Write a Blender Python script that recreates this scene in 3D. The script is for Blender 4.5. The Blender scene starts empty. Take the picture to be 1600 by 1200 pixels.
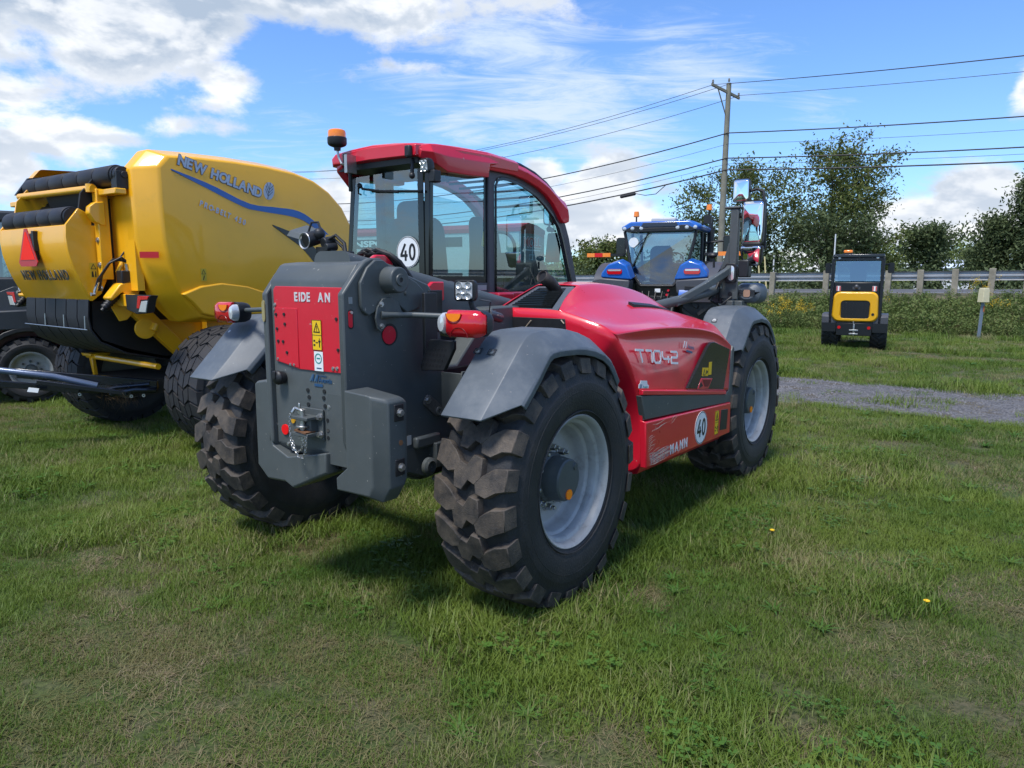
import bpy, bmesh, math, random
from mathutils import Vector, Matrix, noise
R = math.radians
sc = bpy.context.scene
# ---------------------------------------------------------------- camera
cam_data = bpy.data.cameras.new('camera')
cam = bpy.data.objects.new('camera', cam_data)
sc.collection.objects.link(cam)
cam.location = (0, 0, 1.629)
cam.rotation_euler = (math.pi / 2 - 0.1482, 0, 0)
cam_data.sensor_width = 36.0
cam_data.lens = 36.0 * 1127.4 / 1600.0
cam_data.clip_start = 0.05
cam_data.clip_end = 3000
sc.camera = cam
sc.render.resolution_x, sc.render.resolution_y = 1024, 768
# ---------------------------------------------------------------- light
SUN_EL, SUN_AZ = R(64), R(214)       # azimuth clockwise from +Y : behind the camera, to the left
world = bpy.data.worlds.new('World'); sc.world = world
world.use_nodes = True
sun_data = bpy.data.lights.new('sun', 'SUN')
sun_data.energy = SUN_E = 2.3
sun_data.angle = R(14)
sun_data.color = (1.0, 0.965, 0.91)
sun = bpy.data.objects.new('sun', sun_data); sc.collection.objects.link(sun)
sd = Vector((math.sin(SUN_AZ) * math.cos(SUN_EL), math.cos(SUN_AZ) * math.cos(SUN_EL), math.sin(SUN_EL)))
sun.rotation_euler = (-sd).to_track_quat('-Z', 'Y').to_euler()
sc.view_settings.view_transform = 'Standard'
sc.view_settings.look = 'None'
sc.view_settings.gamma = 1.0
sc.view_settings.use_curve_mapping = False
sc.view_settings.exposure = 1.0

def build_world():
    nt = world.node_tree; N = nt.nodes; Lk = nt.links; N.clear()
    out = N.new('ShaderNodeOutputWorld'); bg = N.new('ShaderNodeBackground')
    sky = N.new('ShaderNodeTexSky'); sky.sky_type = 'NISHITA'; sky.sun_disc = False
    sky.sun_elevation = SUN_EL; sky.sun_rotation = SUN_AZ
    sky.air_density = 1.0; sky.dust_density = 0.4; sky.ozone_density = 2.0
    bg.inputs['Strength'].default_value = 0.118
    tc = N.new('ShaderNodeTexCoord'); D = tc.outputs['Generated']
    def math_(op, a, b=None, c=None, clamp=False):
        n = N.new('ShaderNodeMath'); n.operation = op; n.use_clamp = clamp
        for i, v in enumerate((a, b, c)):
            if v is None: continue
            if isinstance(v, (int, float)): n.inputs[i].default_value = v
            else: Lk.new(v, n.inputs[i])
        return n.outputs[0]
    def vmath(op, a, b=None):
        n = N.new('ShaderNodeVectorMath'); n.operation = op
        for i, v in enumerate((a, b)):
            if v is None: continue
            if isinstance(v, (tuple, Vector)): n.inputs[i].default_value = tuple(v)
            else: Lk.new(v, n.inputs[i])
        return n.outputs[1] if op in ('DOT_PRODUCT', 'LENGTH') else n.outputs[0]
    def smooth(v, a, b, lo=0.0, hi=1.0):
        n = N.new('ShaderNodeMapRange'); n.interpolation_type = 'SMOOTHSTEP'
        Lk.new(v, n.inputs[0])
        for i, q in zip((1, 2, 3, 4), (a, b, lo, hi)): n.inputs[i].default_value = q
        return n.outputs[0]
    def noise_(vec, scale, detail=8, rough=0.58, dist=0.0):
        n = N.new('ShaderNodeTexNoise'); n.inputs['Scale'].default_value = scale
        n.inputs['Detail'].default_value = detail; n.inputs['Roughness'].default_value = rough
        n.inputs['Distortion'].default_value = dist
        Lk.new(vec, n.inputs['Vector']); return n.outputs[0]
    sep = N.new('ShaderNodeSeparateXYZ'); Lk.new(D, sep.inputs[0])
    zc = math_('MAXIMUM', sep.outputs[2], 0.0)
    # plane coordinates of a flat cloud layer
    inv = math_('DIVIDE', 1.0, math_('ADD', zc, 0.12))
    comb = N.new('ShaderNodeCombineXYZ')
    Lk.new(math_('MULTIPLY', sep.outputs[0], inv), comb.inputs[0]); Lk.new(math_('MULTIPLY', sep.outputs[1], inv), comb.inputs[1])
    P = comb.outputs[0]
    flat = vmath('MULTIPLY', D, (1, 1, 1.9))
    n1 = noise_(P, 1.15, 10, 0.60, 0.25)
    n2 = noise_(flat, 9.0, 12, 0.62, 0.15)
    n3 = noise_(vmath('MULTIPLY', P, (0.8, 2.0, 1)), 2.6, 12, 0.7, 0.9)
    # clouds by direction: azimuth (deg clockwise from +Y), elevation, half width, half height, weight
    acc = None
    for (az, el, w, h, s) in CLOUDS:
        a, e = R(az), R(el)
        c = Vector((math.sin(a) * math.cos(e), math.cos(a) * math.cos(e), math.sin(e)))
        rt = Vector((math.cos(a), -math.sin(a), 0)); up = rt.cross(c); up = -up if up.z < 0 else up
        u = math_('DIVIDE', vmath('DOT_PRODUCT', D, rt), math.sin(R(w)))
        v = math_('DIVIDE', math_('SUBTRACT', vmath('DOT_PRODUCT', D, up), 0.0), math.sin(R(h)))
        d2 = math_('ADD', math_('MULTIPLY', u, u), math_('MULTIPLY', v, v))
        front = math_('GREATER_THAN', vmath('DOT_PRODUCT', D, c), 0.0)
        g = math_('MULTIPLY', math_('MULTIPLY', math_('POWER', 2.718, math_('MULTIPLY', d2, -1.0)), front), s)
        acc = g if acc is None else math_('MAXIMUM', acc, g)
    blob = acc
    # everywhere else a thinner scatter of the same clouds
    base = math_('MULTIPLY', math_('SUBTRACT', n1, 0.5), 1.3)
    cum = math_('ADD', math_('ADD', blob, math_('MULTIPLY', math_('SUBTRACT', n2, 0.5), 1.9)), math_('MULTIPLY', base, 0.35))
    cmask = smooth(cum, 0.32, 0.74)
    # thin wisps
    wacc = None
    for (az, el, w, h, s) in WISPS:
        a, e = R(az), R(el)
        c = Vector((math.sin(a) * math.cos(e), math.cos(a) * math.cos(e), math.sin(e)))
        rt = Vector((math.cos(a), -math.sin(a), 0)); up = rt.cross(c); up = -up if up.z < 0 else up
        u = math_('DIVIDE', vmath('DOT_PRODUCT', D, rt), math.sin(R(w)))
        v = math_('DIVIDE', vmath('DOT_PRODUCT', D, up), math.sin(R(h)))
        d2 = math_('ADD', math_('MULTIPLY', u, u), math_('MULTIPLY', v, v))
        front = math_('GREATER_THAN', vmath('DOT_PRODUCT', D, c), 0.0)
        g = math_('MULTIPLY', math_('MULTIPLY', math_('POWER', 2.718, math_('MULTIPLY', d2, -1.0)), front), s)
        wacc = g if wacc is None else math_('MAXIMUM', wacc, g)
    wm = math_('ADD', wacc, math_('MULTIPLY', math_('SUBTRACT', n3, 0.5), 2.0))
    wmask = math_('MULTIPLY', smooth(wm, 0.25, 1.15), 0.9)
    # cloud tone: bright tops, grey blue undersides
    off = noise_(vmath('ADD', flat, (0.0, 0.0, -0.022)), 9.0, 5, 0.5, 0.15)
    n2b = noise_(flat, 9.0, 5, 0.5, 0.15)
    tone = smooth(math_('SUBTRACT', off, n2b), -0.06, 0.07)
    big = noise_(P, 0.9, 3, 0.5)
    tone = math_('ADD', math_('ADD', math_('MULTIPLY', tone, 0.5), math_('MULTIPLY', smooth(big, 0.35, 0.62), 0.35)), 0.25)
    thick = smooth(cum, 0.6, 1.35)
    tone = math_('SUBTRACT', tone, math_('MULTIPLY', math_('MULTIPLY', thick, smooth(zc, 0.10, 0.24)), GREY))
    tone = math_('MAXIMUM', math_('MINIMUM', tone, 1.0), 0.0)
    def mix(f, a, b):
        n = N.new('ShaderNodeMix'); n.data_type = 'RGBA'
        if isinstance(f, (int, float)): n.inputs['Factor'].default_value = f
        else: Lk.new(f, n.inputs['Factor'])
        for k, v in (('A', a), ('B', b)):
            s = [q for q in n.inputs if q.name == k and q.type == 'RGBA'][0]
            if isinstance(v, tuple): s.default_value = (*v, 1)
            else: Lk.new(v, s)
        return [q for q in n.outputs if q.type == 'RGBA'][0]
    ctone = mix(tone, CLOUD_DARK, CLOUD_LIT)
    tint = N.new('ShaderNodeMix'); tint.data_type = 'RGBA'; tint.blend_type = 'MULTIPLY'; tint.inputs['Factor'].default_value = 1
    ia = [q for q in tint.inputs if q.type == 'RGBA']
    Lk.new(sky.outputs[0], ia[0]); ia[1].default_value = (*SKY_TINT, 1)
    skyc = [q for q in tint.outputs if q.type == 'RGBA'][0]
    c1 = mix(wmask, skyc, WISP_COL)
    c2 = mix(cmask, c1, ctone)
    Lk.new(c2, bg.inputs['Color']); Lk.new(bg.outputs[0], out.inputs[0])
# directions of the clouds in the photographed sky, then a scatter behind the camera
CLOUDS = [(-36, 15, 7, 5, .95), (-27, 14.5, 7, 3.5, .9), (-16, 19.5, 9, 2.6, .95), (-30, 17.5, 10, 4.5, 1.0), (-22.5, 17, 5, 3.6, .95), (-33, 11.5, 6, 2.6, .8), (-30.5, 9.2, 4, 2.0, .9), (-35, 6.5, 3.2, 2.6, .9), (-20.5, 13.4, 3.2, 2.0, .9), (-24, 10.3, 4.5, 1.0, .62),
          (-9, 18.5, 9, 2.8, .85), (-7.5, 15.2, 4, .9, .6), (2, 19.5, 4, 2.4, .7), (7.3, 6.8, 3.0, 2.8, 1.3), (6.5, 4.0, 6, 2.8, 1.2), (2.5, 8.0, 3.0, 1.5, .62), (11.5, 6.5, 2.2, 1.2, .6), (14, 2.4, 5, 1.8, .7),
          (28.6, 3.6, 3.8, 2.1, 1.3), (32.5, 4.9, 3.6, 2.7, 1.3), (24, 2.6, 4, 1.6, .9), (35.6, 11.6, 2.0, 2.0, 1.3), (30.3, 6.4, 1.1, .35, .55), (22, 1.2, 14, 1.3, .75), (-13.5, 5.6, 3.0, 2.8, .95), (-20, 3, 10, 3, .7),
          (-25, 30, 26, 9, .95), (5, 33, 12, 5, .6), (30, 40, 14, 5, .6), (-48, 12, 9, 9, .9), (-62, 8, 12, 7, .9), (44, 5, 8, 4, .9), (60, 8, 14, 8, .8), (95, 18, 18, 9, .8), (135, 10, 20, 8, .8), (180, 25, 22, 12, .9), (-100, 14, 20, 9, .9), (-140, 30, 24, 14, .9), (50, 65, 18, 14, .8), (-80, 55, 25, 18, .9)]
WISPS = [(3, 12.8, 9, 4, .95), (0, 17, 7, 3, .9), (-4, 11, 4, 2, .8), (12.5, 14.5, 7, 3.4, .85), (8, 9.8, 6, 3, .95), (-6, 13.6, 5, 2.6, .6), (2, 16.5, 5, 3, .7), (21.5, 11.5, 3, 1.6, .45), (-16, 9, 6, 4, .45), (18, 3, 12, 2.5, .5), (-4, 6, 8, 4, .6), (110, 40, 40, 20, .5), (-120, 50, 40, 20, .5)]
GREY = 0.62
CLOUD_LIT = (4.5, 4.6, 4.75)
CLOUD_DARK = (2.0, 2.45, 3.1)
WISP_COL = (3.2, 3.75, 4.45)
SKY_TINT = (.52, .70, .96)
build_world()
world.cycles.sampling_method = 'MANUAL'; world.cycles.sample_map_resolution = 512

# ---------------------------------------------------------------- materials
MATS = {}
def mat(name, col, rough=0.5, metal=0.0, var=0.0, vscale=8.0, dirt=None, dscale=6.0, damt=0.5, dlow=0.5, bump=0.0, bscale=120.0,
        coat=0.0, emit=None, trans=0.0, spec=0.5, alpha=1.0, ior=1.45, emit_s=1.0, twosided=False, chips=0.0, cscale=34.0):
    if name in MATS: return MATS[name]
    m = bpy.data.materials.new(name); m.use_nodes = True
    nt = m.node_tree; b = nt.nodes['Principled BSDF']; L = nt.links
    b.inputs['Base Color'].default_value = (*col, 1); b.inputs['Roughness'].default_value = rough
    b.inputs['Metallic'].default_value = metal; b.inputs['Specular IOR Level'].default_value = spec
    b.inputs['Coat Weight'].default_value = coat; b.inputs['Coat Roughness'].default_value = 0.05
    b.inputs['Transmission Weight'].default_value = trans; b.inputs['IOR'].default_value = ior
    if emit: b.inputs['Emission Color'].default_value = (*emit, 1); b.inputs['Emission Strength'].default_value = emit_s
    tc = nt.nodes.new('ShaderNodeTexCoord'); src = None
    if var > 0:
        n = nt.nodes.new('ShaderNodeTexNoise'); n.inputs['Scale'].default_value = vscale; n.inputs['Detail'].default_value = 6
        n.inputs['Roughness'].default_value = 0.65
        L.new(tc.outputs['Object'], n.inputs['Vector'])
        mr = nt.nodes.new('ShaderNodeMapRange'); mr.inputs[1].default_value = .3; mr.inputs[2].default_value = .7
        mr.inputs[3].default_value = 1 - var; mr.inputs[4].default_value = 1 + var
        L.new(n.outputs[0], mr.inputs[0])
        vm = nt.nodes.new('ShaderNodeVectorMath'); vm.operation = 'SCALE'; vm.inputs[0].default_value = col
        L.new(mr.outputs[0], vm.inputs['Scale']); src = vm.outputs[0]
        L.new(src, b.inputs['Base Color'])
        rr = nt.nodes.new('ShaderNodeMapRange'); rr.inputs[3].default_value = max(0, rough - .06); rr.inputs[4].default_value = min(1, rough + .1)
        L.new(n.outputs[0], rr.inputs[0]); L.new(rr.outputs[0], b.inputs['Roughness'])
    if dirt:
        n = nt.nodes.new('ShaderNodeTexNoise'); n.inputs['Scale'].default_value = dscale; n.inputs['Detail'].default_value = 10
        n.inputs['Roughness'].default_value = 0.7
        L.new(tc.outputs['Object'], n.inputs['Vector'])
        mr = nt.nodes.new('ShaderNodeMapRange'); mr.inputs[1].default_value = dlow; mr.inputs[2].default_value = min(1, dlow + .22)
        mr.inputs[3].default_value = 0; mr.inputs[4].default_value = damt
        L.new(n.outputs[0], mr.inputs[0])
        mx = nt.nodes.new('ShaderNodeMix'); mx.data_type = 'RGBA'
        ins = [q for q in mx.inputs if q.type == 'RGBA']
        if src: L.new(src, ins[0])
        else: ins[0].default_value = (*col, 1)
        ins[1].default_value = (*dirt, 1)
        L.new(mr.outputs[0], mx.inputs['Factor'])
        L.new([q for q in mx.outputs if q.type == 'RGBA'][0], b.inputs['Base Color'])
    if chips > 0:
        n = nt.nodes.new('ShaderNodeTexNoise'); n.inputs['Scale'].default_value = cscale; n.inputs['Detail'].default_value = 3; n.inputs['Roughness'].default_value = .8
        L.new(tc.outputs['Object'], n.inputs['Vector'])
        mr = nt.nodes.new('ShaderNodeMapRange'); mr.inputs[1].default_value = .69; mr.inputs[2].default_value = .72; mr.inputs[3].default_value = 0; mr.inputs[4].default_value = chips
        L.new(n.outputs[0], mr.inputs[0]); mx = nt.nodes.new('ShaderNodeMix'); mx.data_type = 'RGBA'; ins = [q for q in mx.inputs if q.type == 'RGBA']
        lk = b.inputs['Base Color'].links
        if lk: L.new(lk[0].from_socket, ins[0])
        else: ins[0].default_value = (*col, 1)
        ins[1].default_value = (.40, .37, .33, 1); L.new(mr.outputs[0], mx.inputs['Factor']); L.new([q for q in mx.outputs if q.type == 'RGBA'][0], b.inputs['Base Color'])
    if bump > 0:
        n = nt.nodes.new('ShaderNodeTexNoise'); n.inputs['Scale'].default_value = bscale; n.inputs['Detail'].default_value = 4
        L.new(tc.outputs['Object'], n.inputs['Vector'])
        bp_ = nt.nodes.new('ShaderNodeBump'); bp_.inputs['Strength'].default_value = bump; bp_.inputs['Distance'].default_value = 0.01
        L.new(n.outputs[0], bp_.inputs['Height']); L.new(bp_.outputs[0], b.inputs['Normal'])
    MATS[name] = m
    return m
def glass(name, tint=(0.75, 0.9, 0.88), rough=0.0, strength=0.12):
    # thin sheet of tinted glass: lets light through, mirrors the sky by Fresnel
    if name in MATS: return MATS[name]
    m = bpy.data.materials.new(name); m.use_nodes = True
    nt = m.node_tree; nt.nodes.clear(); L = nt.links
    o = nt.nodes.new('ShaderNodeOutputMaterial'); t = nt.nodes.new('ShaderNodeBsdfTransparent'); g = nt.nodes.new('ShaderNodeBsdfGlossy')
    mx = nt.nodes.new('ShaderNodeMixShader'); ge = nt.nodes.new('ShaderNodeNewGeometry')
    dt = nt.nodes.new('ShaderNodeVectorMath'); dt.operation = 'DOT_PRODUCT'; L.new(ge.outputs['Normal'], dt.inputs[0]); L.new(ge.outputs['Incoming'], dt.inputs[1])
    ab = nt.nodes.new('ShaderNodeMath'); ab.operation = 'ABSOLUTE'; L.new(dt.outputs['Value'], ab.inputs[0])
    om = nt.nodes.new('ShaderNodeMath'); om.operation = 'SUBTRACT'; om.inputs[0].default_value = 1; L.new(ab.outputs[0], om.inputs[1])
    pw = nt.nodes.new('ShaderNodeMath'); pw.operation = 'POWER'; pw.inputs[1].default_value = 5; L.new(om.outputs[0], pw.inputs[0])
    f = nt.nodes.new('ShaderNodeMath'); f.operation = 'MULTIPLY_ADD'; f.inputs[1].default_value = .92; f.inputs[2].default_value = .07; L.new(pw.outputs[0], f.inputs[0])
    g.inputs['Roughness'].default_value = rough
    t.inputs[0].default_value = (*tint, 1); g.inputs[0].default_value = (.95, 1, .98, 1)
    ad = nt.nodes.new('ShaderNodeMath'); ad.operation = 'ADD'; ad.inputs[1].default_value = strength; ad.use_clamp = True
    L.new(f.outputs[0], ad.inputs[0]); L.new(ad.outputs[0], mx.inputs[0])
    L.new(t.outputs[0], mx.inputs[1]); L.new(g.outputs[0], mx.inputs[2]); L.new(mx.outputs[0], o.inputs[0])
    MATS[name] = m
    return m

# ---------------------------------------------------------------- mesh building
COL = sc.collection
class MB:
    def __init__(s): s.v = []; s.f = []; s.m = []
    def add(s, vs, fs, mi=0, xf=None):
        o = len(s.v)
        s.v += [tuple(xf @ Vector(p)) for p in vs] if xf else [tuple(p) for p in vs]
        s.f += [tuple(i + o for i in f) for f in fs]; s.m += [mi] * len(fs); return s
    def box(s, x0, x1, y0, y1, z0, z1, mi=0, xf=None):
        vs = [(x0, y0, z0), (x1, y0, z0), (x1, y1, z0), (x0, y1, z0), (x0, y0, z1), (x1, y0, z1), (x1, y1, z1), (x0, y1, z1)]
        return s.add(vs, [(3, 2, 1, 0), (4, 5, 6, 7), (0, 1, 5, 4), (1, 2, 6, 5), (2, 3, 7, 6), (3, 0, 4, 7)], mi, xf)
    def cbox(s, c, d, mi=0, xf=None):
        return s.box(c[0] - d[0] / 2, c[0] + d[0] / 2, c[1] - d[1] / 2, c[1] + d[1] / 2, c[2] - d[2] / 2, c[2] + d[2] / 2, mi, xf)
    def prism(s, poly, axis, a, b, mi=0, xf=None):
        # poly: 2-D outline in the two other axes (in x,y,z order), extruded along axis from a to b
        def P(p, t):
            q = [p[0], p[1]]; q.insert(axis, t); return tuple(q)
        n = len(poly)
        vs = [P(p, a) for p in poly] + [P(p, b) for p in poly]
        fs = [tuple(range(n))[::-1], tuple(range(n, 2 * n))] + [(i, (i + 1) % n, n + (i + 1) % n, n + i) for i in range(n)]
        return s.add(vs, fs, mi, xf)
    def loft(s, rings, mi=0, caps=True, closed=True, xf=None):
        n = len(rings[0]); vs = [p for r in rings for p in r]; fs = []
        for k in range(len(rings) - 1):
            for i in range(n if closed else n - 1):
                j = (i + 1) % n
                fs.append((k * n + i, k * n + j, (k + 1) * n + j, (k + 1) * n + i))
        if caps and closed:
            fs.append(tuple(range(n))[::-1]); fs.append(tuple(range((len(rings) - 1) * n, len(rings) * n)))
        return s.add(vs, fs, mi, xf)
    def cyl(s, p0, p1, r0, r1=None, n=16, mi=0, caps=True, xf=None):
        r1 = r0 if r1 is None else r1
        return s.tube([p0, p1], [r0, r1], n, mi, caps, xf)
    def tube(s, pts, r, n=10, mi=0, caps=True, xf=None):
        pts = [Vector(p) for p in pts]
        rr = r if isinstance(r, (list, tuple)) else [r] * len(pts)
        rings = []; prev = None
        for i, p in enumerate(pts):
            if i == 0: d = pts[1] - p
            elif i == len(pts) - 1: d = p - pts[i - 1]
            else: d = (pts[i + 1] - p).normalized() + (p - pts[i - 1]).normalized()
            d.normalize()
            if prev is None:
                ref = Vector((0, 0, 1)) if abs(d.z) < .9 else Vector((1, 0, 0)); u = d.cross(ref).normalized()
            else:
                u = (prev - d * prev.dot(d))
                u = u.normalized() if u.length > 1e-5 else d.orthogonal().normalized()
            prev = u; w = d.cross(u)
            rings.append([tuple(p + (u * math.cos(2 * math.pi * k / n) + w * math.sin(2 * math.pi * k / n)) * rr[i]) for k in range(n)])
        return s.loft(rings, mi, caps, True, xf)
    def lathe(s, prof, c=(0, 0, 0), axis=1, n=32, mi=0, closed=False, xf=None, cap=False):
        # prof: (radius, offset along axis)
        rings = []
        for (r, t) in prof:
            ring = []
            for k in range(n):
                a = 2 * math.pi * k / n
                q = [math.cos(a) * r, math.sin(a) * r]; q.insert(axis, t)
                ring.append((q[0] + c[0], q[1] + c[1], q[2] + c[2]))
            rings.append(ring)
        if closed: rings.append(rings[0])
        vs = [p for r in rings for p in r]; fs = []
        flip = axis == 1
        for k in range(len(rings) - 1):
            for i in range(n):
                j = (i + 1) % n
                q = (k * n + i, k * n + j, (k + 1) * n + j, (k + 1) * n + i)
                fs.append(q[::-1] if flip else q)
        if cap:
            fs.append(tuple(range(n))); fs.append(tuple(range((len(rings) - 1) * n, len(rings) * n))[::-1])
        return s.add(vs, fs, mi, xf)
    def ball(s, c, r, n=12, sc_=(1, 1, 1), mi=0, xf=None):
        prof = [(max(1e-4, math.sin(math.pi * k / (n // 2)) * r), -math.cos(math.pi * k / (n // 2)) * r) for k in range(n // 2 + 1)]
        m = Matrix.Translation(c) @ Matrix.Diagonal((*sc_, 1))
        return s.lathe(prof, (0, 0, 0), 2, n, mi, xf=(xf @ m) if xf else m)
    def build(s, name, mats, parent=None, bevel=0.0, seg=2, smooth=None, weld=False, angle=32, subsurf=0, sharp=True):
        me = bpy.data.meshes.new(name); me.from_pydata(s.v, [], s.f)
        if not isinstance(mats, (list, tuple)): mats = [mats]
        for m in mats: me.materials.append(m)
        me.polygons.foreach_set('material_index', s.m)
        me.update()
        bm = bmesh.new(); bm.from_mesh(me)
        if weld: bmesh.ops.remove_doubles(bm, verts=bm.verts, dist=1e-4)
        bmesh.ops.recalc_face_normals(bm, faces=bm.faces); bm.to_mesh(me); bm.free()
        if smooth or (smooth is None):
            me.polygons.foreach_set('use_smooth', [True] * len(me.polygons))
            if sharp: me.set_sharp_from_angle(angle=R(angle))
        o = bpy.data.objects.new(name, me); COL.objects.link(o)
        if parent is not None: o.parent = parent
        if subsurf:
            md = o.modifiers.new('subsurf', 'SUBSURF'); md.levels = subsurf; md.render_levels = subsurf
        if bevel > 0:
            md = o.modifiers.new('bevel', 'BEVEL'); md.width = bevel; md.segments = seg; md.limit_method = 'ANGLE'; md.angle_limit = R(28)
            md.harden_normals = False
        return o
def tag(o, label=None, cat=None, group=None, kind=None):
    if label: o['label'] = label
    if cat: o['category'] = cat
    if group: o['group'] = group
    if kind: o['kind'] = kind
    return o
def empty(name, loc=(0, 0, 0), rz=0.0, label=None, cat=None, group=None):
    o = bpy.data.objects.new(name, None); COL.objects.link(o); o.location = loc; o.rotation_euler = (0, 0, rz)
    o.empty_display_size = .2
    return tag(o, label, cat, group)
def copy_tree(o, parent=None):
    c = o.copy(); COL.objects.link(c)
    if parent is not None: c.parent = parent
    for ch in list(o.children): copy_tree(ch, c)
    return c
def frame(o, right, up):
    # matrix whose local x = right, local y = up, placed at o
    r = Vector(right).normalized(); u = Vector(up); u = (u - r * u.dot(r)).normalized(); n = r.cross(u)
    return Matrix(((r.x, u.x, n.x, o[0]), (r.y, u.y, n.y, o[1]), (r.z, u.z, n.z, o[2]), (0, 0, 0, 1)))
def text(body, name, m, parent, o, right, up, size, depth=0.001, align='LEFT', sx=1.0, bold=0.0, shear=0.0, spacing=1.0, label=None):
    cu = bpy.data.curves.new(name, 'FONT'); cu.body = body; cu.size = size; cu.extrude = depth; cu.offset = bold
    cu.align_x = align; cu.shear = shear; cu.space_character = spacing; cu.resolution_u = 4
    t = bpy.data.objects.new(name, cu); COL.objects.link(t)
    dg = bpy.context.evaluated_depsgraph_get()
    me = bpy.data.meshes.new_from_object(t.evaluated_get(dg))
    bpy.data.objects.remove(t); bpy.data.curves.remove(cu)
    me.transform(Matrix.Diagonal((sx, 1, 1, 1))); me.transform(frame(o, right, up))
    me.materials.clear(); me.materials.append(m)
    ob = bpy.data.objects.new(name, me); COL.objects.link(ob); ob.parent = parent
    if label: ob['label'] = label
    return ob
def disc(name, m, parent, o, right, up, r, d=0.002, n=28, ry=None):
    b = MB(); F = frame(o, right, up); ry = ry or r
    b.prism([(r * math.cos(2 * math.pi * k / n), ry * math.sin(2 * math.pi * k / n)) for k in range(n)], 2, 0, d, xf=F)
    return b.build(name, m, parent)
def plate(name, m, parent, o, right, up, w, h, d=0.002, bev=0.0, poly=None):
    b = MB(); F = frame(o, right, up)
    if poly is None: poly = [(0, 0), (w, 0), (w, h), (0, h)]
    b.prism(poly, 2, 0, d, xf=F)
    return b.build(name, m, parent, bevel=bev)
def stroke2d(b, pts, w, xf, d=0.002):
    # a flat band of width w through 2-D points, mitred
    n = len(pts); L_, R_ = [], []
    for i in range(n):
        p = Vector(pts[i])
        d0 = (p - Vector(pts[i - 1])).normalized() if i else None
        d1 = (Vector(pts[i + 1]) - p).normalized() if i < n - 1 else None
        if d0 is None: d0 = d1
        if d1 is None: d1 = d0
        t = (d0 + d1).normalized(); nn = Vector((-t.y, t.x)); k = 1 / max(.5, nn.dot(Vector((-d0.y, d0.x))))
        L_.append(p + nn * w / 2 * k); R_.append(p - nn * w / 2 * k)
    for i in range(n - 1):
        q = [L_[i], R_[i], R_[i + 1], L_[i + 1]]
        b.prism([(a.x, a.y) for a in q], 2, 0, d, xf=xf)
# hex head bolt pointing along a direction
def bolt(b, c, d, r=0.012, h=0.012, mi=0):
    d = Vector(d).normalized(); c = Vector(c)
    b.tube([c - d * .002, c + d * h * .35], r * 1.5, 10, mi); b.tube([c, c + d * h], r, 6, mi)
def chaikin(pts, it=2, closed=True):
    pts = [tuple(p) for p in pts]
    for _ in range(it):
        o = []; n = len(pts)
        for i in range(n if closed else n - 1):
            a, c = pts[i], pts[(i + 1) % n]
            o.append(tuple(x * .75 + y * .25 for x, y in zip(a, c))); o.append(tuple(x * .25 + y * .75 for x, y in zip(a, c)))
        if not closed: o = [pts[0]] + o + [pts[-1]]
        pts = o
    return pts
def rrect(w, h, r, n=4, cx=0, cy=0):
    o = []
    for (sx, sy, a0) in ((1, -1, -90), (1, 1, 0), (-1, 1, 90), (-1, -1, 180)):
        for k in range(n + 1):
            a = R(a0 + 90 * k / n); o.append((cx + sx * (w / 2 - r) + r * math.cos(a), cy + sy * (h / 2 - r) + r * math.sin(a)))
    return o
# ---------------------------------------------------------------- shared materials
RED = mat('red_paint', (0.60, 0.012, 0.032), 0.28, coat=0.5, var=.05, vscale=3, dirt=(.20, .03, .03), dscale=9, damt=.18, dlow=.55, chips=.5, cscale=26)
GREY_P = mat('grey_paint', (0.072, 0.082, 0.083), 0.42, var=.12, vscale=4, dirt=(.14, .13, .11), dscale=14, damt=.35, dlow=.56, bump=.03, bscale=260, chips=.7)
GREY_F = mat('fender_plastic', (0.082, 0.098, 0.115), 0.45, var=.14, vscale=5, dirt=(.15, .16, .165), dscale=5, damt=.55, dlow=.48, bump=.05, bscale=300, chips=.4)
PILLAR = mat('pillar_grey', (0.06, 0.062, 0.072), 0.42, var=.08)
BLACK = mat('black_plastic', (0.014, 0.015, 0.017), 0.45, var=.2, vscale=20)
BLACKG = mat('black_gloss', (0.01, 0.012, 0.013), 0.12)
HOSE = mat('hose_black', (0.012, 0.012, 0.013), 0.5, bump=.1, bscale=400)
RUBBER = mat('tyre_rubber', (0.018, 0.019, 0.021), 0.62, var=.25, vscale=9, dirt=(.075, .058, .045), dscale=5, damt=.35, dlow=.5, bump=.25, bscale=90)
LUG = mat('tyre_lug_rubber', (0.030, 0.027, 0.0255), 0.66, var=.3, vscale=18, dirt=(.125, .098, .074), dscale=8, damt=.7, dlow=.40, bump=.28, bscale=150)
RIMP = mat('rim_silver', (0.37, 0.37, 0.36), 0.45, metal=.1, var=.14, dirt=(.11, .095, .075), dscale=11, damt=.6, dlow=.52)
STEEL = mat('zinc_steel', (0.45, 0.45, 0.44), 0.35, metal=.9, var=.15, vscale=40, dirt=(.2, .12, .06), dscale=40, damt=.6, dlow=.6)
WHITE = mat('white_print', (0.75, 0.76, 0.76), 0.4)
WHITE2 = mat('worn_white_print', (0.55, 0.55, 0.56), 0.45, var=.2, vscale=60)
SILVER = mat('silver_print', (0.60, 0.60, 0.63), 0.35)
INK = mat('black_print', (0.012, 0.012, 0.014), 0.5)
YEL_S = mat('yellow_sticker', (0.80, 0.50, 0.01), 0.4)
ORANGE_L = mat('orange_lens', (0.85, 0.22, 0.01), 0.18, coat=.6, emit=(0.9, .2, 0.0), emit_s=.03)
REDLENS = mat('red_lens', (0.50, 0.006, 0.012), 0.12, coat=.8)
CLEAR = mat('clear_lens', (0.60, 0.62, 0.63), 0.12, coat=.8, metal=.35)
LED = mat('led_reflector', (0.65, 0.67, 0.68), 0.2, metal=.6)
INTER = mat('cab_interior', (0.02, 0.022, 0.027), 0.6, var=.2)
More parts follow.
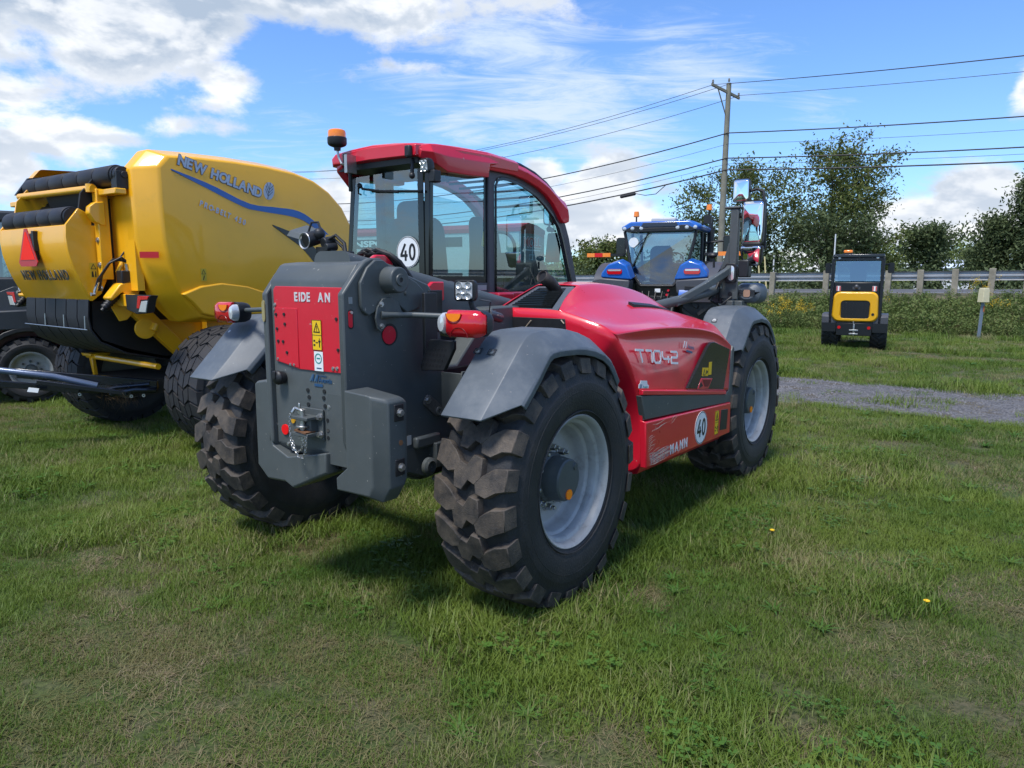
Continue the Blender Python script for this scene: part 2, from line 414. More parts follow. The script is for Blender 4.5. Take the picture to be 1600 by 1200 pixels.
DARKM = mat('dark_underbody', (0.012, 0.012, 0.012), 0.7)
GLASS = glass('cab_glass', (0.55, 0.76, 0.76), 0.0, 0.10)
GLASS_D = glass('dark_glass', (0.10, 0.14, 0.15), 0.0, 0.06)
MIRROR = mat('mirror_face', (0.85, 0.87, 0.88), 0.02, metal=1.0)
GREEN_P = mat('green_print', (0.02, 0.25, 0.22), 0.4)
BLUE_P = mat('navy_print', (0.02, 0.07, 0.16), 0.4)
def warn_sticker(parent, o, right, up, w, h):
    s = plate('warning_sticker', YEL_S, parent, o, right, up, w, h, .0015)
    F = frame(o, right, up); b = MB()
    t = h * .006 + .0012
    for (x0, y0, x1, y1) in ((0, 0, w, t), (0, h - t, w, h), (0, 0, t, h), (w - t, 0, w, h), (0, h * .5 - t / 2, w, h * .5 + t / 2)):
        b.prism([(x0, y0), (x1, y0), (x1, y1), (x0, y1)], 2, .001, .0025, xf=F)
    tri = [(w * .2, h * .6), (w * .8, h * .6), (w * .5, h * .9)]
    stroke2d(b, tri + [tri[0], tri[1]], w * .07, F, .0028)
    b.prism([(w * .47, h * .68), (w * .53, h * .68), (w * .53, h * .8), (w * .47, h * .8)], 2, .001, .0026, xf=F)
    b.prism([(w * .47, h * .63), (w * .53, h * .63), (w * .53, h * .66), (w * .47, h * .66)], 2, .001, .0026, xf=F)
    # person and distance arrow
    b.prism([(w * .72, h * .1), (w * .8, h * .1), (w * .82, h * .3), (w * .7, h * .3)], 2, .001, .0026, xf=F)
    b.prism([(w * .64, h * .27), (w * .88, h * .27), (w * .88, h * .33), (w * .64, h * .33)], 2, .001, .0024, xf=F)
    b.prism([(w * .73, h * .34), (w * .79, h * .34), (w * .79, h * .4), (w * .73, h * .4)], 2, .001, .0026, xf=F)
    b.prism([(w * .35, h * .24), (w * .6, h * .24), (w * .6, h * .27), (w * .35, h * .27)], 2, .001, .0026, xf=F)
    b.prism([(w * .12, h * .14), (w * .3, h * .14), (w * .3, h * .2), (w * .12, h * .2)], 2, .001, .0026, xf=F)
    b.prism([(w * .12, h * .28), (w * .3, h * .28), (w * .3, h * .34), (w * .12, h * .34)], 2, .001, .0026, xf=F)
    b.build('sticker_print', INK, s)
    return s
def speed_disc(parent, o, right, up, r, sx=1.0):
    d = disc('speed_sticker', WHITE, parent, o, right, up, r, .002)
    b = MB(); F = frame(o, right, up); n = 36
    for k in range(n):
        a, c = 2 * math.pi * k / n, 2 * math.pi * (k + 1) / n
        b.prism([(.93 * r * math.cos(a), .93 * r * math.sin(a)), (.97 * r * math.cos(a), .97 * r * math.sin(a)), (.97 * r * math.cos(c), .97 * r * math.sin(c)), (.93 * r * math.cos(c), .93 * r * math.sin(c))], 2, .001, .0028, xf=F)
    b.build('sticker_ring', INK, d)
    Rt, U = Vector(right).normalized(), Vector(up).normalized()
    b = MB(); w = r * .17
    stroke2d(b, [(-.22 * r, .52 * r), (-.58 * r, -.15 * r), (-.58 * r, -.22 * r), (-.02 * r, -.22 * r)], w, F, .003)
    stroke2d(b, [(-.2 * r, .1 * r), (-.2 * r, -.55 * r)], w, F, .0032)
    ov = [(.38 * r + .21 * r * math.cos(t) , .46 * r * math.sin(t) * (1.0)) for t in [2 * math.pi * k / 20 for k in range(21)]]
    stroke2d(b, ov, w, F, .003)
    b.build('sticker_number', INK, d)
    return d
# ---------------------------------------------------------------- wheels
def tyre_section(half, r_bead, r_tread, bulge=.012):
    # (radius, y) from outer bead round to inner bead, y<0 is the outer side
    h = half
    pr = [(r_bead, -h * .84), (r_bead + .012, -h * .93), (r_bead + (r_tread - r_bead) * .2, -h - bulge * .4), (r_bead + (r_tread - r_bead) * .45, -h - bulge),
          (r_bead + (r_tread - r_bead) * .62, -h - bulge * .9), (r_bead + (r_tread - r_bead) * .64, -h - bulge * .6), (r_bead + (r_tread - r_bead) * .8, -h * .99), (r_tread - .018, -h * .93), (r_tread - .004, -h * .8), (r_tread, -h * .4)]
    return pr + [(r, -y) for r, y in reversed(pr)]
def lug(b, poly, r_base, r_top, half, mi=1, xf=None, shr=.86, drop=.06, th0=0.0, rm=.62, outer=None):
    cu = sum(p[0] for p in poly) / len(poly); cv = sum(p[1] for p in poly) / len(poly)
    base, top = [], []
    for (u, v) in poly:
        e = abs(v) > half * .9
        rt, rb = (r_top - drop * .35, r_base - drop) if e else (r_top - .006 * (abs(v) / half) ** 2, r_base - .012)
        uu, vv = cu + (u - cu) * shr, (v if e else cv + (v - cv) * shr)
        if e: vv = v * .97
        a = th0 + uu / rm; top.append((rt * math.cos(a), vv, rt * math.sin(a)))
        a = th0 + (cu + (u - cu) * 1.04) / rm; vb = v * (1.035 if e else 1.0); base.append((rb * math.cos(a), vb, rb * math.sin(a)))
    b.loft([base, top], mi, True, True, xf)
def make_big_wheel(root, loc, flip, spin=0.0):
    w = empty('wheel', loc, math.pi if flip else 0); w.parent = root
    half = .203
    b = MB(); b.lathe(tyre_section(half, .322, .597), n=96)
    # moulded rings on the sidewall
    for r, y in ((.455, -half - .0135), (.352, -half - .006)): b.lathe([(r - .004, y + .006), (r, y - .002), (r + .004, y + .006)], n=96)
    NP = 22; pu = 2 * math.pi * .62 / NP; s = pu / .186
    sh = [(0.0, .206), (.118, .206), (.128, .165), (.164, .108), (.150, .050), (.100, .040), (.052, .080), (.010, .142)]
    ce = [(-.076, -.090), (.016, -.100), (.056, -.058), (.040, -.012), (.092, .028), (.080, .088), (-.004, .098), (-.050, .056), (-.034, .012), (-.090, -.028)]
    for k in range(NP):
        th = 2 * math.pi * k / NP + spin
        # every third lug a little worn, so that no two look alike
        j = lambda q: q + random.uniform(-.003, .003)
        lug(b, [(j(u * s), v) for u, v in sh], 0.598, .634, half, th0=th, shr=.92)
        lug(b, [(j((u + .093) * s), -v) for u, v in sh], 0.598, .634, half, th0=th, shr=.92)
        lug(b, [(j((u + .146) * s), v * .84) for u, v in ce], 0.598, .634, half, th0=th, shr=.92)
    b.build('tyre', [RUBBER, LUG], w, bevel=.003, seg=1, angle=35)
    # sidewall lettering, embossed
    b = MB()
    rim = [(.322, -.166), (.330, -.186), (.334, -.190), (.330, -.194), (.322, -.190), (.312, -.176), (.306, -.150), (.292, -.144), (.286, -.138), (.284, -.098), (.272, -.092), (.266, -.084), (.262, -.040),
           (.250, -.018), (.235, -.012), (.18, -.022), (.001, -.022), (.001, -.010), (.24, 0.0), (.262, .02), (.272, .09), (.300, .15), (.330, .19), (.322, .166)]
    b.lathe(rim, n=80)
    b.build('rim', RIMP, w, angle=50, weld=True)
    b = MB()
    b.lathe([(.001, -.150), (.098, -.150), (.106, -.143), (.110, -.105), (.112, -.100), (.112, -.06), (.125, -.05), (.125, -.02)], n=48)
    b.lathe([(.001, -.158), (.016, -.158), (.019, -.150)], c=(.055, 0, .06), n=16)
    b.lathe([(.001, -.1545), (.007, -.1545), (.007, -.159)], c=(.055, 0, .06), n=6)
    b.build('hub', GREY_P, w, weld=True, angle=40)
    nb = None
    for k in range(10):
        a = 2 * math.pi * (k + .3) / 10
        if nb is None:
            q = MB(); q.tube([(0, -.018, 0), (0, -.030, 0)], .024, 16); q.tube([(0, -.030, 0), (0, -.064, 0)], .018, 6); q.tube([(0, -.064, 0), (0, -.084, 0)], .010, 10)
            nb = q.build('wheel_nut', STEEL, w, bevel=.002); o = nb
        else:
            o = nb.copy(); COL.objects.link(o)
        o.location = (.152 * math.cos(a), 0, .152 * math.sin(a))
    d = disc('reflector', ORANGE_L, w, (-.005, -.151, -.072), (1, 0, 0), (0, 0, 1), .026, .007)
    return w
def simple_wheel(root, loc, rad, half, rrim, n=24, lugw=.06, rim_mat=None, flip=False, pat='ag', tmat=None, dish=.3, lugh=.03, name='wheel', nseg=48, steer=0):
    w = empty(name, loc, (math.pi if flip else 0) + steer); w.parent = root
    tmat = tmat or [RUBBER, RUBBER]; b = MB()
    rt = rad - lugh
    b.lathe(tyre_section(half, rrim, rt), n=nseg)
    for k in range(n):
        th = 2 * math.pi * k / n; pu = 2 * math.pi * rad / n
        if pat == 'ag':
            for sgn in (1, -1):
                off = 0 if sgn > 0 else pu / 2
                poly = [(0, half * 1.0), (lugw * 1.2, half * 1.0), (lugw + half * .85, half * .02), (half * .85, -half * .08)]
                lug(b, [(u + off, v * sgn) for u, v in poly], rt, rad, half, th0=th, rm=rad, shr=.9, drop=.04)
        elif pat == 'flot':
            for c0, hw in ((-.78, .2), (-.42, .13), (-.12, .13), (.18, .13), (.48, .13), (.82, .19)):
                sk = .16 * pu if int((c0 + 1) * 3.4) % 2 else -.16 * pu
                v0, v1 = (c0 - hw) * half, (c0 + hw) * half
                v0 = max(v0, -half); v1 = min(v1, half)
                lug(b, [(-pu * .44 - sk, v0), (pu * .40 - sk, v0), (pu * .44 + sk, v1), (-pu * .40 + sk, v1)], rt, rad, half, th0=th + (.5 * pu / rad if c0 > .1 else 0), rm=rad, shr=.97, drop=.05)
        elif pat == 'block':
            for c0, off in ((-.72, 0), (-.25, .5), (.25, 0), (.72, .5)):
                u0 = off * pu
                lug(b, [(u0 - pu * .3, (c0 - .24) * half), (u0 + pu * .2, (c0 - .24) * half), (u0 + pu * .32, (c0 + .24) * half), (u0 - pu * .18, (c0 + .24) * half)], rt, rad, half, th0=th, rm=rad, drop=.03)
    b.build('tyre', tmat, w, angle=35)
    b = MB(); h = half
    b.lathe([(rrim, -h * .78), (rrim + .008, -h * .9), (rrim - .012, -h * .88), (rrim * .93, -h * .72), (rrim * .88, -h * .70), (rrim * .86, -h * dish), (rrim * .7, -h * (dish - .08)), (rrim * .45, -h * dish), (.001, -h * dish), (.001, -h * dish + .02), (rrim * .9, 0), (rrim * .92, h * .7), (rrim + .008, h * .9), (rrim, h * .78)], n=40)
    b.build('rim', rim_mat or RIMP, w, weld=True, angle=50)
    b = MB(); b.lathe([(.001, -h * dish - rrim * .3), (rrim * .26, -h * dish - rrim * .28), (rrim * .3, -h * dish - .005)], n=24)
    for k in range(8):
        a = 2 * math.pi * k / 8; b.cyl((rrim * .48 * math.cos(a), -h * dish, rrim * .48 * math.sin(a)), (rrim * .48 * math.cos(a), -h * dish - .03, rrim * .48 * math.sin(a)), .016, n=6)
    b.build('hub', GREY_P, w, weld=True)
    return w
# ---------------------------------------------------------------- red and grey telescopic handler
# local frame: x forward, y left, z up, origin on the ground below the rear axle
TH = empty('telescopic_handler', (-.631, 4.128, 0), math.pi / 2 - .6227,
           'red and dark grey telescopic handler with muddy tyres, parked nearest on the grass', 'telehandler')
random.seed(3)
def th_wheels():
    for (x, y, fl, sp) in ((0, -.975, False, .10), (2.855, -.975, False, .2), (0, .975, True, .13), (2.855, .975, True, .3)):
        make_big_wheel(TH, (x, y, .628), fl, sp)
th_wheels()
TY = -.145                      # middle of the boom tower
def th_tower():
    side = [(-.835, 1.552), (-.742, 1.656), (-.70, 1.695), (-.66, 1.712), (-.60, 1.712), (-.55, 1.685), (-.50, 1.655), (-.42, 1.635), (-.28, 1.59), (-.20, 1.50),
            (-.18, 1.15), (.02, 1.02), (.02, .80), (-.30, .60), (-.46, .66), (-.70, .745), (-.80, .80), (-.835, .88)]
    b = MB(); b.prism(side, 1, -.463, -.428)
    r = b.build('tower_side_plate', GREY_P, TH, bevel=.008)
    # openings seen through the right plate: dark cut with the red boom behind
    s2 = [(x, z) for x, z in side]
    s2[0] = (-.80, 1.545); s2[-1] = (-.80, .82)
    s2[1] = (-.725, 1.64); s2[2] = (-.69, 1.672); s2[3] = (-.65, 1.685); s2[4] = (-.60, 1.685); s2[5] = (-.55, 1.67)
    b = MB(); b.prism(s2, 1, .13, .165); b.build('tower_side_plate', GREY_P, TH, bevel=.008)
    # raised ear round the pivot pin
    ear = [(-.745, 1.50), (-.745, 1.60), (-.70, 1.668), (-.65, 1.703), (-.60, 1.703), (-.545, 1.672), (-.47, 1.640), (-.38, 1.60), (-.33, 1.56), (-.36, 1.475), (-.45, 1.455), (-.50, 1.49), (-.56, 1.512), (-.62, 1.502), (-.665, 1.465), (-.70, 1.452), (-.73, 1.47)]
    b = MB(); b.prism(ear, 1, -.481, -.464); b.build('pivot_ear', GREY_P, TH, bevel=.005)
    b = MB(); b.cyl((-.57, -.46, 1.612), (-.57, -.556, 1.612), .063, .059, 40)
    b.build('pivot_pin', GREY_P, TH, bevel=.006)
    b = MB(); b.lathe([(.012, -.557), (.012, -.562), (.026, -.562), (.029, -.557)], c=(-.57, 0, 1.612), n=24); b.cyl((-.57, -.5575, 1.612), (-.57, -.559, 1.612), .011, n=12, mi=1)
    b.build('grease_cap', [GREY_P, INK], TH)
    # lamp bracket plate
    br = [(-.668, 1.45), (-.655, 1.50), (-.62, 1.54), (-.57, 1.545), (-.52, 1.52), (-.495, 1.472), (-.50, 1.46), (-.60, 1.452), (-.605, 1.41), (-.635, 1.385), (-.655, 1.40)]
    b = MB(); b.prism([(x, z - .012) for x, z in br], 1, -.492, -.482); b.build('lamp_bracket', GREY_P, TH, bevel=.002)
    b = MB()
    for p in ((-.632, -.492, 1.502), (-.632, -.492, 1.402)): bolt(b, p, (0, -1, 0), .009, .010)
    for p in ((-.458, -.482, 1.548),): bolt(b, p, (0, -1, 0), .008, .006, 1)
    b.build('bolts', [STEEL, GREY_P], TH)
    # openings (recessed discs and slot) with red paint inside
    def slot(cx, cz, w, h, nm):
        b = MB(); pts = rrect(w, h, min(w, h) / 2 - .0005, 8, cx, cz)
        b.prism([(x, z) for x, z in pts], 1, -.4655, -.4640)
        o = b.build(nm, INK, TH)
        return o
    disc('round_opening', INK, TH, (-.556, -.4645, 1.357), (1, 0, 0), (0, 0, 1), .052, .0012)
    disc('red_cover', RED, TH, (-.562, -.466, 1.355), (1, 0, 0), (0, 0, 1), .043, .003)
    slot(-.792, 1.44, .030, .088, 'slot_opening')
    b = MB(); b.prism(rrect(.022, .074, .0105, 6, -.796, 1.44), 1, -.4675, -.4656); b.build('red_cover', RED, TH)
    disc('bolt_head', STEEL, TH, (-.793, -.468, 1.47), (1, 0, 0), (0, 0, 1), .007, .006, 8)
    plate('code_label', mat('grey_label', (.22, .24, .25), .5), TH, (-.803, -.4645, 1.508), (1, 0, 0), (0, 0, 1), .022, .03, .001)
    # left plate opening
    o = MB(); o.prism(rrect(.05, .105, .024, 8, 0, 0), 0, -.003, .003, xf=Matrix.Translation((-.8035, .15, 1.46)) @ Matrix.Scale(.45, 4, (0, 1, 0)))
    o.build('slot_opening', mat('opening_light', (.30, .26, .12), .6), TH)
    # rear skin: folded top, grey sheet, red panel
    b = MB()
    prof = [(-.60, 1.700), (-.690, 1.692), (-.715, 1.682), (-.765, 1.618), (-.772, 1.600), (-.772, .80), (-.74, .755), (-.60, .74), (-.60, .77), (-.72, .785), (-.745, .81), (-.745, 1.59), (-.69, 1.66), (-.60, 1.672)]
    b.prism([(x, z) for x, z in prof], 1, -.427, .129); b.build('rear_sheet', GREY_P, TH, bevel=.006)
    pan = [(-.405, 1.188), (-.405, 1.578), (.085, 1.582), (.102, 1.565), (.100, 1.215), (-.07, 1.186)]
    b = MB(); b.prism(pan, 0, -.778, -.773); b.build('red_panel', RED, TH, bevel=.002)
    hat = [(-.075, 1.192), (-.075, 1.478), (.098, 1.478), (.098, 1.217)]
    b = MB(); b.prism(hat, 0, -.7815, -.7785); b.build('hatch_cover', RED, TH, bevel=.0015)
    x = -.7795
    # worn lettering, two letters are gone
    S = .058
    for ch, y in (('E', -.058), ('I', -.092), ('D', -.108), ('E', -.149), ('A', -.233), ('N', -.278)):
        text(ch, 'letter', WHITE2, TH, (x, y, 1.513), (0, -1, 0), (0, 0, 1), S, .0008, bold=.0022, sx=.86)
    b = MB()
    for (y, z) in ((.082, 1.445), (.02, 1.447), (.017, 1.40), (.079, 1.375), (.074, 1.315), (.036, 1.314), (.01, 1.262), (-.352, 1.436), (-.357, 1.295)):
        xx = -.7816 if y > -.07 else -.7782
        b.cyl((xx + .004, y, z), (xx - .0045, y, z), .0088, .0075, 12)
    b.build('rubber_plugs', BLACK, TH)
    b = MB()
    for (y, z) in ((.092, 1.492), (.094, 1.470), (.083, 1.228), (-.012, 1.206), (-.040, 1.206), (-.318, 1.206), (-.345, 1.208), (-.384, 1.34)):
        bolt(b, (-.779, y, z), (-1, 0, 0), .0065, .006)
    b.build('bolts', STEEL, TH)
    warn_sticker(TH, (x - .0002, -.182, 1.286), (0, -1, 0), (0, 0, 1), .066, .142)
    s = plate('round_seal_sticker', WHITE, TH, (x - .0002, -.189, 1.188), (0, -1, 0), (0, 0, 1), .062, .092, .001)
    b = MB(); F = frame((x - .001, -.219, 1.247), (0, -1, 0), (0, 0, 1)); ring = [(.022 * math.cos(2 * math.pi * k / 20), .022 * math.sin(2 * math.pi * k / 20)) for k in range(21)]
    stroke2d(b, ring, .005, F, .0014); b.prism([(-.012, -.002), (.012, -.002), (.012, .004), (-.012, .004)], 2, 0, .0014, xf=F)
    b.build('sticker_print', GREEN_P, s)
    b = MB(); b.prism([(-.014, -.048), (.02, -.048), (.02, -.043), (-.014, -.043)], 2, 0, .0014, xf=F); b.build('sticker_print', BLUE_P, s)
    # dealer badge on the grey sheet
    bx = -.7745
    b = MB(); F = frame((bx, -.142, 1.135), (0, -1, 0), (0, 0, 1))
    for k in range(2):
        b.prism([(.0 + k * .030, 0), (.012 + k * .030, 0), (.030 + k * .030, .034), (.020 + k * .030, .034)], 2, 0, .001, xf=F)
    m_b = b.build('dealer_badge', mat('badge_blue', (.06, .12, .19), .4), TH)
    b = MB()
    for k in range(2): b.prism([(.017 + k * .030, 0), (.026 + k * .030, 0), (.035 + k * .030, .034), (.028 + k * .030, .034)], 2, 0, .0012, xf=F)
    b.build('badge_stripe', BLUE_P, m_b)
    text('Avantis', 'badge_text', BLUE_P, m_b, (bx, -.206, 1.134), (0, -1, 0), (0, 0, 1), .032, .0006, bold=.0006)
    text('MACHINERIE', 'badge_text', BLUE_P, m_b, (bx, -.200, 1.160), (0, -1, 0), (0, 0, 1), .011, .0006)
    plate('badge_strip', BLUE_P, m_b, (bx, -.176, 1.112), (0, -1, 0), (0, 0, 1), .06, .013, .001)
    # plugs either side of the hitch
    b = MB()
    for (y, z) in ((-.124, 1.087), (-.131, 1.054), (-.124, 1.018), (-.243, 1.092), (-.238, 1.060), (-.245, 1.022), (-.262, .955), (-.262, .905), (-.262, .87)):
        b.cyl((-.770, y, z), (-.776, y, z), .0105, n=12)
    b.build('rubber_plugs', BLACK, TH)
    b = MB(); bolt(b, (-.774, -.272, 1.020), (-1, 0, 0), .008, .005); bolt(b, (-.774, .045, .80), (-1, 0, 0), .007, .005); b.build('bolts', STEEL, TH)
    # black knob and red reflector
    b = MB(); b.cyl((-.772, .058, 1.135), (-.80, .058, 1.135), .03, .034, 18); b.ball((-.806, .058, 1.137), .036, 14, (.6, 1, 1)); b.box(-.832, -.822, .048, .068, 1.132, 1.172)
    b.build('socket_knob', BLACK, TH, bevel=.003)
    disc('red_reflector', mat('reflector_red', (.75, .005, .01), .3, emit=(.8, 0, 0), emit_s=.04), TH, (-.774, .058, .873), (0, -1, 0), (0, 0, 1), .026, .007)
    b = MB(); b.cyl((-.772, -.006, .925), (-.779, -.006, .925), .014, n=10); b.build('orange_cap', mat('cap_yellow', (.55, .28, .01), .5), TH)
    plate('access_cover', GREY_P, TH, (-.773, -.262, .745), (0, -1, 0), (0, 0, 1), .13, .34, .002)
th_tower()
def th_hitch():
    h = empty('tow_hitch', (-.775, -.155, .93)); h.parent = TH
    b = MB()
    b.box(-.012, .0, -.085, .075, -.075, .075)
    b.box(-.085, -.01, -.06, .055, .028, .044); b.box(-.085, -.01, -.06, .055, -.052, -.034)
    b.box(-.05, -.01, -.045, .04, -.036, .03)
    b.build('hitch_jaw', GREY_P, h, bevel=.003)
    b = MB(); b.cyl((-.062, .0, -.075), (-.062, .0, .075), .013, n=14); b.cyl((-.062, .0, .07), (-.062, .052, .078), .008, n=10); b.cyl((-.062, .052, .078), (-.075, .060, .055), .008, n=10)
    b.cyl((-.062, .0, -.01), (-.062, .0, .0), .03, n=16)
    b.cyl((-.062, .018, .07), (-.062, .018, .105), .006, n=8)
    b.build('hitch_pin', STEEL, h, bevel=.002)
    b = MB()
    for (y, z) in ((-.07, .04), (-.07, -.045), (.062, .05)): bolt(b, (-.012, y, z), (-1, 0, 0), .012, .02)
    b.build('bolts', STEEL, h)
    b = MB(); b.box(-.088, -.03, -.055, .03, -.03, -.022, xf=Matrix.Rotation(.1, 4, 'X')); b.build('rusty_plate', mat('rust', (.14, .065, .03), .8, var=.4, vscale=40), h)
    # chain hanging in two loops
    q = MB()
    def chain(pts, mb):
        P = [Vector(p) for p in pts]; L = [0]
        for a, c in zip(P, P[1:]): L.append(L[-1] + (c - a).length)
        n = int(L[-1] / .0115)
        for k in range(n):
            s = (k + .5) * L[-1] / n; i = max(j for j in range(len(L) - 1) if L[j] <= s); d = (P[i + 1] - P[i]).normalized(); c = P[i] + d * (s - L[i])
            side = Vector((1, 0, 0)) if k % 2 else d.cross(Vector((1, 0, 0))).normalized()
            ring = [c + d * (.0085 * math.cos(t)) + side * (.0048 * math.sin(t)) for t in [2 * math.pi * m / 8 for m in range(9)]]
            mb.tube(ring, .0016, 5, caps=False)
    chain([(-.085, .062, .05), (-.088, .066, -.01), (-.088, .060, -.07), (-.09, .045, -.115), (-.09, .015, -.128), (-.09, -.02, -.11), (-.088, -.035, -.07), (-.085, -.05, -.045)], q)
    chain([(-.09, .045, -.075), (-.092, .03, -.105), (-.092, .0, -.150), (-.092, -.03, -.150), (-.092, -.05, -.115), (-.088, -.055, -.05)], q)
    q.build('chain', STEEL, h)
th_hitch()
def th_weights():
    # right slab with an inward toe, outer rear edge chamfered
    def slab(stations, nm='counterweight'):
        b = MB(); b.loft([[(x, y, z) for y, z in P] for x, P in stations]); return b.build(nm, GREY_P, TH, bevel=.012, seg=3)
    L0 = [(-.49, 1.132), (-.645, 1.122), (-.655, 1.11), (-.655, .72), (-.63, .672), (-.42, .668), (-.418, .722), (-.49, .778)]
    L1 = [(-.49, 1.132), (-.70, 1.108), (-.715, 1.092), (-.715, .71), (-.67, .640), (-.42, .655), (-.418, .725), (-.49, .785)]
    L2 = [(-.49, 1.122), (-.69, 1.095), (-.71, 1.08), (-.705, .74), (-.66, .67), (-.45, .67), (-.45, .725), (-.49, .775)]
    o = slab([(-.870, L0), (-.822, L1), (-.735, L1), (-.705, L2)])
    for z in (1.045, .80):
        b = MB(); b.box(-.790, -.732, -.719, -.705, z - .042, z + .034); b.build('bolt_recess', INK, o, bevel=.004)
        b = MB(); bolt(b, (-.758, -.718, z - .004), (0, -1, 0), .013, .018); b.build('bolt', STEEL, o)
    disc('rust_spot', mat('rust_spot', (.2, .09, .04), .8), o, (-.752, -.7155, .905), (1, 0, 0), (0, 0, 1), .012, .001)
    K = [(.262, 1.092), (.245, 1.105), (.165, 1.118), (.158, 1.108), (.150, .86), (.135, .785), (.02, .742), (-.270, .800), (-.268, .695), (-.01, .582), (.05, .605), (.19, .598), (.268, .66)]
    K2 = [(y * .985 + .002, z - .006 if z > 1 else z + (.01 if z < .7 else 0)) for y, z in K]
    slab([(-.80, K2), (-.785, K), (-.62, K), (-.60, K2)])
th_weights()
def th_chassis():
    b = MB()
    b.box(-.30, 2.9, -.40, .10, .58, .80); b.box(-.2, .9, -.428, .128, .80, 1.15)
    b.build('chassis_frame', DARKM, TH, bevel=.01)
    # ribbed underside of tower
    b = MB()
    for k in range(9): b.box(-.745, -.60, -.41 + k * .06, -.375 + k * .06, .715, .750)
    b.build('ribbed_skid', BLACK, TH)
    # dark engine-side bulkhead between tower and bonnet
    b = MB(); b.prism([(-.20, .95), (-.20, 1.16), (-.02, 1.16), (.30, 1.455), (.60, 1.455), (.60, .95)], 1, -.425, -.30)
    b.build('side_bulkhead', GREY_P, TH, bevel=.01)
    # axle and planetary housings
    for x in (0, 2.855):
        ax = empty('axle', (x, 0, .628)); ax.parent = TH
        b = MB(); b.tube([(0, -.80, 0), (0, -.66, 0), (0, -.60, 0), (0, -.40, 0), (0, .40, 0), (0, .60, 0), (0, .66, 0), (0, .8, 0)], [.12, .135, .10, .085, .085, .10, .135, .12], 24)
        b.ball((-.02, -.12, 0), .17, 18, (1, 1, .9))
        b.box(-.14, .14, -.46, -.36, .0, .20); b.build('axle_beam', GREY_P, ax, bevel=.006)
        b = MB()
        for k in range(16):
            a = 2 * math.pi * k / 16
            bolt(b, (.125 * math.cos(a), -.665, .125 * math.sin(a)), (-.3, 1, 0), .009, .018)
            bolt(b, (.105 * math.cos(a) - .0, -.60, .105 * math.sin(a)), (0, 1, 0), .009, .018)
        b.build('bolts', INK, ax)
    b = MB(); b.tube([(-.25, -.50, .70), (-.20, -.70, .66), (-.06, -.78, .62)], .035, 12); b.tube([(-.22, -.42, .58), (-.18, -.60, .50), (.0, -.74, .50)], .018, 10)
    b.box(-.30, -.16, -.52, -.44, .66, .79); b.build('steering_cylinder', GREY_P, TH, bevel=.006)
    b = MB(); b.lathe([(.03, -.52), (.045, -.53), (.045, -.55), (.03, -.56)], c=(-.38, 0, .69), n=20); b.build('grease_ring', GREY_P, TH)
    # link plate on the side
    b = MB(); b.prism([(-.335, 1.012), (-.31, 1.035), (-.285, 1.03), (-.205, .965), (-.20, .935), (-.225, .915), (-.25, .92), (-.335, .99)], 1, -.476, -.464)
    b.build('link_plate', mat('bare_steel', (.16, .15, .14), .5, metal=.5, var=.3, vscale=40), TH, bevel=.003)
    b = MB(); bolt(b, (-.31, -.476, 1.01), (0, -1, 0), .014, .012); b.lathe([(.012, -.477), (.012, -.484), (.022, -.484), (.022, -.477)], c=(-.23, 0, .943), n=16); b.build('bolts', STEEL, TH)
    b = MB(); b.prism([(-.19, 1.12), (-.185, 1.15), (-.16, 1.15), (-.09, 1.08), (-.02, .93), (-.02, .85), (-.19, .88)], 1, -.60, -.59); b.box(-.19, -.18, -.6, -.46, .9, 1.14); b.build('fender_bracket', GREY_P, TH, bevel=.003)
    plate('data_plate', mat('label_white', (.45, .46, .46), .5), TH, (-.455, -.4645, .80), (1, 0, 0), (0, 0, 1), .03, .048, .001)
    b = MB(); b.box(-.42, -.24, -.50, -.464, .775, .835); b.build('step_bracket', GREY_P, TH, bevel=.012)
th_chassis()
def fender(cx, sgn, parent, P, Q, name='mudguard'):
    # P: crown profile along the wheel, Q: profile of the lowered outer edge; both mudguards of an axle are the same pressing
    def yy(y): return -y if sgn < 0 else 1.955 - y
    rows = [(.862, P, 0), (.87, P, .004), (1.05, P, .006), (1.085, P, .002), (1.185, Q, 0), (1.192, Q, -.012), (1.190, Q, -.040)]
    rings = []
    mid = Vector((0, .63))
    for (y, L_, d) in rows:
        ring = []
        for (x, z) in L_:
            p = Vector((x, z)) - mid; q = mid + p * (1 + d / p.length); ring.append((cx + q.x, yy(y), q.y))
        rings.append(ring)
    b = MB(); b.loft(rings, closed=False, caps=False)
    o = b.build(name, GREY_F, parent, smooth=True, angle=24)
    md = o.modifiers.new('solid', 'SOLIDIFY'); md.thickness = .012; md.offset = -1 if sgn < 0 else 1
    md2 = o.modifiers.new('bevel', 'BEVEL'); md2.width = .012; md2.segments = 3; md2.limit_method = 'ANGLE'; md2.angle_limit = R(22)
    return o
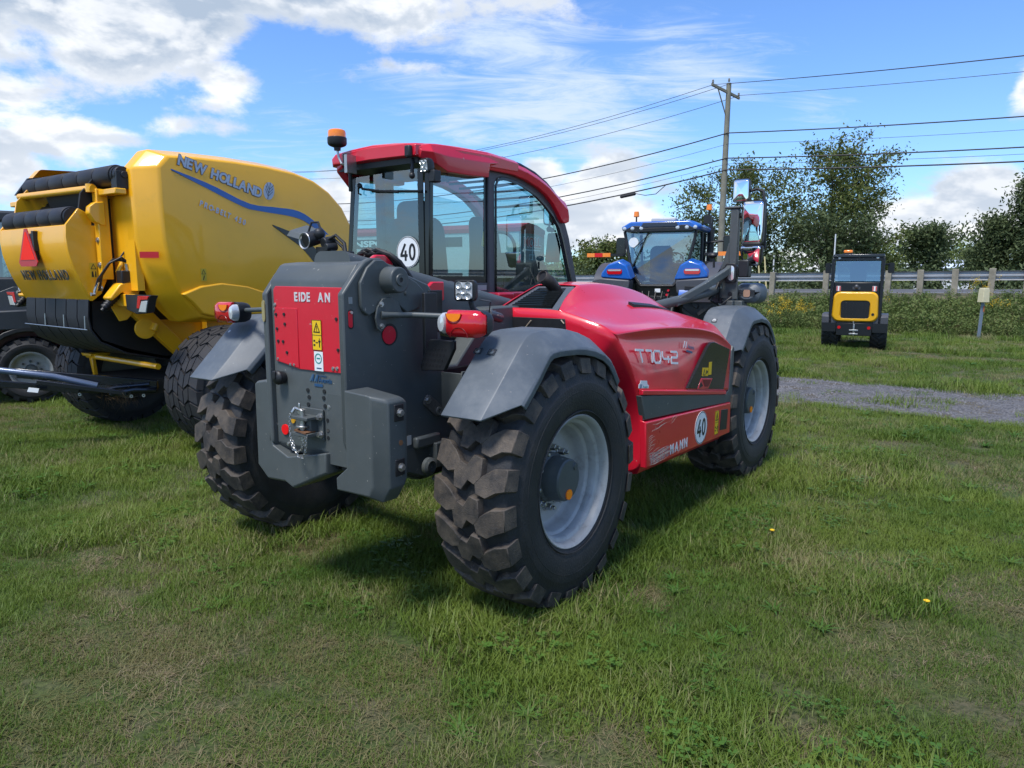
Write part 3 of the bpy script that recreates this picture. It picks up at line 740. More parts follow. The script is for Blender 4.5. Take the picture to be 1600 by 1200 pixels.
def th_fenders():
    P = [(-.655, 1.030), (-.56, 1.125), (-.46, 1.225), (-.365, 1.32), (-.325, 1.352), (-.28, 1.370), (-.22, 1.376), (-.05, 1.378), (.04, 1.368), (.14, 1.347), (.25, 1.312), (.33, 1.27), (.38, 1.21), (.42, 1.10)]
    Q = [(-.50, 1.085), (-.44, 1.14), (-.37, 1.205), (-.315, 1.262), (-.290, 1.285), (-.262, 1.298), (-.20, 1.303), (-.05, 1.300), (.04, 1.292), (.13, 1.275), (.23, 1.245), (.30, 1.205), (.345, 1.160), (.40, 1.09)]
    Pf = [(-.685, 1.06), (-.60, 1.12), (-.54, 1.18), (-.42, 1.325), (-.35, 1.365), (-.28, 1.382), (-.05, 1.392), (.10, 1.372), (.20, 1.335), (.29, 1.265), (.35, 1.19), (.40, 1.10)]
    Qf = [(-.50, 1.09), (-.455, 1.13), (-.41, 1.175), (-.32, 1.265), (-.28, 1.292), (-.24, 1.302), (-.05, 1.310), (.10, 1.290), (.19, 1.255), (.27, 1.20), (.33, 1.145), (.38, 1.09)]
    for (cx, sg, p_, q_) in ((0, -1, P, Q), (0, 1, P, Q), (2.855, -1, Pf, Qf), (2.855, 1, Pf, Qf)):
        f = fender(cx, sg, TH, p_, q_)
        for yy in (-.02, -.10):
            if cx > 1 and yy < -.09: continue
            y0 = -(.955 + yy + .02) if sg < 0 else .955 + yy + .02 + .10
            x0, z0 = (-.402, 1.288) if cx < 1 else (-.45, 1.292)
            nrm = Vector((-.70, 0, .71)); up = Vector((.71, 0, .70)); rt = Vector((0, -1, 0))
            c = Vector((cx + x0, y0, z0)) + nrm * .003
            plate('bolt_pocket', mat('pocket_dark', (.03, .035, .045), .6), f, c - rt * .021 - up * .017, rt, up, .042, .034, .002)
            b = MB(); bolt(b, c + nrm * .002, nrm, .0105, .008); b.build('bolt', STEEL, f)
th_fenders()
def th_bonnet():
    # columns: 0 left foot, 1 left edge, 2 top left, 3 top middle, 4 bulge edge, 5 bulge foot, 6 shoulder, 7 bevel top, 8 crease, 9 undercut, 10 side, 11 side fold, 12 foot
    S = [
     [(.50,-.315,.95),(.50,-.315,1.440),(.50,-.335,1.447),(.50,-.55,1.446),(.50,-.745,1.440),(.50,-.765,1.430),(.505,-.88,1.402),(.515,-1.0,1.368),(.54,-1.08,1.318),(.565,-1.085,1.280),(.62,-1.115,1.19),(.70,-1.128,1.06),(.73,-1.14,.985)],
     [(.72,-.318,.95),(.70,-.315,1.510),(.70,-.335,1.520),(.70,-.52,1.520),(.70,-.665,1.514),(.705,-.745,1.470),(.70,-.88,1.410),(.70,-1.0,1.352),(.72,-1.098,1.322),(.73,-1.086,1.27),(.745,-1.115,1.19),(.76,-1.135,1.055),(.78,-1.145,.980)],
     [(.92,-.318,.95),(.90,-.315,1.568),(.90,-.335,1.578),(.90,-.50,1.581),(.90,-.625,1.574),(.90,-.735,1.483),(.90,-.88,1.412),(.90,-1.0,1.347),(.93,-1.108,1.325),(.93,-1.09,1.27),(.91,-1.112,1.19),(.90,-1.135,1.06),(.90,-1.146,.965)],
     [(1.15,-.318,.95),(1.15,-.315,1.582),(1.15,-.335,1.594),(1.15,-.46,1.600),(1.15,-.61,1.585),(1.15,-.745,1.484),(1.15,-.88,1.412),(1.15,-1.0,1.347),(1.18,-1.114,1.319),(1.18,-1.090,1.262),(1.16,-1.110,1.19),(1.15,-1.136,1.045),(1.15,-1.147,.935)],
     [(1.45,-.318,.95),(1.45,-.315,1.570),(1.45,-.335,1.584),(1.45,-.46,1.592),(1.45,-.60,1.573),(1.45,-.745,1.463),(1.45,-.88,1.408),(1.45,-1.0,1.349),(1.46,-1.12,1.305),(1.46,-1.098,1.25),(1.45,-1.116,1.18),(1.45,-1.140,1.02),(1.45,-1.149,.895)],
     [(1.80,-.318,.95),(1.80,-.315,1.530),(1.80,-.335,1.542),(1.80,-.46,1.548),(1.80,-.60,1.528),(1.80,-.745,1.415),(1.80,-.90,1.380),(1.78,-1.015,1.333),(1.78,-1.131,1.270),(1.80,-1.118,1.22),(1.80,-1.130,1.16),(1.80,-1.146,1.0),(1.80,-1.152,.848)],
     [(2.02,-.318,.95),(2.02,-.315,1.470),(2.02,-.335,1.482),(2.02,-.46,1.486),(2.02,-.62,1.464),(2.01,-.755,1.375),(2.01,-.92,1.348),(2.03,-1.032,1.315),(2.0,-1.14,1.228),(2.02,-1.132,1.185),(2.03,-1.140,1.13),(2.04,-1.150,.98),(2.05,-1.154,.818)],
     [(2.18,-.318,.95),(2.18,-.315,1.370),(2.18,-.335,1.390),(2.18,-.48,1.390),(2.17,-.66,1.375),(2.15,-.80,1.335),(2.15,-.95,1.305),(2.15,-1.07,1.268),(2.15,-1.146,1.168),(2.17,-1.142,1.13),(2.18,-1.146,1.08),(2.19,-1.152,.96),(2.20,-1.155,.800)],
     [(2.28,-.318,.95),(2.28,-.315,1.20),(2.28,-.335,1.21),(2.28,-.50,1.21),(2.27,-.70,1.21),(2.26,-.84,1.20),(2.25,-.98,1.19),(2.23,-1.09,1.175),(2.235,-1.148,1.130),(2.25,-1.148,1.10),(2.25,-1.148,1.06),(2.26,-1.150,.94),(2.27,-1.152,.79)],
    ]
    b = MB(); n = len(S[0])
    # grille opening: leave out the panels between stations 0..2, columns 2..4
    vs = [p for r in S for p in r]; fs = []
    for k in range(len(S) - 1):
        for i in range(n - 1):
            if k < 2 and i in (2, 3): continue
            fs.append((k * n + i, k * n + i + 1, (k + 1) * n + i + 1, (k + 1) * n + i))
    b.add(vs, fs)
    o = b.build('bonnet', RED, TH, smooth=True, sharp=False)
    me = o.data
    # crease the styled edges, subdivide the rest
    bm = bmesh.new(); bm.from_mesh(me); cl = bm.edges.layers.float.new('crease_edge')
    bm.verts.ensure_lookup_table()
    def cr(a, c, v):
        e = bm.edges.get((bm.verts[a], bm.verts[c]))
        if e: e[cl] = v
    N_ = len(S)
    for k in range(N_ - 1):
        for col, v in ((0, 1), (1, .9), (2, .6), (4, .75 if k > 1 else .95), (5, .9 if 0 < k < 6 else .5), (7, .7 if k < 7 else .4), (8, .97 if k < 7 else .7), (9, .3), (11, .6), (12, 1)):
            cr(k * n + col, (k + 1) * n + col, v)
    for i in range(n - 1):
        for k, v in ((0, 1), (2, .9 if i in (1, 2, 3, 4) else 0), (N_ - 1, .8), (N_ - 2, .25)):
            if v: cr(k * n + i, k * n + i + 1, v)
    bmesh.ops.recalc_face_normals(bm, faces=bm.faces)
    bm.to_mesh(me); bm.free()
    sub = o.modifiers.new('subsurf', 'SUBSURF'); sub.levels = sub.render_levels = 3
    so = o.modifiers.new('solid', 'SOLIDIFY'); so.thickness = .006; so.offset = -1
    # wheel-arch panel: same control points along the shared edge, so both surfaces meet exactly
    ra = S[0][1:] + [(.765, -1.142, .90), (.79, -1.145, .80), (.80, -1.145, .62), (.80, -1.145, .50)]
    inn = [(.505, -.318, 1.0), (.505, -.335, 1.0), (.505, -.55, 1.0), (.505, -.72, 1.0), (.505, -.74, 1.0), (.507, -.80, 1.0), (.52, -.84, 1.0), (.54, -.87, 1.0), (.565, -.88, 1.0), (.62, -.90, 1.0), (.70, -.90, .97), (.73, -.90, .93), (.765, -.90, .87), (.79, -.90, .78), (.80, -.90, .62), (.80, -.90, .42)]
    b = MB(); b.loft([ra, inn], closed=False, caps=False)
    w = b.build('wheel_arch_panel', RED, TH, smooth=True, sharp=False); me = w.data
    bm = bmesh.new(); bm.from_mesh(me); cl = bm.edges.layers.float.new('crease_edge'); bm.verts.ensure_lookup_table()
    for i in range(len(ra) - 1):
        e_ = bm.edges.get((bm.verts[i], bm.verts[i + 1])); e_[cl] = 1
    bm.to_mesh(me); bm.free()
    sub = w.modifiers.new('subsurf', 'SUBSURF'); sub.levels = sub.render_levels = 3
    so = w.modifiers.new('solid', 'SOLIDIFY'); so.thickness = .006; so.offset = 0
    b = MB(); b.prism([(-.392, 1.29), (-.388, 1.392), (-.788, 1.392), (-.80, 1.29)], 0, .494, .500); pp = b.build('dark_rear_panel', BLACK, TH, bevel=.003)
    b = MB(); b.cyl((.492, -.50, 1.31), (.492, -.56, 1.375), .004, n=6); b.cyl((.490, -.765, 1.385), (.490, -.785, 1.365), .004, n=6); b.build('prop_rod', mat('tan_metal', (.35, .28, .2), .5), pp)
    # grille: dark tray under the opening, frame, slats
    G0, G1 = Vector((.515, 0, 1.434)), Vector((.895, 0, 1.562))
    sl = (G1 - G0).normalized(); nrm = Vector((-sl.z, 0, sl.x))
    def gp(t, y, h=0.0):
        p = G0.lerp(G1, t) + nrm * h; return (p.x, y, p.z)
    b = MB(); b.add([gp(0, -.33, -.06), gp(0, -.75, -.06), gp(1, -.62, -.06), gp(1, -.33, -.06)], [(0, 1, 2, 3)]); b.build('grille_tray', DARKM, TH)
    g = MB()
    # frame bars (butted)
    outer = [gp(0, -.333), gp(0, -.728), gp(1, -.612), gp(1, -.333)]; inner = [gp(.06, -.365), gp(.06, -.675), gp(.94, -.565), gp(.94, -.365)]
    for i in range(4):
        j = (i + 1) % 4
        q = [outer[i], outer[j], inner[j], inner[i]]
        g.loft([[tuple(Vector(p) + nrm * .004) for p in q], [tuple(Vector(p) - nrm * .03) for p in q]])
    fr = g.build('grille_frame', mat('grille_grey', (.085, .10, .115), .35), TH, bevel=.002)
    slat = None
    for k in range(9):
        t = .09 + k * .075
        b = MB(); yb = -.66 + t * .11
        a0, a1 = gp(t, -.375, -.040), gp(t + .045, -.375, .012)
        c0, c1 = gp(t, yb, -.040), gp(t + .045, yb, .012)
        dz = sl * .006
        b.loft([[a0, a1, tuple(Vector(a1) + dz), tuple(Vector(a0) + dz)], [c0, c1, tuple(Vector(c1) + dz), tuple(Vector(c0) + dz)]])
        b.build('grille_slat', BLACKG, fr)
    b = MB(); e0, e1 = Vector((.83, -.49, 1.50)), Vector((.73, -.475, 1.605))
    b.tube([(.92, -.50, 1.47), (.87, -.495, 1.535), (.81, -.485, 1.592), (.735, -.470, 1.630)], .039, 24, caps=False)
    ex = b.build('exhaust_pipe', mat('exhaust_steel', (.05, .042, .038), .5, metal=.4, var=.4, vscale=30), TH)
    so = ex.modifiers.new('solid', 'SOLIDIFY'); so.thickness = .004
    b = MB(); b.cyl((.765, -.4765, 1.615), (.745, -.472, 1.625), .0365, n=20); b.build('exhaust_bore', INK, ex)
    # long vent slot
    vs = [Vector((1.26, -.815, 1.462)), Vector((1.60, -.808, 1.437)), Vector((1.88, -.80, 1.398))]
    b = MB(); rr = []
    for p in vs: rr.append([tuple(p + Vector((0, .018, .006))), tuple(p + Vector((0, -.020, -.010))), tuple(p + Vector((0, -.020, -.03))), tuple(p + Vector((0, .018, -.03)))])
    b.loft(rr); b.build('vent_slot', INK, TH)
    # lower ledge line (bright red lip) and grey band
    zt = lambda x: 1.09 - .133 * x + .0            # height of the lip along x (measured .995 at .70, .806 at 2.12)
    b = MB()
    A = [(.74, .985), (2.27, .795)]
    b.loft([[(x, -1.140, z), (x, -1.166, z - .004), (x, -1.166, z - .030), (x, -1.14, z - .034)] for x, z in ((.735, .992), (1.4, .905), (2.13, .810))])
    b.build('side_lip', RED, TH, bevel=.003)
    band = [(.735, .955), (1.4, .872), (2.13, .778), (2.205, .80), (2.235, 1.09), (2.262, 1.125), (2.285, 1.10), (2.285, .705), (1.5, .760), (.785, .808), (.765, .87)]
    b = MB(); b.prism(band, 1, -1.158, -1.120); b.build('grey_band', GREY_P, TH, bevel=.004)
    # side window of dark mesh
    win = [(1.40, .915), (1.73, 1.155), (1.79, 1.182), (1.86, 1.182), (2.185, 1.105), (2.085, .822)]
    b = MB(); b.prism(win, 1, -1.1605, -1.14); wi = b.build('dark_side_window', mat('mesh_dark', (.018, .017, .017), .22, var=.3, vscale=60), TH, bevel=.003)
    fr = [(1.637, .955), (1.848, .93), (1.77, .867), (1.574, .889)]
    b = MB(); b.prism(fr, 1, -1.163, -1.158); hd = b.build('latch_surround', RED, TH, bevel=.004)
    b = MB(); b.prism([(1.655, .942), (1.815, .923), (1.765, .882), (1.70, .890)], 1, -1.1645, -1.163); b.build('latch_recess', mat('deep_red', (.16, .004, .008), .5), hd)
    b = MB(); b.prism([(1.62, .935), (1.665, .90), (1.60, .893)], 1, -1.1650, -1.163); b.build('latch_catch', INK, hd)
    warn = plate('warning_sticker', YEL_S, TH, (1.647, -1.161, .968), (1, 0, -.1), (0, 0, 1), .108, .056, .0015)
    b = MB(); F = frame((1.66, -1.1626, .974), (1, 0, -.1), (0, 0, 1)); tri = [(0, 0), (.04, 0), (.02, .036)]; stroke2d(b, tri + [tri[0], tri[1]], .005, F, .001); b.prism([(.055, .005), (.085, .015), (.085, .028), (.055, .03)], 2, 0, .001, xf=F); b.build('sticker_print', INK, warn)
    plate('yellow_strip_sticker', YEL_S, TH, (1.765, -1.161, .962), (1, 0, -.05), (0, 0, 1), .052, .088, .0015)
    # model name
    b = MB(); F = frame((.722, -1.128, 1.147), (1, -.015, -.105), (0, .13, 1)); w = .0135
    F = F @ Matrix.Translation((0, 0, .004))
    H = .070
    stroke2d(b, [(-.025, H), (.080, H)], w, F, .003); stroke2d(b, [(.032, H), (.062, 0)], w, F, .003)
    stroke2d(b, [(.112, H), (.180, H), (.190, H * .8), (.193, 0)], w, F, .003)
    stroke2d(b, [(.215, H * .82), (.232, H), (.292, H), (.308, H * .82), (.308, H * .18), (.292, 0), (.232, 0), (.215, H * .18), (.215, H * .82), (.232, H)], w, F, .003)
    stroke2d(b, [(.335, H), (.335, H * .55), (.35, H * .35), (.44, H * .35)], w, F, .003); stroke2d(b, [(.418, H * .62), (.418, 0)], w, F, .0032)
    stroke2d(b, [(.458, H), (.545, H), (.555, H * .85), (.555, H * .62), (.545, H * .5), (.475, H * .5), (.462, H * .38), (.462, 0), (.56, 0)], w, F, .003)
    b.build('model_number', SILVER, TH)
    # stickers on the bonnet
    st = plate('dealer_sticker', WHITE, TH, (.700, -1.1515, 1.000), (1, 0, -.13), (0, 0, 1), .0, .0, .0015, poly=[(0, .004), (.0, .025), (.012, .028), (.022, .048), (.105, .048), (.115, .028), (.135, .022), (.132, .004)])
    text('Avantis', 'sticker_text', GREEN_P, st, (.755, -1.1532, .998), (1, 0, -.13), (0, 0, 1), .022, .0005)
    b = MB(); F = frame((.712, -1.1532, .999), (1, 0, -.13), (0, 0, 1))
    for k in range(2): b.prism([(k * .014, 0), (.008 + k * .014, 0), (.016 + k * .014, .026), (.010 + k * .014, .026)], 2, 0, .0006, xf=F)
    b.build('sticker_mark', BLUE_P, st)
    b = MB(); F = frame((1.385, -1.124, 1.178), (1, -.01, -.2), (0, .10, 1)); F = F @ Matrix.Translation((0, 0, .006))
    for k in range(2): b.prism([(k * .032, 0), (.012 + k * .032, 0), (.028 + k * .032, .045), (.018 + k * .032, .045)], 2, 0, .001, xf=F)
    bd = b.build('dealer_badge', SILVER, TH)
    text('Avantis', 'badge_text', BLUE_P, bd, F @ Vector((.075, .006, 0)), (1, -.01, -.2), (0, .10, 1), .038, .0006)
    b = MB(); b.prism([(.05, -.022), (.15, -.022), (.15, -.008), (.05, -.008)], 2, 0, .001, xf=F); b.build('badge_strip', BLUE_P, bd)
    # lower side box
    low = [(.775, .797), (2.225, .707), (2.232, .478), (.797, .520)]
    b = MB()
    b.loft([[(x, -1.130, z + (.006 if z > .6 else 0)) for x, z in low], [(x, -1.166, z) for x, z in low], [(x + (.006 if x < 1 else -.006), -1.170, z + (-.006 if z > .6 else .006)) for x, z in low]])
    b.loft([[(.80, -1.13, .798), (.80, -.90, .84), (.83, -.90, .42), (.82, -1.10, .47), (.80, -1.13, .52)], [(2.20, -1.13, .708), (2.2, -.90, .76), (2.20, -.90, .40), (2.2, -1.10, .43), (2.2, -1.13, .478)]])
    lo = b.build('side_box', RED, TH, bevel=.006)
    speed_disc(TH, (1.642, -1.1705, .618), (1, 0, -.02), (0, 0, 1), .112)
    wn = warn_sticker(TH, (1.90, -1.1705, .520), (1, 0, -.03), (0, 0, 1), .072, .17)
    b = MB(); b.prism([(2.005, .535), (2.025, .682), (2.165, .668), (2.150, .520)], 1, -1.1725, -1.168); b.build('dark_step_opening', BLACK, TH, bevel=.003)
    # lettering, first half scraped away
    for ch, x, z in (('W', .850, .530), ('E', .935, .533), ('I', .992, .534), ('D', 1.018, .5345), ('E', 1.083, .536), ('M', 1.140, .5365), ('A', 1.218, .537), ('N', 1.292, .536), ('N', 1.362, .535)):
        text(ch, 'letter', SILVER if x > 1.13 else mat('scraped_print', (.33, .17, .18), .5), TH, (x - .012, -1.1712, z), (1, 0, -.03), (0, 0, 1), .084, .0006, bold=.003, sx=.92)
    # scrape marks down to pale filler
    random.seed(11); b = MB(); F = frame((0, -1.1722, 0), (1, 0, 0), (0, 0, 1))
    SC = mat('scraped_filler', (.62, .42, .33), .6, var=.25, vscale=50)
    def scr(x0, z0, x1, z1, w, wob=.006):
        n = 8; P_, Q_ = [], []
        ph = random.random() * 6
        for k in range(n + 1):
            t = k / n; x = x0 + (x1 - x0) * t; z = z0 + (z1 - z0) * t + wob * math.sin(ph + t * 5) + random.uniform(-.001, .001)
            ww = w * math.sin(math.pi * min(1, max(.06, t))) * random.uniform(.5, 1)
            P_.append((x, z + ww / 2)); Q_.append((x, z - ww / 2))
        for k in range(n): b.prism([Q_[k], Q_[k + 1], P_[k + 1], P_[k]], 2, 0, .0004, xf=F)
    for (x0, z0, x1, z1, w) in ((.86, .768, 1.05, .768, .006), (.86, .738, 1.08, .745, .008), (1.12, .752, 1.22, .772, .005), (1.12, .735, 1.24, .760, .005), (.85, .722, .93, .745, .005)): scr(x0, z0, x1, z1, w)
    for k in range(16):
        z = .602 - k * .0052; scr(.812 + random.uniform(0, .04), z, random.uniform(.95, 1.24), z + random.uniform(-.004, .018), random.uniform(.002, .008), .004)
    for k in range(8): scr(.808, .70 - k * .012, random.uniform(.84, .92), .705 - k * .011, .004, .002)
    for k in range(4): scr(1.15 + k * .05, .53 + random.uniform(-.005, .01), 1.22 + k * .06, .54 + random.uniform(0, .03), .005)
    b.build('scrape_marks', SC, lo)
th_bonnet()
def th_cab():
    cab = empty('cab', (0, 0, 0)); cab.parent = TH
    YR, YL = .14, .86
    # frame members -------------------------------------------------
    b = MB()
    b.box(.40, 2.12, YR + .02, YL - .02, 1.20, 1.500)                 # body tub
    b.build('cab_body', PILLAR, cab, bevel=.01)
    b = MB(); b.box(.39, .985, YR - .01, YR + .03, 1.50, 1.585); b.box(.375, .39, YR, YL, 1.50, 1.60); b.build('sill_rail', PILLAR, cab, bevel=.006)
    plate('maker_plate', mat('plate_silver', (.35, .36, .37), .4, metal=.5), cab, (.86, YR - .0115, 1.535), (1, 0, 0), (0, 0, 1), .10, .035, .0015)
    b = MB()
    def post(p0, p1, w, d=.035):
        x0, y0, z0 = p0; x1, y1, z1 = p1
        b.loft([[(x0 - w, y0 - d / 2, z0), (x0 + w, y0 - d / 2, z0), (x0 + w, y0 + d / 2, z0), (x0 - w, y0 + d / 2, z0)],
                [(x1 - w, y1 - d / 2, z1), (x1 + w, y1 - d / 2, z1), (x1 + w, y1 + d / 2, z1), (x1 - w, y1 + d / 2, z1)]])
    post((.41, YR + .02, 1.58), (.41, YR - .02 + .02, 2.30), .018, .045)        # right rear
    post((.41, YL + .01, 1.58), (.41, YL - .07, 2.28), .02, .045)             # left rear
    b.build('rear_post', BLACKG, cab, bevel=.006)
    b = MB()
    b.prism([(.978, 1.50), (1.05, 1.50), (1.046, 2.24), (1.07, 2.285), (1.12, 2.300), (1.19, 2.300), (1.30, 2.290), (1.42, 2.265), (1.55, 2.225), (1.68, 2.165), (1.80, 2.090), (1.885, 2.01), (1.94, 1.91), (2.105, 1.50),
             (2.19, 1.50), (2.03, 1.93), (1.975, 2.03), (1.88, 2.13), (1.74, 2.22), (1.60, 2.28), (1.44, 2.32), (1.30, 2.345), (1.15, 2.352), (.978, 2.352)], 1, YR - .02, YR + .02)
    b.build('door_frame', PILLAR, cab, bevel=.008)
    # black rubber round the door glass
    ring = [(1.052, 1.515), (1.052, 2.235), (1.075, 2.275), (1.12, 2.292), (1.19, 2.292), (1.30, 2.282), (1.42, 2.257), (1.55, 2.217), (1.675, 2.157), (1.795, 2.082), (1.878, 2.003), (1.932, 1.905), (2.095, 1.515)]
    b = MB()
    F = Matrix(((1, 0, 0, 0), (0, 0, -1, YR - .021), (0, 1, 0, 0), (0, 0, 0, 1)))
    stroke2d(b, ring + ring[:2], .018, F, .006); b.build('door_seal', BLACKG, cab)
    def pane(nm, pts, m=GLASS, pr=cab):
        # thin pane of glass, 5 mm
        b = MB(); b.add(pts, [tuple(range(len(pts)))]); o = b.build(nm, m, pr, smooth=False); return o
    pane('door_glass', [(x, YR, z) for x, z in ring])
    pane('side_glass', [(.43, YR, 1.60), (.978, YR, 1.585), (.978, YR, 2.29), (.43, YR, 2.30)])
    pane('rear_glass', [(.392, YR + .03, 1.60), (.392, YL - .0, 1.60), (.392, YL - .075, 2.27), (.392, YR + .03, 2.29)])
    pane('left_glass', [(.43, YL + .015, 1.60), (2.1, YL + .015, 1.55), (1.92, YL - .05, 2.0), (1.6, YL - .06, 2.2), (.43, YL - .06, 2.28)], GLASS)
    pane('windscreen', [(2.17, YR + .03, 1.52), (2.17, YL, 1.52), (1.95, YL - .05, 2.05), (1.95, YR + .03, 2.05)], GLASS)
    pane('roof_glass', [(1.95, YR + .03, 2.08), (1.95, YL - .05, 2.08), (1.60, YL - .06, 2.30), (1.60, YR + .03, 2.30)], GLASS)
    b = MB()
    for k in range(7):
        t = k / 6; b.box(1.10 + .12 * k, 1.125 + .12 * k, YR + .04, YL - .08, 2.335 - .16 * t * t, 2.35 - .16 * t * t)
    b.build('roof_guard_bars', BLACK, cab)
    b = MB(); post((2.15, YL + .01, 1.5), (1.93, YL - .05, 2.1), .025, .05); b.box(.66, .80, YL - .03, YL + .01, 1.5, 2.28); b.build('left_posts', PILLAR, cab)
    # rear glass: black printed border, bottom strip, wiper, sticker
    b = MB(); b.box(.386, .391, YR + .03, YL, 1.60, 1.615); b.box(.386, .391, YR + .03, YR + .075, 1.615, 2.28); b.build('glass_border', BLACKG, cab)
    b = MB(); b.box(.43, .978, YR - .004, YR - .001, 1.585, 1.63); b.box(.95, .978, YR - .004, YR - .001, 1.63, 2.29); b.build('glass_border', BLACKG, cab)
    speed_disc(cab, (.3845, .305, 1.780), (0, -1, 0), (0, 0, 1), .098)
    b = MB(); b.tube([(.36, .70, 2.22), (.365, .68, 2.19), (.368, .52, 2.165), (.368, .36, 2.150)], .008, 8); b.tube([(.375, .60, 2.170), (.375, .165, 2.142)], .009, 6); b.ball((.36, .70, 2.21), .018, 10)
    b.tube([(.365, .715, 2.21), (.37, .725, 2.165), (.37, .70, 2.155)], .006, 8)
    b.build('wiper', BLACK, cab)
    # heating wires in the rear glass
    b = MB()
    for k in range(15): b.box(.3935, .3945, .42, YL - .03, 1.66 + k * .034, 1.6612 + k * .034)
    b.build('heater_wires', INK, cab)
    # roof -----------------------------------------------------------
    st = [(.275, 2.408, 2.345), (.30, 2.418, 2.335), (.45, 2.432, 2.33), (.65, 2.440, 2.335), (.95, 2.448, 2.345), (1.26, 2.432, 2.350)]
    b = MB(); rings = []
    for (x, zt, zb) in st:
        e = .10 if x < .29 else .07 if x < .4 else .045 if x < .5 else .03
        yr, yl = (.045 + e, .955 - e)
        rings.append([(x, yr, zb), (x, yr - .006, zt - .03), (x, yr + .03, zt - .004), (x, yr + .2, zt + .012), (x, .5, zt + .02), (x, yl - .2, zt + .012), (x, yl - .03, zt - .004), (x, yl + .006, zt - .03), (x, yl, zb)])
    b.loft(rings); b.build('roof_skin', RED, cab, bevel=.004, angle=50)
    for sgn in (0, 1):
        b = MB()
        ys = (.075, .135) if not sgn else (.835, .905)
        sh = lambda x: x - .045 * max(0, min(1, (x - .5) / .5)) - .035 * max(0, min(1, (x - 1.2) / .6))
        # visor corner + flank + arch in one sculpted band
        top = [(.30, 2.408), (.36, 2.420), (.50, 2.432), (.70, 2.438), (.95, 2.444), (1.12, 2.438), (1.28, 2.424), (1.45, 2.402), (1.60, 2.370), (1.74, 2.326), (1.85, 2.275), (1.94, 2.235), (2.02, 2.205), (2.035, 2.12), (2.03, 2.065)]
        bot = [(.30, 2.335), (.40, 2.305), (.50, 2.270), (.70, 2.272), (.955, 2.280), (.965, 2.335), (1.28, 2.333), (1.45, 2.312), (1.60, 2.278), (1.72, 2.236), (1.82, 2.180), (1.895, 2.115), (1.935, 2.07), (1.965, 2.05), (2.0, 2.04)]
        R0 = []
        for (t, q) in zip(top, bot):
            t = (sh(t[0]), t[1] - .006); q = (sh(q[0]), q[1] - .006)
            fl = .02 if t[0] < 1.0 else 0.0
            yo = ys[0] - fl * (1 if not sgn else 0) if not sgn else ys[1]; yi = ys[1] if not sgn else ys[0]
            s_ = -1 if not sgn else 1
            if t[0] < .31: yo -= s_ * .045
            zm = t[1] * .55 + q[1] * .45
            R0.append([(t[0], yi, t[1] + .004), (t[0], yo - s_ * .028, t[1] - .004), (t[0], yo, zm), (q[0], yo - s_ * .012, q[1]), (q[0], yi, q[1] + .004)])
        b.loft(R0); b.build('roof_flank', RED, cab, bevel=.004, angle=30)
    b = MB(); rr = []
    for (x, z) in ((1.12, 2.428), (1.34, 2.408), (1.52, 2.372), (1.68, 2.316), (1.78, 2.262), (1.82, 2.235)):
        rr.append([(x, .10, z - .01), (x, .11, z + .012), (x, .16, z + .012), (x, .17, z - .01)])
    b.loft(rr); b.build('roof_gutter_strip', BLACK, cab, bevel=.004)
    # rear visor
    b = MB()
    b.loft([[(.265, y, zt), (.265, y, zb), (.33, y, zb + .01), (.33, y, zt + .006)] for y, zt, zb in ((.115, 2.400, 2.335), (.20, 2.412, 2.338), (.5, 2.418, 2.342), (.76, 2.405, 2.335))])
    b.build('rear_visor', RED, cab, bevel=.006)
    b = MB(); b.loft([[(.285, .775, 2.395), (.285, .775, 2.330), (.40, .82, 2.26), (.40, .82, 2.39)], [(.30, .85, 2.37), (.30, .85, 2.30), (.42, .87, 2.205), (.42, .87, 2.37)], [(.36, .885, 2.35), (.36, .88, 2.30), (.50, .885, 2.22), (.50, .885, 2.36)]])
    b.build('visor_corner', RED, cab, bevel=.01)
    b = MB(); b.box(.30, .93, .13, .83, 2.30, 2.335); b.build('roof_lining', BLACK, cab)
    # beacon on a bent bracket
    be = empty('warning_beacon', (.20, .72, 2.40)); be.parent = cab
    b = MB(); b.tube([(.06, -.06, -.09), (.03, -.055, -.085), (.0, -.035, -.07), (0, -.01, -.03), (0, 0, .015)], .008, 8); b.box(-.01, .07, -.095, -.07, -.13, -.02); b.build('beacon_bracket', STEEL, be)
    b = MB(); b.lathe([(.001, .012), (.02, .012), (.022, .030), (.045, .038), (.055, .044), (.060, .055), (.060, .088), (.056, .092), (.001, .092)], axis=2, n=28); b.build('beacon_base', BLACK, be)
    b = MB(); b.lathe([(.055, .092), (.056, .118), (.052, .132), (.040, .139), (.001, .141)], axis=2, n=28); b.build('beacon_lens', ORANGE_L, be)
    # camera box on visor and work lamp under it
    b = MB(); b.box(.235, .267, .135, .180, 2.325, 2.395); b.build('visor_sensor', BLACK, cab, bevel=.01)
    b = MB(); b.box(.245, .268, .70, .725, 2.33, 2.40); b.cyl((.262, .66, 2.37), (.256, .66, 2.37), .007, n=8); b.build('visor_hinge', BLACK, cab, bevel=.004)
    def work_lamp(pr, c, w, h, yaw=0, pitch=0, nm='work_lamp'):
        L_ = empty(nm, c, yaw); L_.parent = pr; L_.rotation_euler = (0, pitch, yaw)
        b = MB(); b.loft([[(x, y, z) for y, z in rrect(w * s, h * s, .018)] for x, s in ((.0, 1), (.02, 1), (.045, .86), (.06, .6))]); b.build('lamp_housing', BLACK, L_, bevel=.003)
        b = MB(); b.prism(rrect(w * .78, h * .78, .012), 0, -.006, .004); b.build('lamp_lens', CLEAR, L_)
        b = MB()
        for (i, j) in ((-.22, .26), (.22, .26), (0, 0), (-.22, -.26), (.22, -.26)):
            b.lathe([(.001, -.0075), (w * .085, -.0075), (w * .13, -.0125), (w * .145, -.0125), (w * .145, -.006)], c=(0, w * i, h * j), axis=0, n=12)
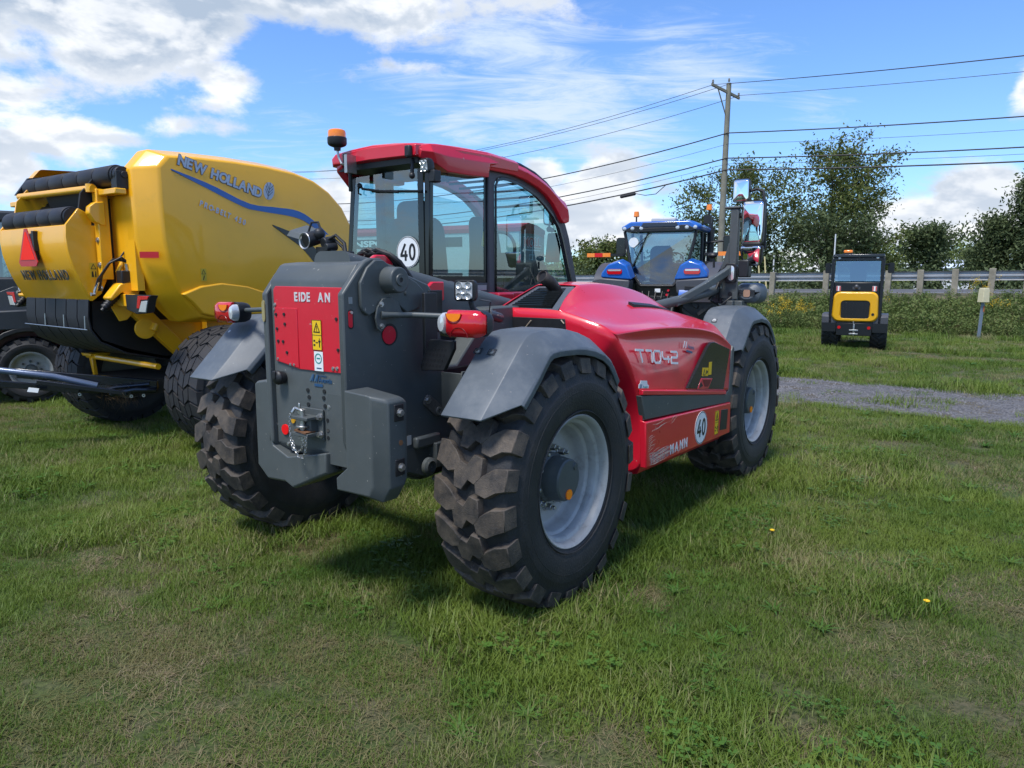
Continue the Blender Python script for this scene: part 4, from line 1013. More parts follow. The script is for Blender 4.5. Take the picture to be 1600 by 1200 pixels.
        b.build('led_reflectors', LED, L_)
        return L_
    work_lamp(cab, (.29, .070, 2.275), .075, .085, R(-8), R(-10))
    b = MB(); b.box(.30, .36, -.0, .05, 2.18, 2.25); b.tube([(.30, .17, 2.33), (.29, .168, 2.25), (.29, .165, 2.22)], .012, 8); b.ball((.285, .165, 2.225), .02, 10); b.tube([(.3, .72, 2.33), (.3, .72, 2.17)], .014, 8)
    b.build('lamp_bracket', BLACK, cab, bevel=.006)
    work_lamp(TH, (-.10, -.548, 1.556), .125, .108, R(8), 0)
    b = MB(); b.tube([(-.05, -.55, 1.50), (-.03, -.55, 1.46), (.02, -.54, 1.44)], .016, 10); b.tube([(-.04, -.60, 1.51), (0, -.64, 1.50), (.04, -.60, 1.44)], .004, 6)
    b.box(-.1, .16, -.56, -.44, 1.40, 1.445); b.tube([(.08, -.56, 1.43), (.24, -.52, 1.40)], .028, 12); b.build('lamp_arm', PILLAR, TH, bevel=.004)
    # interior ---------------------------------------------------------
    b = MB()
    b.loft([[(x, y, z) for y, z in rrect(.46, .10, .04, cx=.5, cy=1.55)] for x in (.72, 1.20)])
    b.loft([[(x + (z - 1.6) * -.12, y, z) for y, z in rrect(w, .46, .10, cx=.52, cy=1.79)] for x, w in ((.66, .38), (.70, .46), (.78, .44))])
    b.loft([[(x, y, z) for y, z in rrect(.26, .18, .06, cx=.52, cy=2.04)] for x in (.63, .70)])
    b.build('seat', mat('seat_fabric', (.03, .036, .05), .8, var=.3), cab, bevel=.02)
    b = MB()
    ring_ = [(1.56 + .10 * math.cos(t) * .5, .5 + .18 * math.sin(t), 1.80 + .17 * math.cos(t)) for t in [2 * math.pi * k / 28 for k in range(29)]]
    b.tube(ring_, .013, 8, caps=False); b.tube([(1.56, .5, 1.80), (1.82, .5, 1.55)], .035, 10); b.tube([(1.56, .34, 1.80), (1.56, .66, 1.80)], .01, 6)
    b.build('steering_wheel', INTER, cab)
    b = MB(); b.prism([(1.72, 1.50), (2.14, 1.50), (1.98, 1.72), (1.90, 1.76), (1.78, 1.74)], 1, .30, .72); b.build('dashboard', INTER, cab, bevel=.02)
    b = MB(); b.prism([(1.90, 1.74), (1.99, 1.74), (2.02, 1.96), (1.94, 1.97)], 1, .18, .27); b.build('display_screen', INTER, cab, bevel=.01)
    b = MB(); b.prism([(1.0, 1.5), (1.20, 1.5), (1.17, 1.74), (1.12, 1.96), (1.06, 2.05), (1.02, 2.01), (1.03, 1.80)], 1, .24, .34); b.build('control_armrest', INTER, cab, bevel=.02)
    plate('warning_sticker', YEL_S, cab, (1.045, .2385, 1.84), (.96, 0, -.2), (.2, 0, .96), .05, .10, .001)
    b = MB(); b.tube([(1.33, .26, 1.5), (1.36, .26, 1.70)], .012, 8); b.box(1.32, 1.46, .23, .31, 1.64, 1.80); b.build('side_box', mat('dark_red_box', (.07, .02, .018), .4), cab, bevel=.012)
    b = MB(); b.tube([(1.06, .20, 1.78), (1.14, .20, 1.80), (1.22, .22, 1.70), (1.33, .24, 1.68)], .012, 8); b.build('grab_lever', INTER, cab)
    mi_ = empty('inside_mirror', (1.86, .20, 2.10)); mi_.parent = cab
    b = MB(); b.prism(rrect(.10, .155, .03), 0, -.012, .02); b.tube([(.01, 0, 0), (.09, .0, .03), (.12, .02, .06)], .007, 6); b.build('mirror_shell', BLACK, mi_, bevel=.004)
    b = MB(); b.prism(rrect(.078, .13, .024), 0, -.014, -.0125); b.build('mirror_glass', MIRROR, mi_)
    b = MB(); b.ball((1.89, .22, 1.995), .024, 10); b.ball((1.93, .22, 1.99), .02, 10); b.tube([(1.86, .2, 2.03), (1.89, .22, 1.99), (1.98, .22, 1.985)], .008, 6); b.build('phone_clamp', BLACK, cab)
    b = MB(); b.tube([(.50, .64, 1.6), (.5, .66, 2.28)], .028, 8); b.build('rear_inner_post', INTER, cab)
    b = MB(); b.tube([(.55, .36, 2.22), (.60, .37, 1.95), (.62, .36, 1.70)], .009, 6); b.build('seat_belt', mat('belt_red', (.16, .02, .015), .7), cab)
    b = MB(); b.tube([(.60, .17, 2.29), (.62, .17, 2.22)], .01, 6); b.build('coat_hook', INTER, cab)
    # curtain-like pleated sun blind hanging inside the right rear pane
    b = MB(); pts = []
    n = 26; up_, lo_ = [], []
    for k in range(n + 1):
        x = .47 + .28 * k / n; y = YR + .035 + (.008 if k % 2 else -.002)
        up_.append((x, y, 2.28)); lo_.append((x + .02, y, 1.95 - .0 * k))
    # rails
    b = MB(); b.box(1.0, 1.18, .05, .13, 1.462, 1.515); b.box(.55, 1.35, .08, .135, 1.462, 1.52); b.build('red_side_rail', RED, TH, bevel=.01)
th_cab()
def th_boom():
    bo = empty('boom', (0, 0, 0)); bo.parent = TH
    b = MB()
    c = [(-.62, 1.60), (2.9, .92)]
    rr = []
    for x, z in c: rr.append([(x, y, z + h) for y, h in rrect(.26, .30, .05, cx=-.15)])
    b.loft(rr); b.build('boom_arm', GREY_P, bo)
    b = MB()
    for y in (-.02, -.235):
        b.prism([(-.52, 1.60), (-.47, 1.705), (-.42, 1.735), (-.36, 1.735), (-.31, 1.70), (-.26, 1.60)], 1, y - .015, y + .015)
    b.build('boom_lug', RED, bo, bevel=.006)
    b = MB()
    for k, (y, h) in enumerate(((-.06, .0), (-.085, .012), (-.12, -.004), (-.15, .010), (-.18, 0.0))):
        b.tube([(-.25 + .01 * k, y + .12, 1.60), (-.30, y + .09, 1.70 + h), (-.33, y + .03, 1.745 + h), (-.34, y - .02, 1.752 + h), (-.33, y - .07, 1.738 + h), (-.30, y - .11, 1.70), (-.24, y - .13, 1.62)], .013, 8)
    b.build('boom_hoses', HOSE, bo)
    b = MB(); b.prism([(-.02, 1.48), (.04, 1.607), (.22, 1.602), (.44, 1.456), (.52, 1.415), (.50, 1.36), (.30, 1.40)], 1, -.21, -.10); b.build('cylinder_cover', PILLAR, bo, bevel=.012)
    plate('cover_slot', INK, bo, (.12, -.2125, 1.535), (.85, 0, -.5), (.5, 0, .85), .10, .03, .0015)
    b = MB(); b.prism([(-.15, 1.545), (-.06, 1.60), (.03, 1.60), (.03, 1.50), (-.1, 1.46)], 1, -.30, -.24); b.build('red_bracket', RED, bo, bevel=.006)
    # front carriage, low behind the front wheels
    b = MB(); b.box(2.8, 3.15, -.42, .12, .45, 1.25); b.box(3.15, 3.3, -.6, .3, .35, .95); b.build('front_carriage', GREY_P, TH, bevel=.02)
th_boom()
def th_lamps():
    for sgn, cy, nm in ((-1, -.845, 'right'), (1, .965, 'left')):
        L_ = empty('tail_lamp', (-.47, cy, 1.418)); L_.parent = TH
        w, h = .255, .122
        b = MB(); b.loft([[(x, y, z) for y, z in rrect(w * s, h * s, .045, 6)] for x, s in ((-.005, .98), (.05, .97), (.085, .85), (.10, .6))]); b.build('lamp_body', BLACK, L_)
        def sec(y0, y1, z0, z1, m, nm2, dx=0.0):
            # curved front section of the lens
            b = MB(); rings = []
            N = 8
            for k in range(N + 1):
                y = y0 + (y1 - y0) * k / N; u = abs(y) / (w / 2)
                hh = h / 2 * (1 - max(0, u - .62) ** 2 * 2.2)
                x = -.045 - dx + .045 * max(0, u - .2) ** 2 * 1.2
                zt, zb = min(z1 * h / 2, hh), max(z0 * h / 2, -hh)
                zm = (zt + zb) / 2
                rings.append([(.0, y, zb), (x + .02, y, zb + .001), (x, y, zb * .62 + zm * .38), (x, y, zt * .62 + zm * .38), (x + .02, y, zt - .001), (.0, y, zt)])
            b.loft(rings); return b.build(nm2, m, L_, angle=60)
        inner = -sgn            # side of the reversing lens faces the machine on the right lamp
        a, c = (.072, .1265) if sgn < 0 else (-.1265, -.072)
        sec(-.127, .072, -1, 1, REDLENS, 'red_lens') if sgn < 0 else sec(-.072, .127, -1, 1, REDLENS, 'red_lens')
        # clear and orange segments
        q = MB(); q.lathe([(.001, -.050), (.030, -.047), (.040, -.030), (.042, .0)], axis=0, n=24, xf=Matrix.Translation((0, .095 * (1 if sgn < 0 else -1), 0)) @ Matrix.Diagonal((1, .62, 1.18, 1))); q.build('reversing_lens', CLEAR, L_)
        q = MB(); F = Matrix.Translation((-.0475, .02 * (1 if sgn < 0 else -1), .046))
        arc = [(.042 * math.cos(t), .042 * math.sin(t)) for t in [math.pi + math.pi * k / 12 for k in range(13)]]
        q.prism([(y, z * .85) for y, z in arc], 0, 0.012, -.001, xf=F); q.build('indicator_lens', ORANGE_L, L_)
        q = MB(); q.tube([(-.0462, .02 * (1 if sgn < 0 else -1) + .046 * math.cos(t), .046 + .042 * math.sin(t)) for t in [math.pi + math.pi * k / 14 for k in range(15)]], .0018, 5)
        q.tube([(-.0462, -.01 + .05 * math.cos(t), -.060 + .045 * math.sin(t)) for t in [math.pi * k / 14 for k in range(15)]], .0018, 5); q.build('lens_ribs', mat('dark_red_rib', (.18, .003, .006), .3), L_)
    b = MB(); b.tube([(-.632, -.490, 1.452), (-.60, -.51, 1.452), (-.50, -.56, 1.450), (-.44, -.74, 1.446), (-.42, -.78, 1.44)], [.019, .0135, .0135, .0135, .0135], 14)
    b.build('lamp_pole', GREY_P, TH)
    b = MB(); b.tube([(-.632, .165, 1.458), (-.52, .22, 1.456), (-.44, .5, 1.45), (-.43, .86, 1.43)], .0135, 14); b.build('lamp_pole', GREY_P, TH)
    # perforated black bracket below the right lamp
    b = MB(); xf = Matrix.Translation((-.40, 0, 0))
    b.prism([(-.735, 1.33), (-.735, 1.29), (-.675, 1.185), (-.525, 1.175), (-.53, 1.22), (-.585, 1.33)], 0, -.012, .012, xf=xf)
    b.box(-.39, -.30, -.54, -.52, 1.18, 1.55)
    b.box(-.28, -.18, -.47, -.45, 1.35, 1.56)
    br = b.build('perforated_bracket', BLACK, TH, bevel=.004)
    b = MB()
    for r_ in range(4):
        for c_ in range(6):
            y = -.575 - c_ * .022 + r_ * .012; z = 1.285 - r_ * .026
            b.box(-.4135, -.4118, y - .006, y + .006, z - .006, z + .006)
    b.build('bracket_holes', INK, br)
    # cluster of work lamp and couplings on top of the tower, left of the boom
    cl = empty('lamp_and_sockets', (-.55, -.08, 1.70)); cl.parent = TH
    b = MB(); b.box(-.02, .03, -.085, -.03, -.01, .03); b.box(-.03, .04, -.11, .03, .03, .05); b.box(-.01, .02, .0, .12, .045, .075); b.box(-.01, .05, .10, .30, .09, .105, xf=Matrix.Rotation(.12, 4, 'X')); b.build('socket_bracket', BLACK, cl, bevel=.004)
    b = MB(); b.cyl((-.05, .145, .105), (.03, .13, .13), .038, .036, 18); b.cyl((-.01, .06, .09), (.05, .05, .1), .03, .03, 16); b.ball((.0, .10, .14), .03, 12); b.cyl((-.03, .02, .07), (.03, .01, .075), .02, n=12); b.build('socket', BLACK, cl, bevel=.004)
    b = MB(); b.lathe([(.034, -.0), (.040, -.004), (.042, -.001), (.038, .003)], axis=0, n=22, xf=Matrix.Translation((-.055, .146, .104))); b.build('socket_ring', STEEL, cl)
    b = MB(); b.loft([[(-.04, .20, .11), (-.02, .20, .14), (-.02, .30, .165), (-.04, .31, .135)], [(.05, .17, .15), (.07, .17, .165), (.07, .28, .195), (.05, .29, .18)]]); b.build('flap_lid', GREY_P, cl, bevel=.004)
    b = MB(); b.tube([(.0, .20, .12), (.02, .18, .20), (.03, .14, .20), (.02, .10, .14)], .006, 8); b.tube([(.0, .06, .10), (.02, .0, .13), (.03, -.05, .09), (.02, -.07, .04)], .009, 8); b.tube([(.0, .08, .08), (.03, .02, .11), (.03, -.04, .07), (.03, -.06, .03)], .008, 8); b.build('cables', HOSE, cl)
th_lamps()
def th_mirrors():
    mr = empty('front_mirror_arm', (0, 0, 0)); mr.parent = TH
    b = MB(); b.tube([(1.98, -.62, 1.40), (2.25, -.72, 1.445), (2.65, -.78, 1.495), (3.02, -.74, 1.520)], .038, 16)
    b.loft([[(x, y + s, z + t) for s, t in ((-.02, -.03), (.02, -.03), (.02, .03), (-.02, .03))] for x, y, z in ((2.2, -.72, 1.43), (2.55, -.80, 1.545), (2.90, -.86, 1.665), (3.0, -.87, 1.72))])
    b.build('support_arm', GREY_P, mr, bevel=.006)
    b = MB(); b.prism([(-.73, 1.485), (-.73, 1.53), (-.80, 1.53), (-.80, 1.60), (-.93, 1.60), (-.93, 1.58), (-.935, 1.44), (-.74, 1.45)], 0, 2.97, 2.985); b.box(2.98, 3.06, -.93, -.80, 1.42, 1.44); b.box(2.90, 2.985, -.92, -.84, 1.36, 1.43); b.build('mount_plate', GREY_P, mr, bevel=.004)
    b = MB(); b.cyl((2.968, -.873, 1.485), (2.960, -.873, 1.485), .017, n=16); b.cyl((2.968, -.965, 1.49), (2.960, -.965, 1.49), .012, n=12); b.build('bolt_holes', INK, mr)
    b = MB(); b.box(2.97, 3.03, -.915, -.845, 1.60, 2.175); b.box(2.96, 3.04, -.925, -.795, 2.175, 2.195); b.build('mirror_post', GREY_P, mr, bevel=.010)
    b = MB(); b.prism([(-.86, 1.72), (-.86, 1.90), (-.835, 1.90), (-.77, 1.66), (-.82, 1.60)], 0, 2.99, 3.0); b.build('gusset', GREY_P, mr, bevel=.003)
    # round lamp and sensor box at the foot
    L1 = empty('front_lamp', (2.94, -.875, 1.655)); L1.parent = mr
    b = MB(); b.loft([[(x, y, z) for y, z in rrect(.10 * s, .16 * s, .03)] for x, s in ((0, 1), (.06, .95), (.10, .7))]); b.build('lamp_housing', BLACK, L1, bevel=.004)
    b = MB(); b.loft([[(x, y, z) for y, z in rrect(.05 * s, .12 * s, .024)] for x, s in ((-.003, .9), (-.001, 1), (.002, 1))], xf=Matrix.Translation((-.002, -.008, 0))); b.build('lamp_lens', CLEAR, L1)
    b = MB(); b.box(2.95, 3.04, -1.02, -.935, 1.62, 1.76); b.tube([(2.93, -.80, 1.60), (2.95, -.79, 1.54), (2.96, -.78, 1.42)], .006, 6); b.tube([(2.92, -.80, 1.69), (2.95, -.76, 1.64), (2.93, -.78, 1.44)], .005, 6); b.build('control_box', BLACK, mr, bevel=.01)
    b = MB(); b.ball((2.94, -.72, 1.80), .032, 12, (1, 1.3, .8)); b.cyl((2.94, -.735, 1.77), (2.94, -.735, 1.70), .01, n=8); b.build('small_reflector', BLACK, mr)
    # head lamp pod
    hp = empty('head_lamp', (3.05, -1.0, 1.49)); hp.parent = mr
    b = MB(); b.loft([[(x, y, z) for y, z in rrect(.24 * s, .17 * s, .06, 6)] for x, s in ((-.05, .55), (-.02, .85), (.06, 1), (.12, .95))]); b.build('pod_shell', GREY_F, hp, bevel=.004)
    b = MB(); b.prism(rrect(.055, .06, .015), 0, -.054, -.04); b.build('pod_lens', mat('amber_pod_lens', (.35, .22, .15), .2, coat=.5), hp)
    b = MB(); b.box(-.05, .0, .07, .10, -.1, .03); b.box(-.10, -.03, .02, .085, -.14, -.06); b.build('pod_mount', GREY_P, hp, bevel=.006)
    # two mirrors
    def mirror(c, w, h, nm, pitch, yaw, taper=1.0, CV=.003):
        m_ = empty(nm, c, 0); m_.parent = mr; m_.rotation_euler = (0, pitch, yaw)
        o_ = [(y * (1 + (z / h) * (taper - 1)), z) for y, z in rrect(w, h, min(w, h) * .14, 5)]
        b = MB(); b.loft([[(x, y * s, z * s) for y, z in o_] for x, s in ((-.008, 1.0), (.012, 1.0), (.05, .88), (.065, .6))]); b.build('mirror_shell', BLACK, m_, bevel=.003)
        b = MB(); vs = [(-.010 - .012 * (1 - (2 * y / w) ** 2 * .5 - (2 * z / h) ** 2 * .5), y * .90, z * .93) for y, z in o_]
        # slightly convex mirror: rings towards the centre
        rings = []
        for s in (1, .85, .7, .55, .4, .25, .12, .02): rings.append([(-.0095 - CV * (1 - s * s), y * .92 * s, z * .94 * s) for y, z in o_])
        b.loft(rings, caps=True); b.build('mirror_glass', MIRROR, m_, sharp=False)
        return m_
    mirror((2.98, -.925, 2.315), .135, .185, 'wide_angle_mirror', R(1), R(-3), CV=.006)
    mirror((2.96, -1.035, 2.055), .185, .355, 'main_mirror', R(1), R(-6))
    m3 = mirror((2.965, -1.035, 1.795), .175, .165, 'kerb_mirror', R(-14), R(-8), 1.3, CV=.012)
    b = MB(); b.tube([(3.02, -.90, 2.12), (3.02, -.96, 2.12), (3.03, -.98, 2.10)], .022, 10); b.tube([(3.01, -.95, 2.30), (3.02, -1.04, 2.325), (3.02, -1.09, 2.30), (3.01, -1.105, 2.22)], .012, 10); b.tube([(3.02, -.945, 2.22), (3.02, -.95, 2.12)], .012, 8)
    b.tube([(3.02, -1.11, 2.22), (3.03, -1.12, 1.85)], .012, 8); b.build('mirror_bracket', BLACK, mr)
    for k, (y0, z0, y1, z1) in enumerate(((-.86, 1.66, -.70, 1.44), (-.83, 1.70, -.62, 1.47), (-.90, 1.46, -.72, 1.36), (-.80, 1.62, -.80, 1.38))):
        b = MB(); b.tube([(2.93, y0, z0), (2.90 - .03 * k, (y0 + y1) / 2 + .03, (z0 + z1) / 2 - .07), (2.95, y1, z1)], .010, 7); b.build('front_hose', HOSE, mr)
    b = MB(); b.box(3.0, 3.16, -.80, -.52, 1.40, 1.52); b.box(3.02, 3.10, -.98, -.80, 1.30, 1.42); b.build('lamp_carrier', PILLAR, mr, bevel=.012)
th_mirrors()
# ---------------------------------------------------------------- yellow round baler
BA = empty('round_baler', (-3.87, 7.72, 0), math.pi / 2 - .62, 'large yellow round baler with a blue stripe and a red slow-vehicle triangle', 'baler')
YEL = mat('yellow_paint', (.88, .43, .012), 0.30, coat=.45, var=.05, vscale=2, dirt=(.42, .24, .03), dscale=6, damt=.25, dlow=.58)
BELT = mat('belt_rubber', (.016, .017, .022), .55, var=.2, vscale=12)
STRIPE = mat('blue_stripe', (.008, .09, .34), .3, coat=.4)
RIMB = mat('beige_rim', (.34, .33, .27), .5, var=.15)
def baler():
    for s in (1, -1):
        simple_wheel(BA, (0, .74 if s > 0 else -1.50, .585), .585, .275, .30, n=26, pat='flot', flip=s > 0, rim_mat=RIMB, dish=.1, lugh=.022, tmat=[mat('flot_rubber', (.022, .022, .025), .6, var=.2, vscale=12, dirt=(.06, .05, .04), damt=.4, dscale=8, bump=.2)] * 2)
    b = MB(); b.cyl((0, -1.3, .5), (0, .7, .5), .07, n=12); b.tube([(-.45, .45, .80), (-.45, -.95, .78)], .028, 10); b.build('axle_tube', YEL, BA)
    b = MB(); b.prism([(.36, .83), (.32, .60), (.36, .60), (.42, .80)], 0, -.46, -.42); b.box(-.50, -.30, .28, .52, .80, .83); b.build('axle_bracket', YEL, BA, bevel=.006)
    b = MB(); b.box(-.5, .4, -.5, .5, .45, .60); b.build('lower_frame', mat('dusty_frame', (.05, .045, .04), .8, var=.3), BA)
    # body core
    b = MB(); b.prism([(-.70, 1.30), (-.70, 2.30), (-.40, 2.55), (1.3, 2.45), (1.6, 1.9), (1.5, 1.0), (.1, .95)], 1, -.72, .72); b.build('bale_chamber', mat('chamber_dark', (.03, .025, .015), .7), BA)
    A = [(-.51, 2.585), (-.42, 2.685), (-.15, 2.705), (.25, 2.715), (.62, 2.71), (.95, 2.685), (1.20, 2.63), (1.40, 2.53), (1.58, 2.38), (1.76, 2.10), (1.82, 1.70), (1.70, 1.35), (1.2, 1.27), (.55, 1.225), (-.10, 1.225), (-.20, 1.255), (-.31, 1.38), (-.40, 1.52), (-.465, 1.72), (-.50, 1.95), (-.51, 2.30)]
    Bo = [(-.67, 2.57), (-.52, 2.745), (-.17, 2.765), (.25, 2.775), (.62, 2.77), (.97, 2.745), (1.23, 2.69), (1.44, 2.585), (1.63, 2.42), (1.82, 2.12), (1.88, 1.70), (1.75, 1.30), (1.2, 1.22), (.55, 1.19), (-.13, 1.19), (-.33, 1.205), (-.44, 1.32), (-.55, 1.48), (-.62, 1.70), (-.665, 1.95), (-.67, 2.30)]
    for s in (-1, 1):
        b = MB()
        bulge = lambda x, z: 0
        rings = [[(x, s * 1.30, z) for x, z in A], [(x, s * 1.13, z) for x, z in Bo], [(x, s * 1.0, z) for x, z in Bo]]
        n = len(A); 
        # outer skin with an inner offset ring so that the flank curves gently
        cx, cz = .55, 1.95
        rings = [[(cx + (x - cx) * k, s * (1.30 + d), cz + (z - cz) * k) for x, z in A] for k, d in ((.05, .035), (.35, .034), (.65, .026), (.88, .012))] + rings
        b.loft(rings, caps=False); b.f.append(tuple(range(n))); b.m.append(0)
        o = b.build('side_shell', YEL, BA, bevel=.02, seg=3, angle=40)
        # lower pressed step
        st_ = [(-.385, 1.47), (-.20, 1.545), (.02, 1.575), (.30, 1.54), (.62, 1.44), (1.0, 1.36), (1.35, 1.33), (1.35, 1.285), (.55, 1.245), (-.10, 1.245), (-.20, 1.275), (-.30, 1.395)]
        mx_, mz_ = .3, 1.40
        b = MB(); b.loft([[(x, s * 1.29, z) for x, z in st_], [(mx_ + (x - mx_) * .985, s * 1.336, mz_ + (z - mz_) * .93) for x, z in st_]]); b.build('pressed_panel', YEL, BA, bevel=.012, seg=3)
        if s < 0:
            yy = -1.338
            def onside(x, z): # outward offset of the curved flank
                k = max(abs(x - cx) / 1.1, abs(z - cz) / .75); return -(1.30 + .035 * max(0, 1 - k * k) + .004)
            def strip(up_, lo_, m, nm, off=.0):
                b = MB(); P = []
                N = 24
                def samp(L, t):
                    f = t * (len(L) - 1); i = min(int(f), len(L) - 2); u = f - i
                    # Catmull-Rom
                    p = [Vector(L[max(0, min(len(L) - 1, i + d))]) for d in (-1, 0, 1, 2)]
                    return .5 * ((2 * p[1]) + (-p[0] + p[2]) * u + (2 * p[0] - 5 * p[1] + 4 * p[2] - p[3]) * u * u + (-p[0] + 3 * p[1] - 3 * p[2] + p[3]) * u ** 3)
                for k in range(N + 1):
                    a, c = samp(up_, k / N), samp(lo_, k / N)
                    P.append([(a.x, onside(a.x, a.y) - off - .004, a.y), (c.x, onside(c.x, c.y) - off - .004, c.y), (c.x, onside(c.x, c.y) + .01, c.y), (a.x, onside(a.x, a.y) + .01, a.y)])
                b.loft(P); return b.build(nm, m, BA)
            strip([(-.40, 2.575), (-.03, 2.475), (.36, 2.335), (.65, 2.320), (.94, 2.305), (1.16, 2.21), (1.39, 2.05), (1.58, 1.89)], [(-.40, 2.565), (-.12, 2.455), (.29, 2.30), (.48, 2.27), (.88, 2.24), (1.08, 2.18), (1.29, 2.05), (1.52, 1.87)], STRIPE, 'blue_stripe')
            strip([(.62, 2.145), (.91, 2.06), (1.15, 1.93), (1.36, 1.76)], [(.63, 2.13), (.80, 2.03), (.98, 1.92), (1.16, 1.75)], mat('black_decal', (.02, .02, .022), .35, coat=.3), 'black_decal')
            # lettering on the side, running down forwards
            def letters(body, p0, p1, size, m, nm, sx=1.0, bold=0.0, shear=0, dark=None):
                p0, p1 = Vector(p0), Vector(p1); d = p1 - p0; n = len(body)
                ws = {'I': .40, ' ': .75, 'W': 1.25, 'M': 1.1, '-': .6, 'L': .78, 'E': .85}
                tot = sum(ws.get(c, 1) for c in body); t = 0
                dd = d.normalized()
                for c in body:
                    p = p0 + d * (t / tot); t += ws.get(c, 1)
                    if c == ' ': continue
                    q = min(onside(p.x + dx_, p.y + dz_) for dx_, dz_ in ((0, 0), (.08, -.02), (.08, .08), (0, .08))) - .004
                    r_ = (dd.x, 0, dd.y); u_ = (0, 0, 1)
                    if dark: text(c, nm + '_edge', dark, BA, (p.x, q - .001, p.y), r_, (-.12, 0, 1), size, .0005, sx=sx, bold=bold * 2.3)
                    text(c, nm, m, BA, (p.x, q - .004, p.y), r_, (-.12, 0, 1), size, .001, sx=sx, bold=bold)
            SG = mat('letter_silver', (.42, .46, .55), .35, metal=.15)
            DK = mat('letter_edge', (.12, .12, .13), .5)
            letters('NEW HOLLAND', (-.345, 2.625), (.505, 2.400), .125, SG, 'letter', .92, .0045, dark=DK)
            letters('PRO-BELT 450', (-.165, 2.275), (.315, 2.115), .072, SG, 'letter', .80, .0022)
            # leaf emblem: three pairs of blades
            em = empty('leaf_emblem', (.605, onside(.6, 2.47) - .006, 2.475)); em.parent = BA
            b = MB(); F = frame((0, 0, 0), (1, 0, -.26), (0, 0, 1))
            b.prism([(0.062 * math.cos(t), 0.088 * math.sin(t)) for t in [2 * math.pi * k / 24 for k in range(24)]], 2, 0, .002, xf=F); b.build('emblem_disc', SG, em)
            b = MB()
            for sg in (-1, 1):
                for k in range(3):
                    y0 = -.055 + k * .034
                    stroke2d(b, [(0, y0), (sg * .030, y0 + .042), (sg * .042, y0 + .062)], .006, F @ Matrix.Translation((0, 0, .002)), .0015)
            stroke2d(b, [(0, -.085), (0, .085)], .006, F @ Matrix.Translation((0, 0, .002)), .0018); b.build('emblem_lines', DK, em)
            plate('red_reflector', mat('reflector_tape', (.45, .008, .012), .35), BA, (-.66, -1.165, 1.79), (.21, -.26, 0), (0, 0, 1), .165, .055, .003)
            w = plate('warning_sticker', mat('pale_yellow', (.62, .42, .03), .5), BA, (-.185, onside(-.16, 1.63), 1.585), (1, 0, 0), (0, 0, 1), .055, .115, .002)
            F = frame((-.185, onside(-.16, 1.63) - .0028, 1.585), (1, 0, 0), (0, 0, 1)); b = MB(); stroke2d(b, [(.008, .065), (.047, .065), (.028, .105), (.008, .065), (.02, .065)], .004, F, .001); stroke2d(b, [(.02, .01), (.035, .05)], .008, F, .001); b.build('sticker_print', INK, w)
    # rear-facing recessed panels beside the gate
    for s in (-1, 1):
        b = MB(); b.box(-.665, -.60, min(s * .62, s * 1.10), max(s * .62, s * 1.10), 1.50, 2.345); b.build('rear_side_panel', YEL, BA)
        b = MB(); b.box(-.82, -.72, min(s * .72, s * .80), max(s * .72, s * .80), 1.60, 2.40); b.box(-.80, -.70, min(s * .80, s * 1.10), max(s * .80, s * 1.10), 2.34, 2.39); b.build('rear_post', YEL, BA, bevel=.008)
        b = MB()
        for z in (1.68, 1.90, 1.47): bolt(b, (-.822, s * .765, z + .05), (-1, 0, 0), .018, .012)
        b.build('bolts', STEEL, BA)
    b = MB(); b.tube([(-.83, .76, 2.42), (-.83, -.78, 2.40)], .032, 14); b.build('top_bar', YEL, BA)
    b = MB(); b.cyl((-.84, -.74, 2.37), (-.84, -.74, 2.44), .035, n=12); b.build('bar_end', YEL, BA)
    # tailgate
    g = empty('tailgate', (0, 0, 0)); g.parent = BA
    rp = [(-.93, 2.075), (-1.055, 2.075), (-1.065, 1.97), (-1.055, 1.84), (-1.02, 1.70), (-.965, 1.56), (-.885, 1.405), (-.80, 1.405)]
    b = MB(); b.loft([[(x, -.68, z) for x, z in rp[1:7]] + [(x + .03, -.68, z + .01) for x, z in rp[6:0:-1]], [(x, .68, z) for x, z in rp[1:7]] + [(x + .03, .68, z + .01) for x, z in rp[6:0:-1]]]); b.build('rear_panel', YEL, g, bevel=.004, angle=40)
    sp = [(-1.055, 2.08), (-.94, 2.225), (-.83, 2.17), (-.84, 2.08), (-.73, 2.08), (-.73, 1.62), (-.80, 1.47), (-.885, 1.405), (-.965, 1.56), (-1.02, 1.70), (-1.055, 1.84), (-1.065, 1.97)]
    for s in (-1, 1):
        b = MB(); b.prism(sp, 1, s * .682, s * .71); b.build('side_panel', YEL, g, bevel=.004)
        b = MB(); b.prism([(-.86, 2.11), (-.90, 2.18), (-.89, 2.24), (-.84, 2.28), (-.76, 2.29), (-.76, 2.08), (-.80, 2.08)], 1, s * .74, s * .815); b.build('roller_cover', YEL, g, bevel=.008)
    w = plate('warning_sticker', mat('pale_yellow2', (.66, .42, .02), .5), g, (-.885, -.7125, 1.615), (1, 0, 0), (0, 0, 1), .06, .135, .002)
    F = frame((-.885, -.7148, 1.615), (1, 0, 0), (0, 0, 1)); b = MB(); stroke2d(b, [(.008, .08), (.052, .08), (.03, .122), (.008, .08), (.02, .08)], .005, F, .001); b.prism([(.01, .008), (.03, .008), (.024, .06), (.012, .055)], 2, 0, .001, xf=F); b.prism([(.038, .008), (.05, .008), (.05, .055), (.042, .06)], 2, 0, .001, xf=F); b.build('sticker_print', INK, w)
    DG = mat('letter_dark_grey', (.07, .065, .055), .45)
    wd = {'I': .34, ' ': .55, 'W': 1.25, 'L': .76, 'E': .80}
    tot = sum(wd.get(c, 1) for c in 'NEW HOLLAND'); t = 0
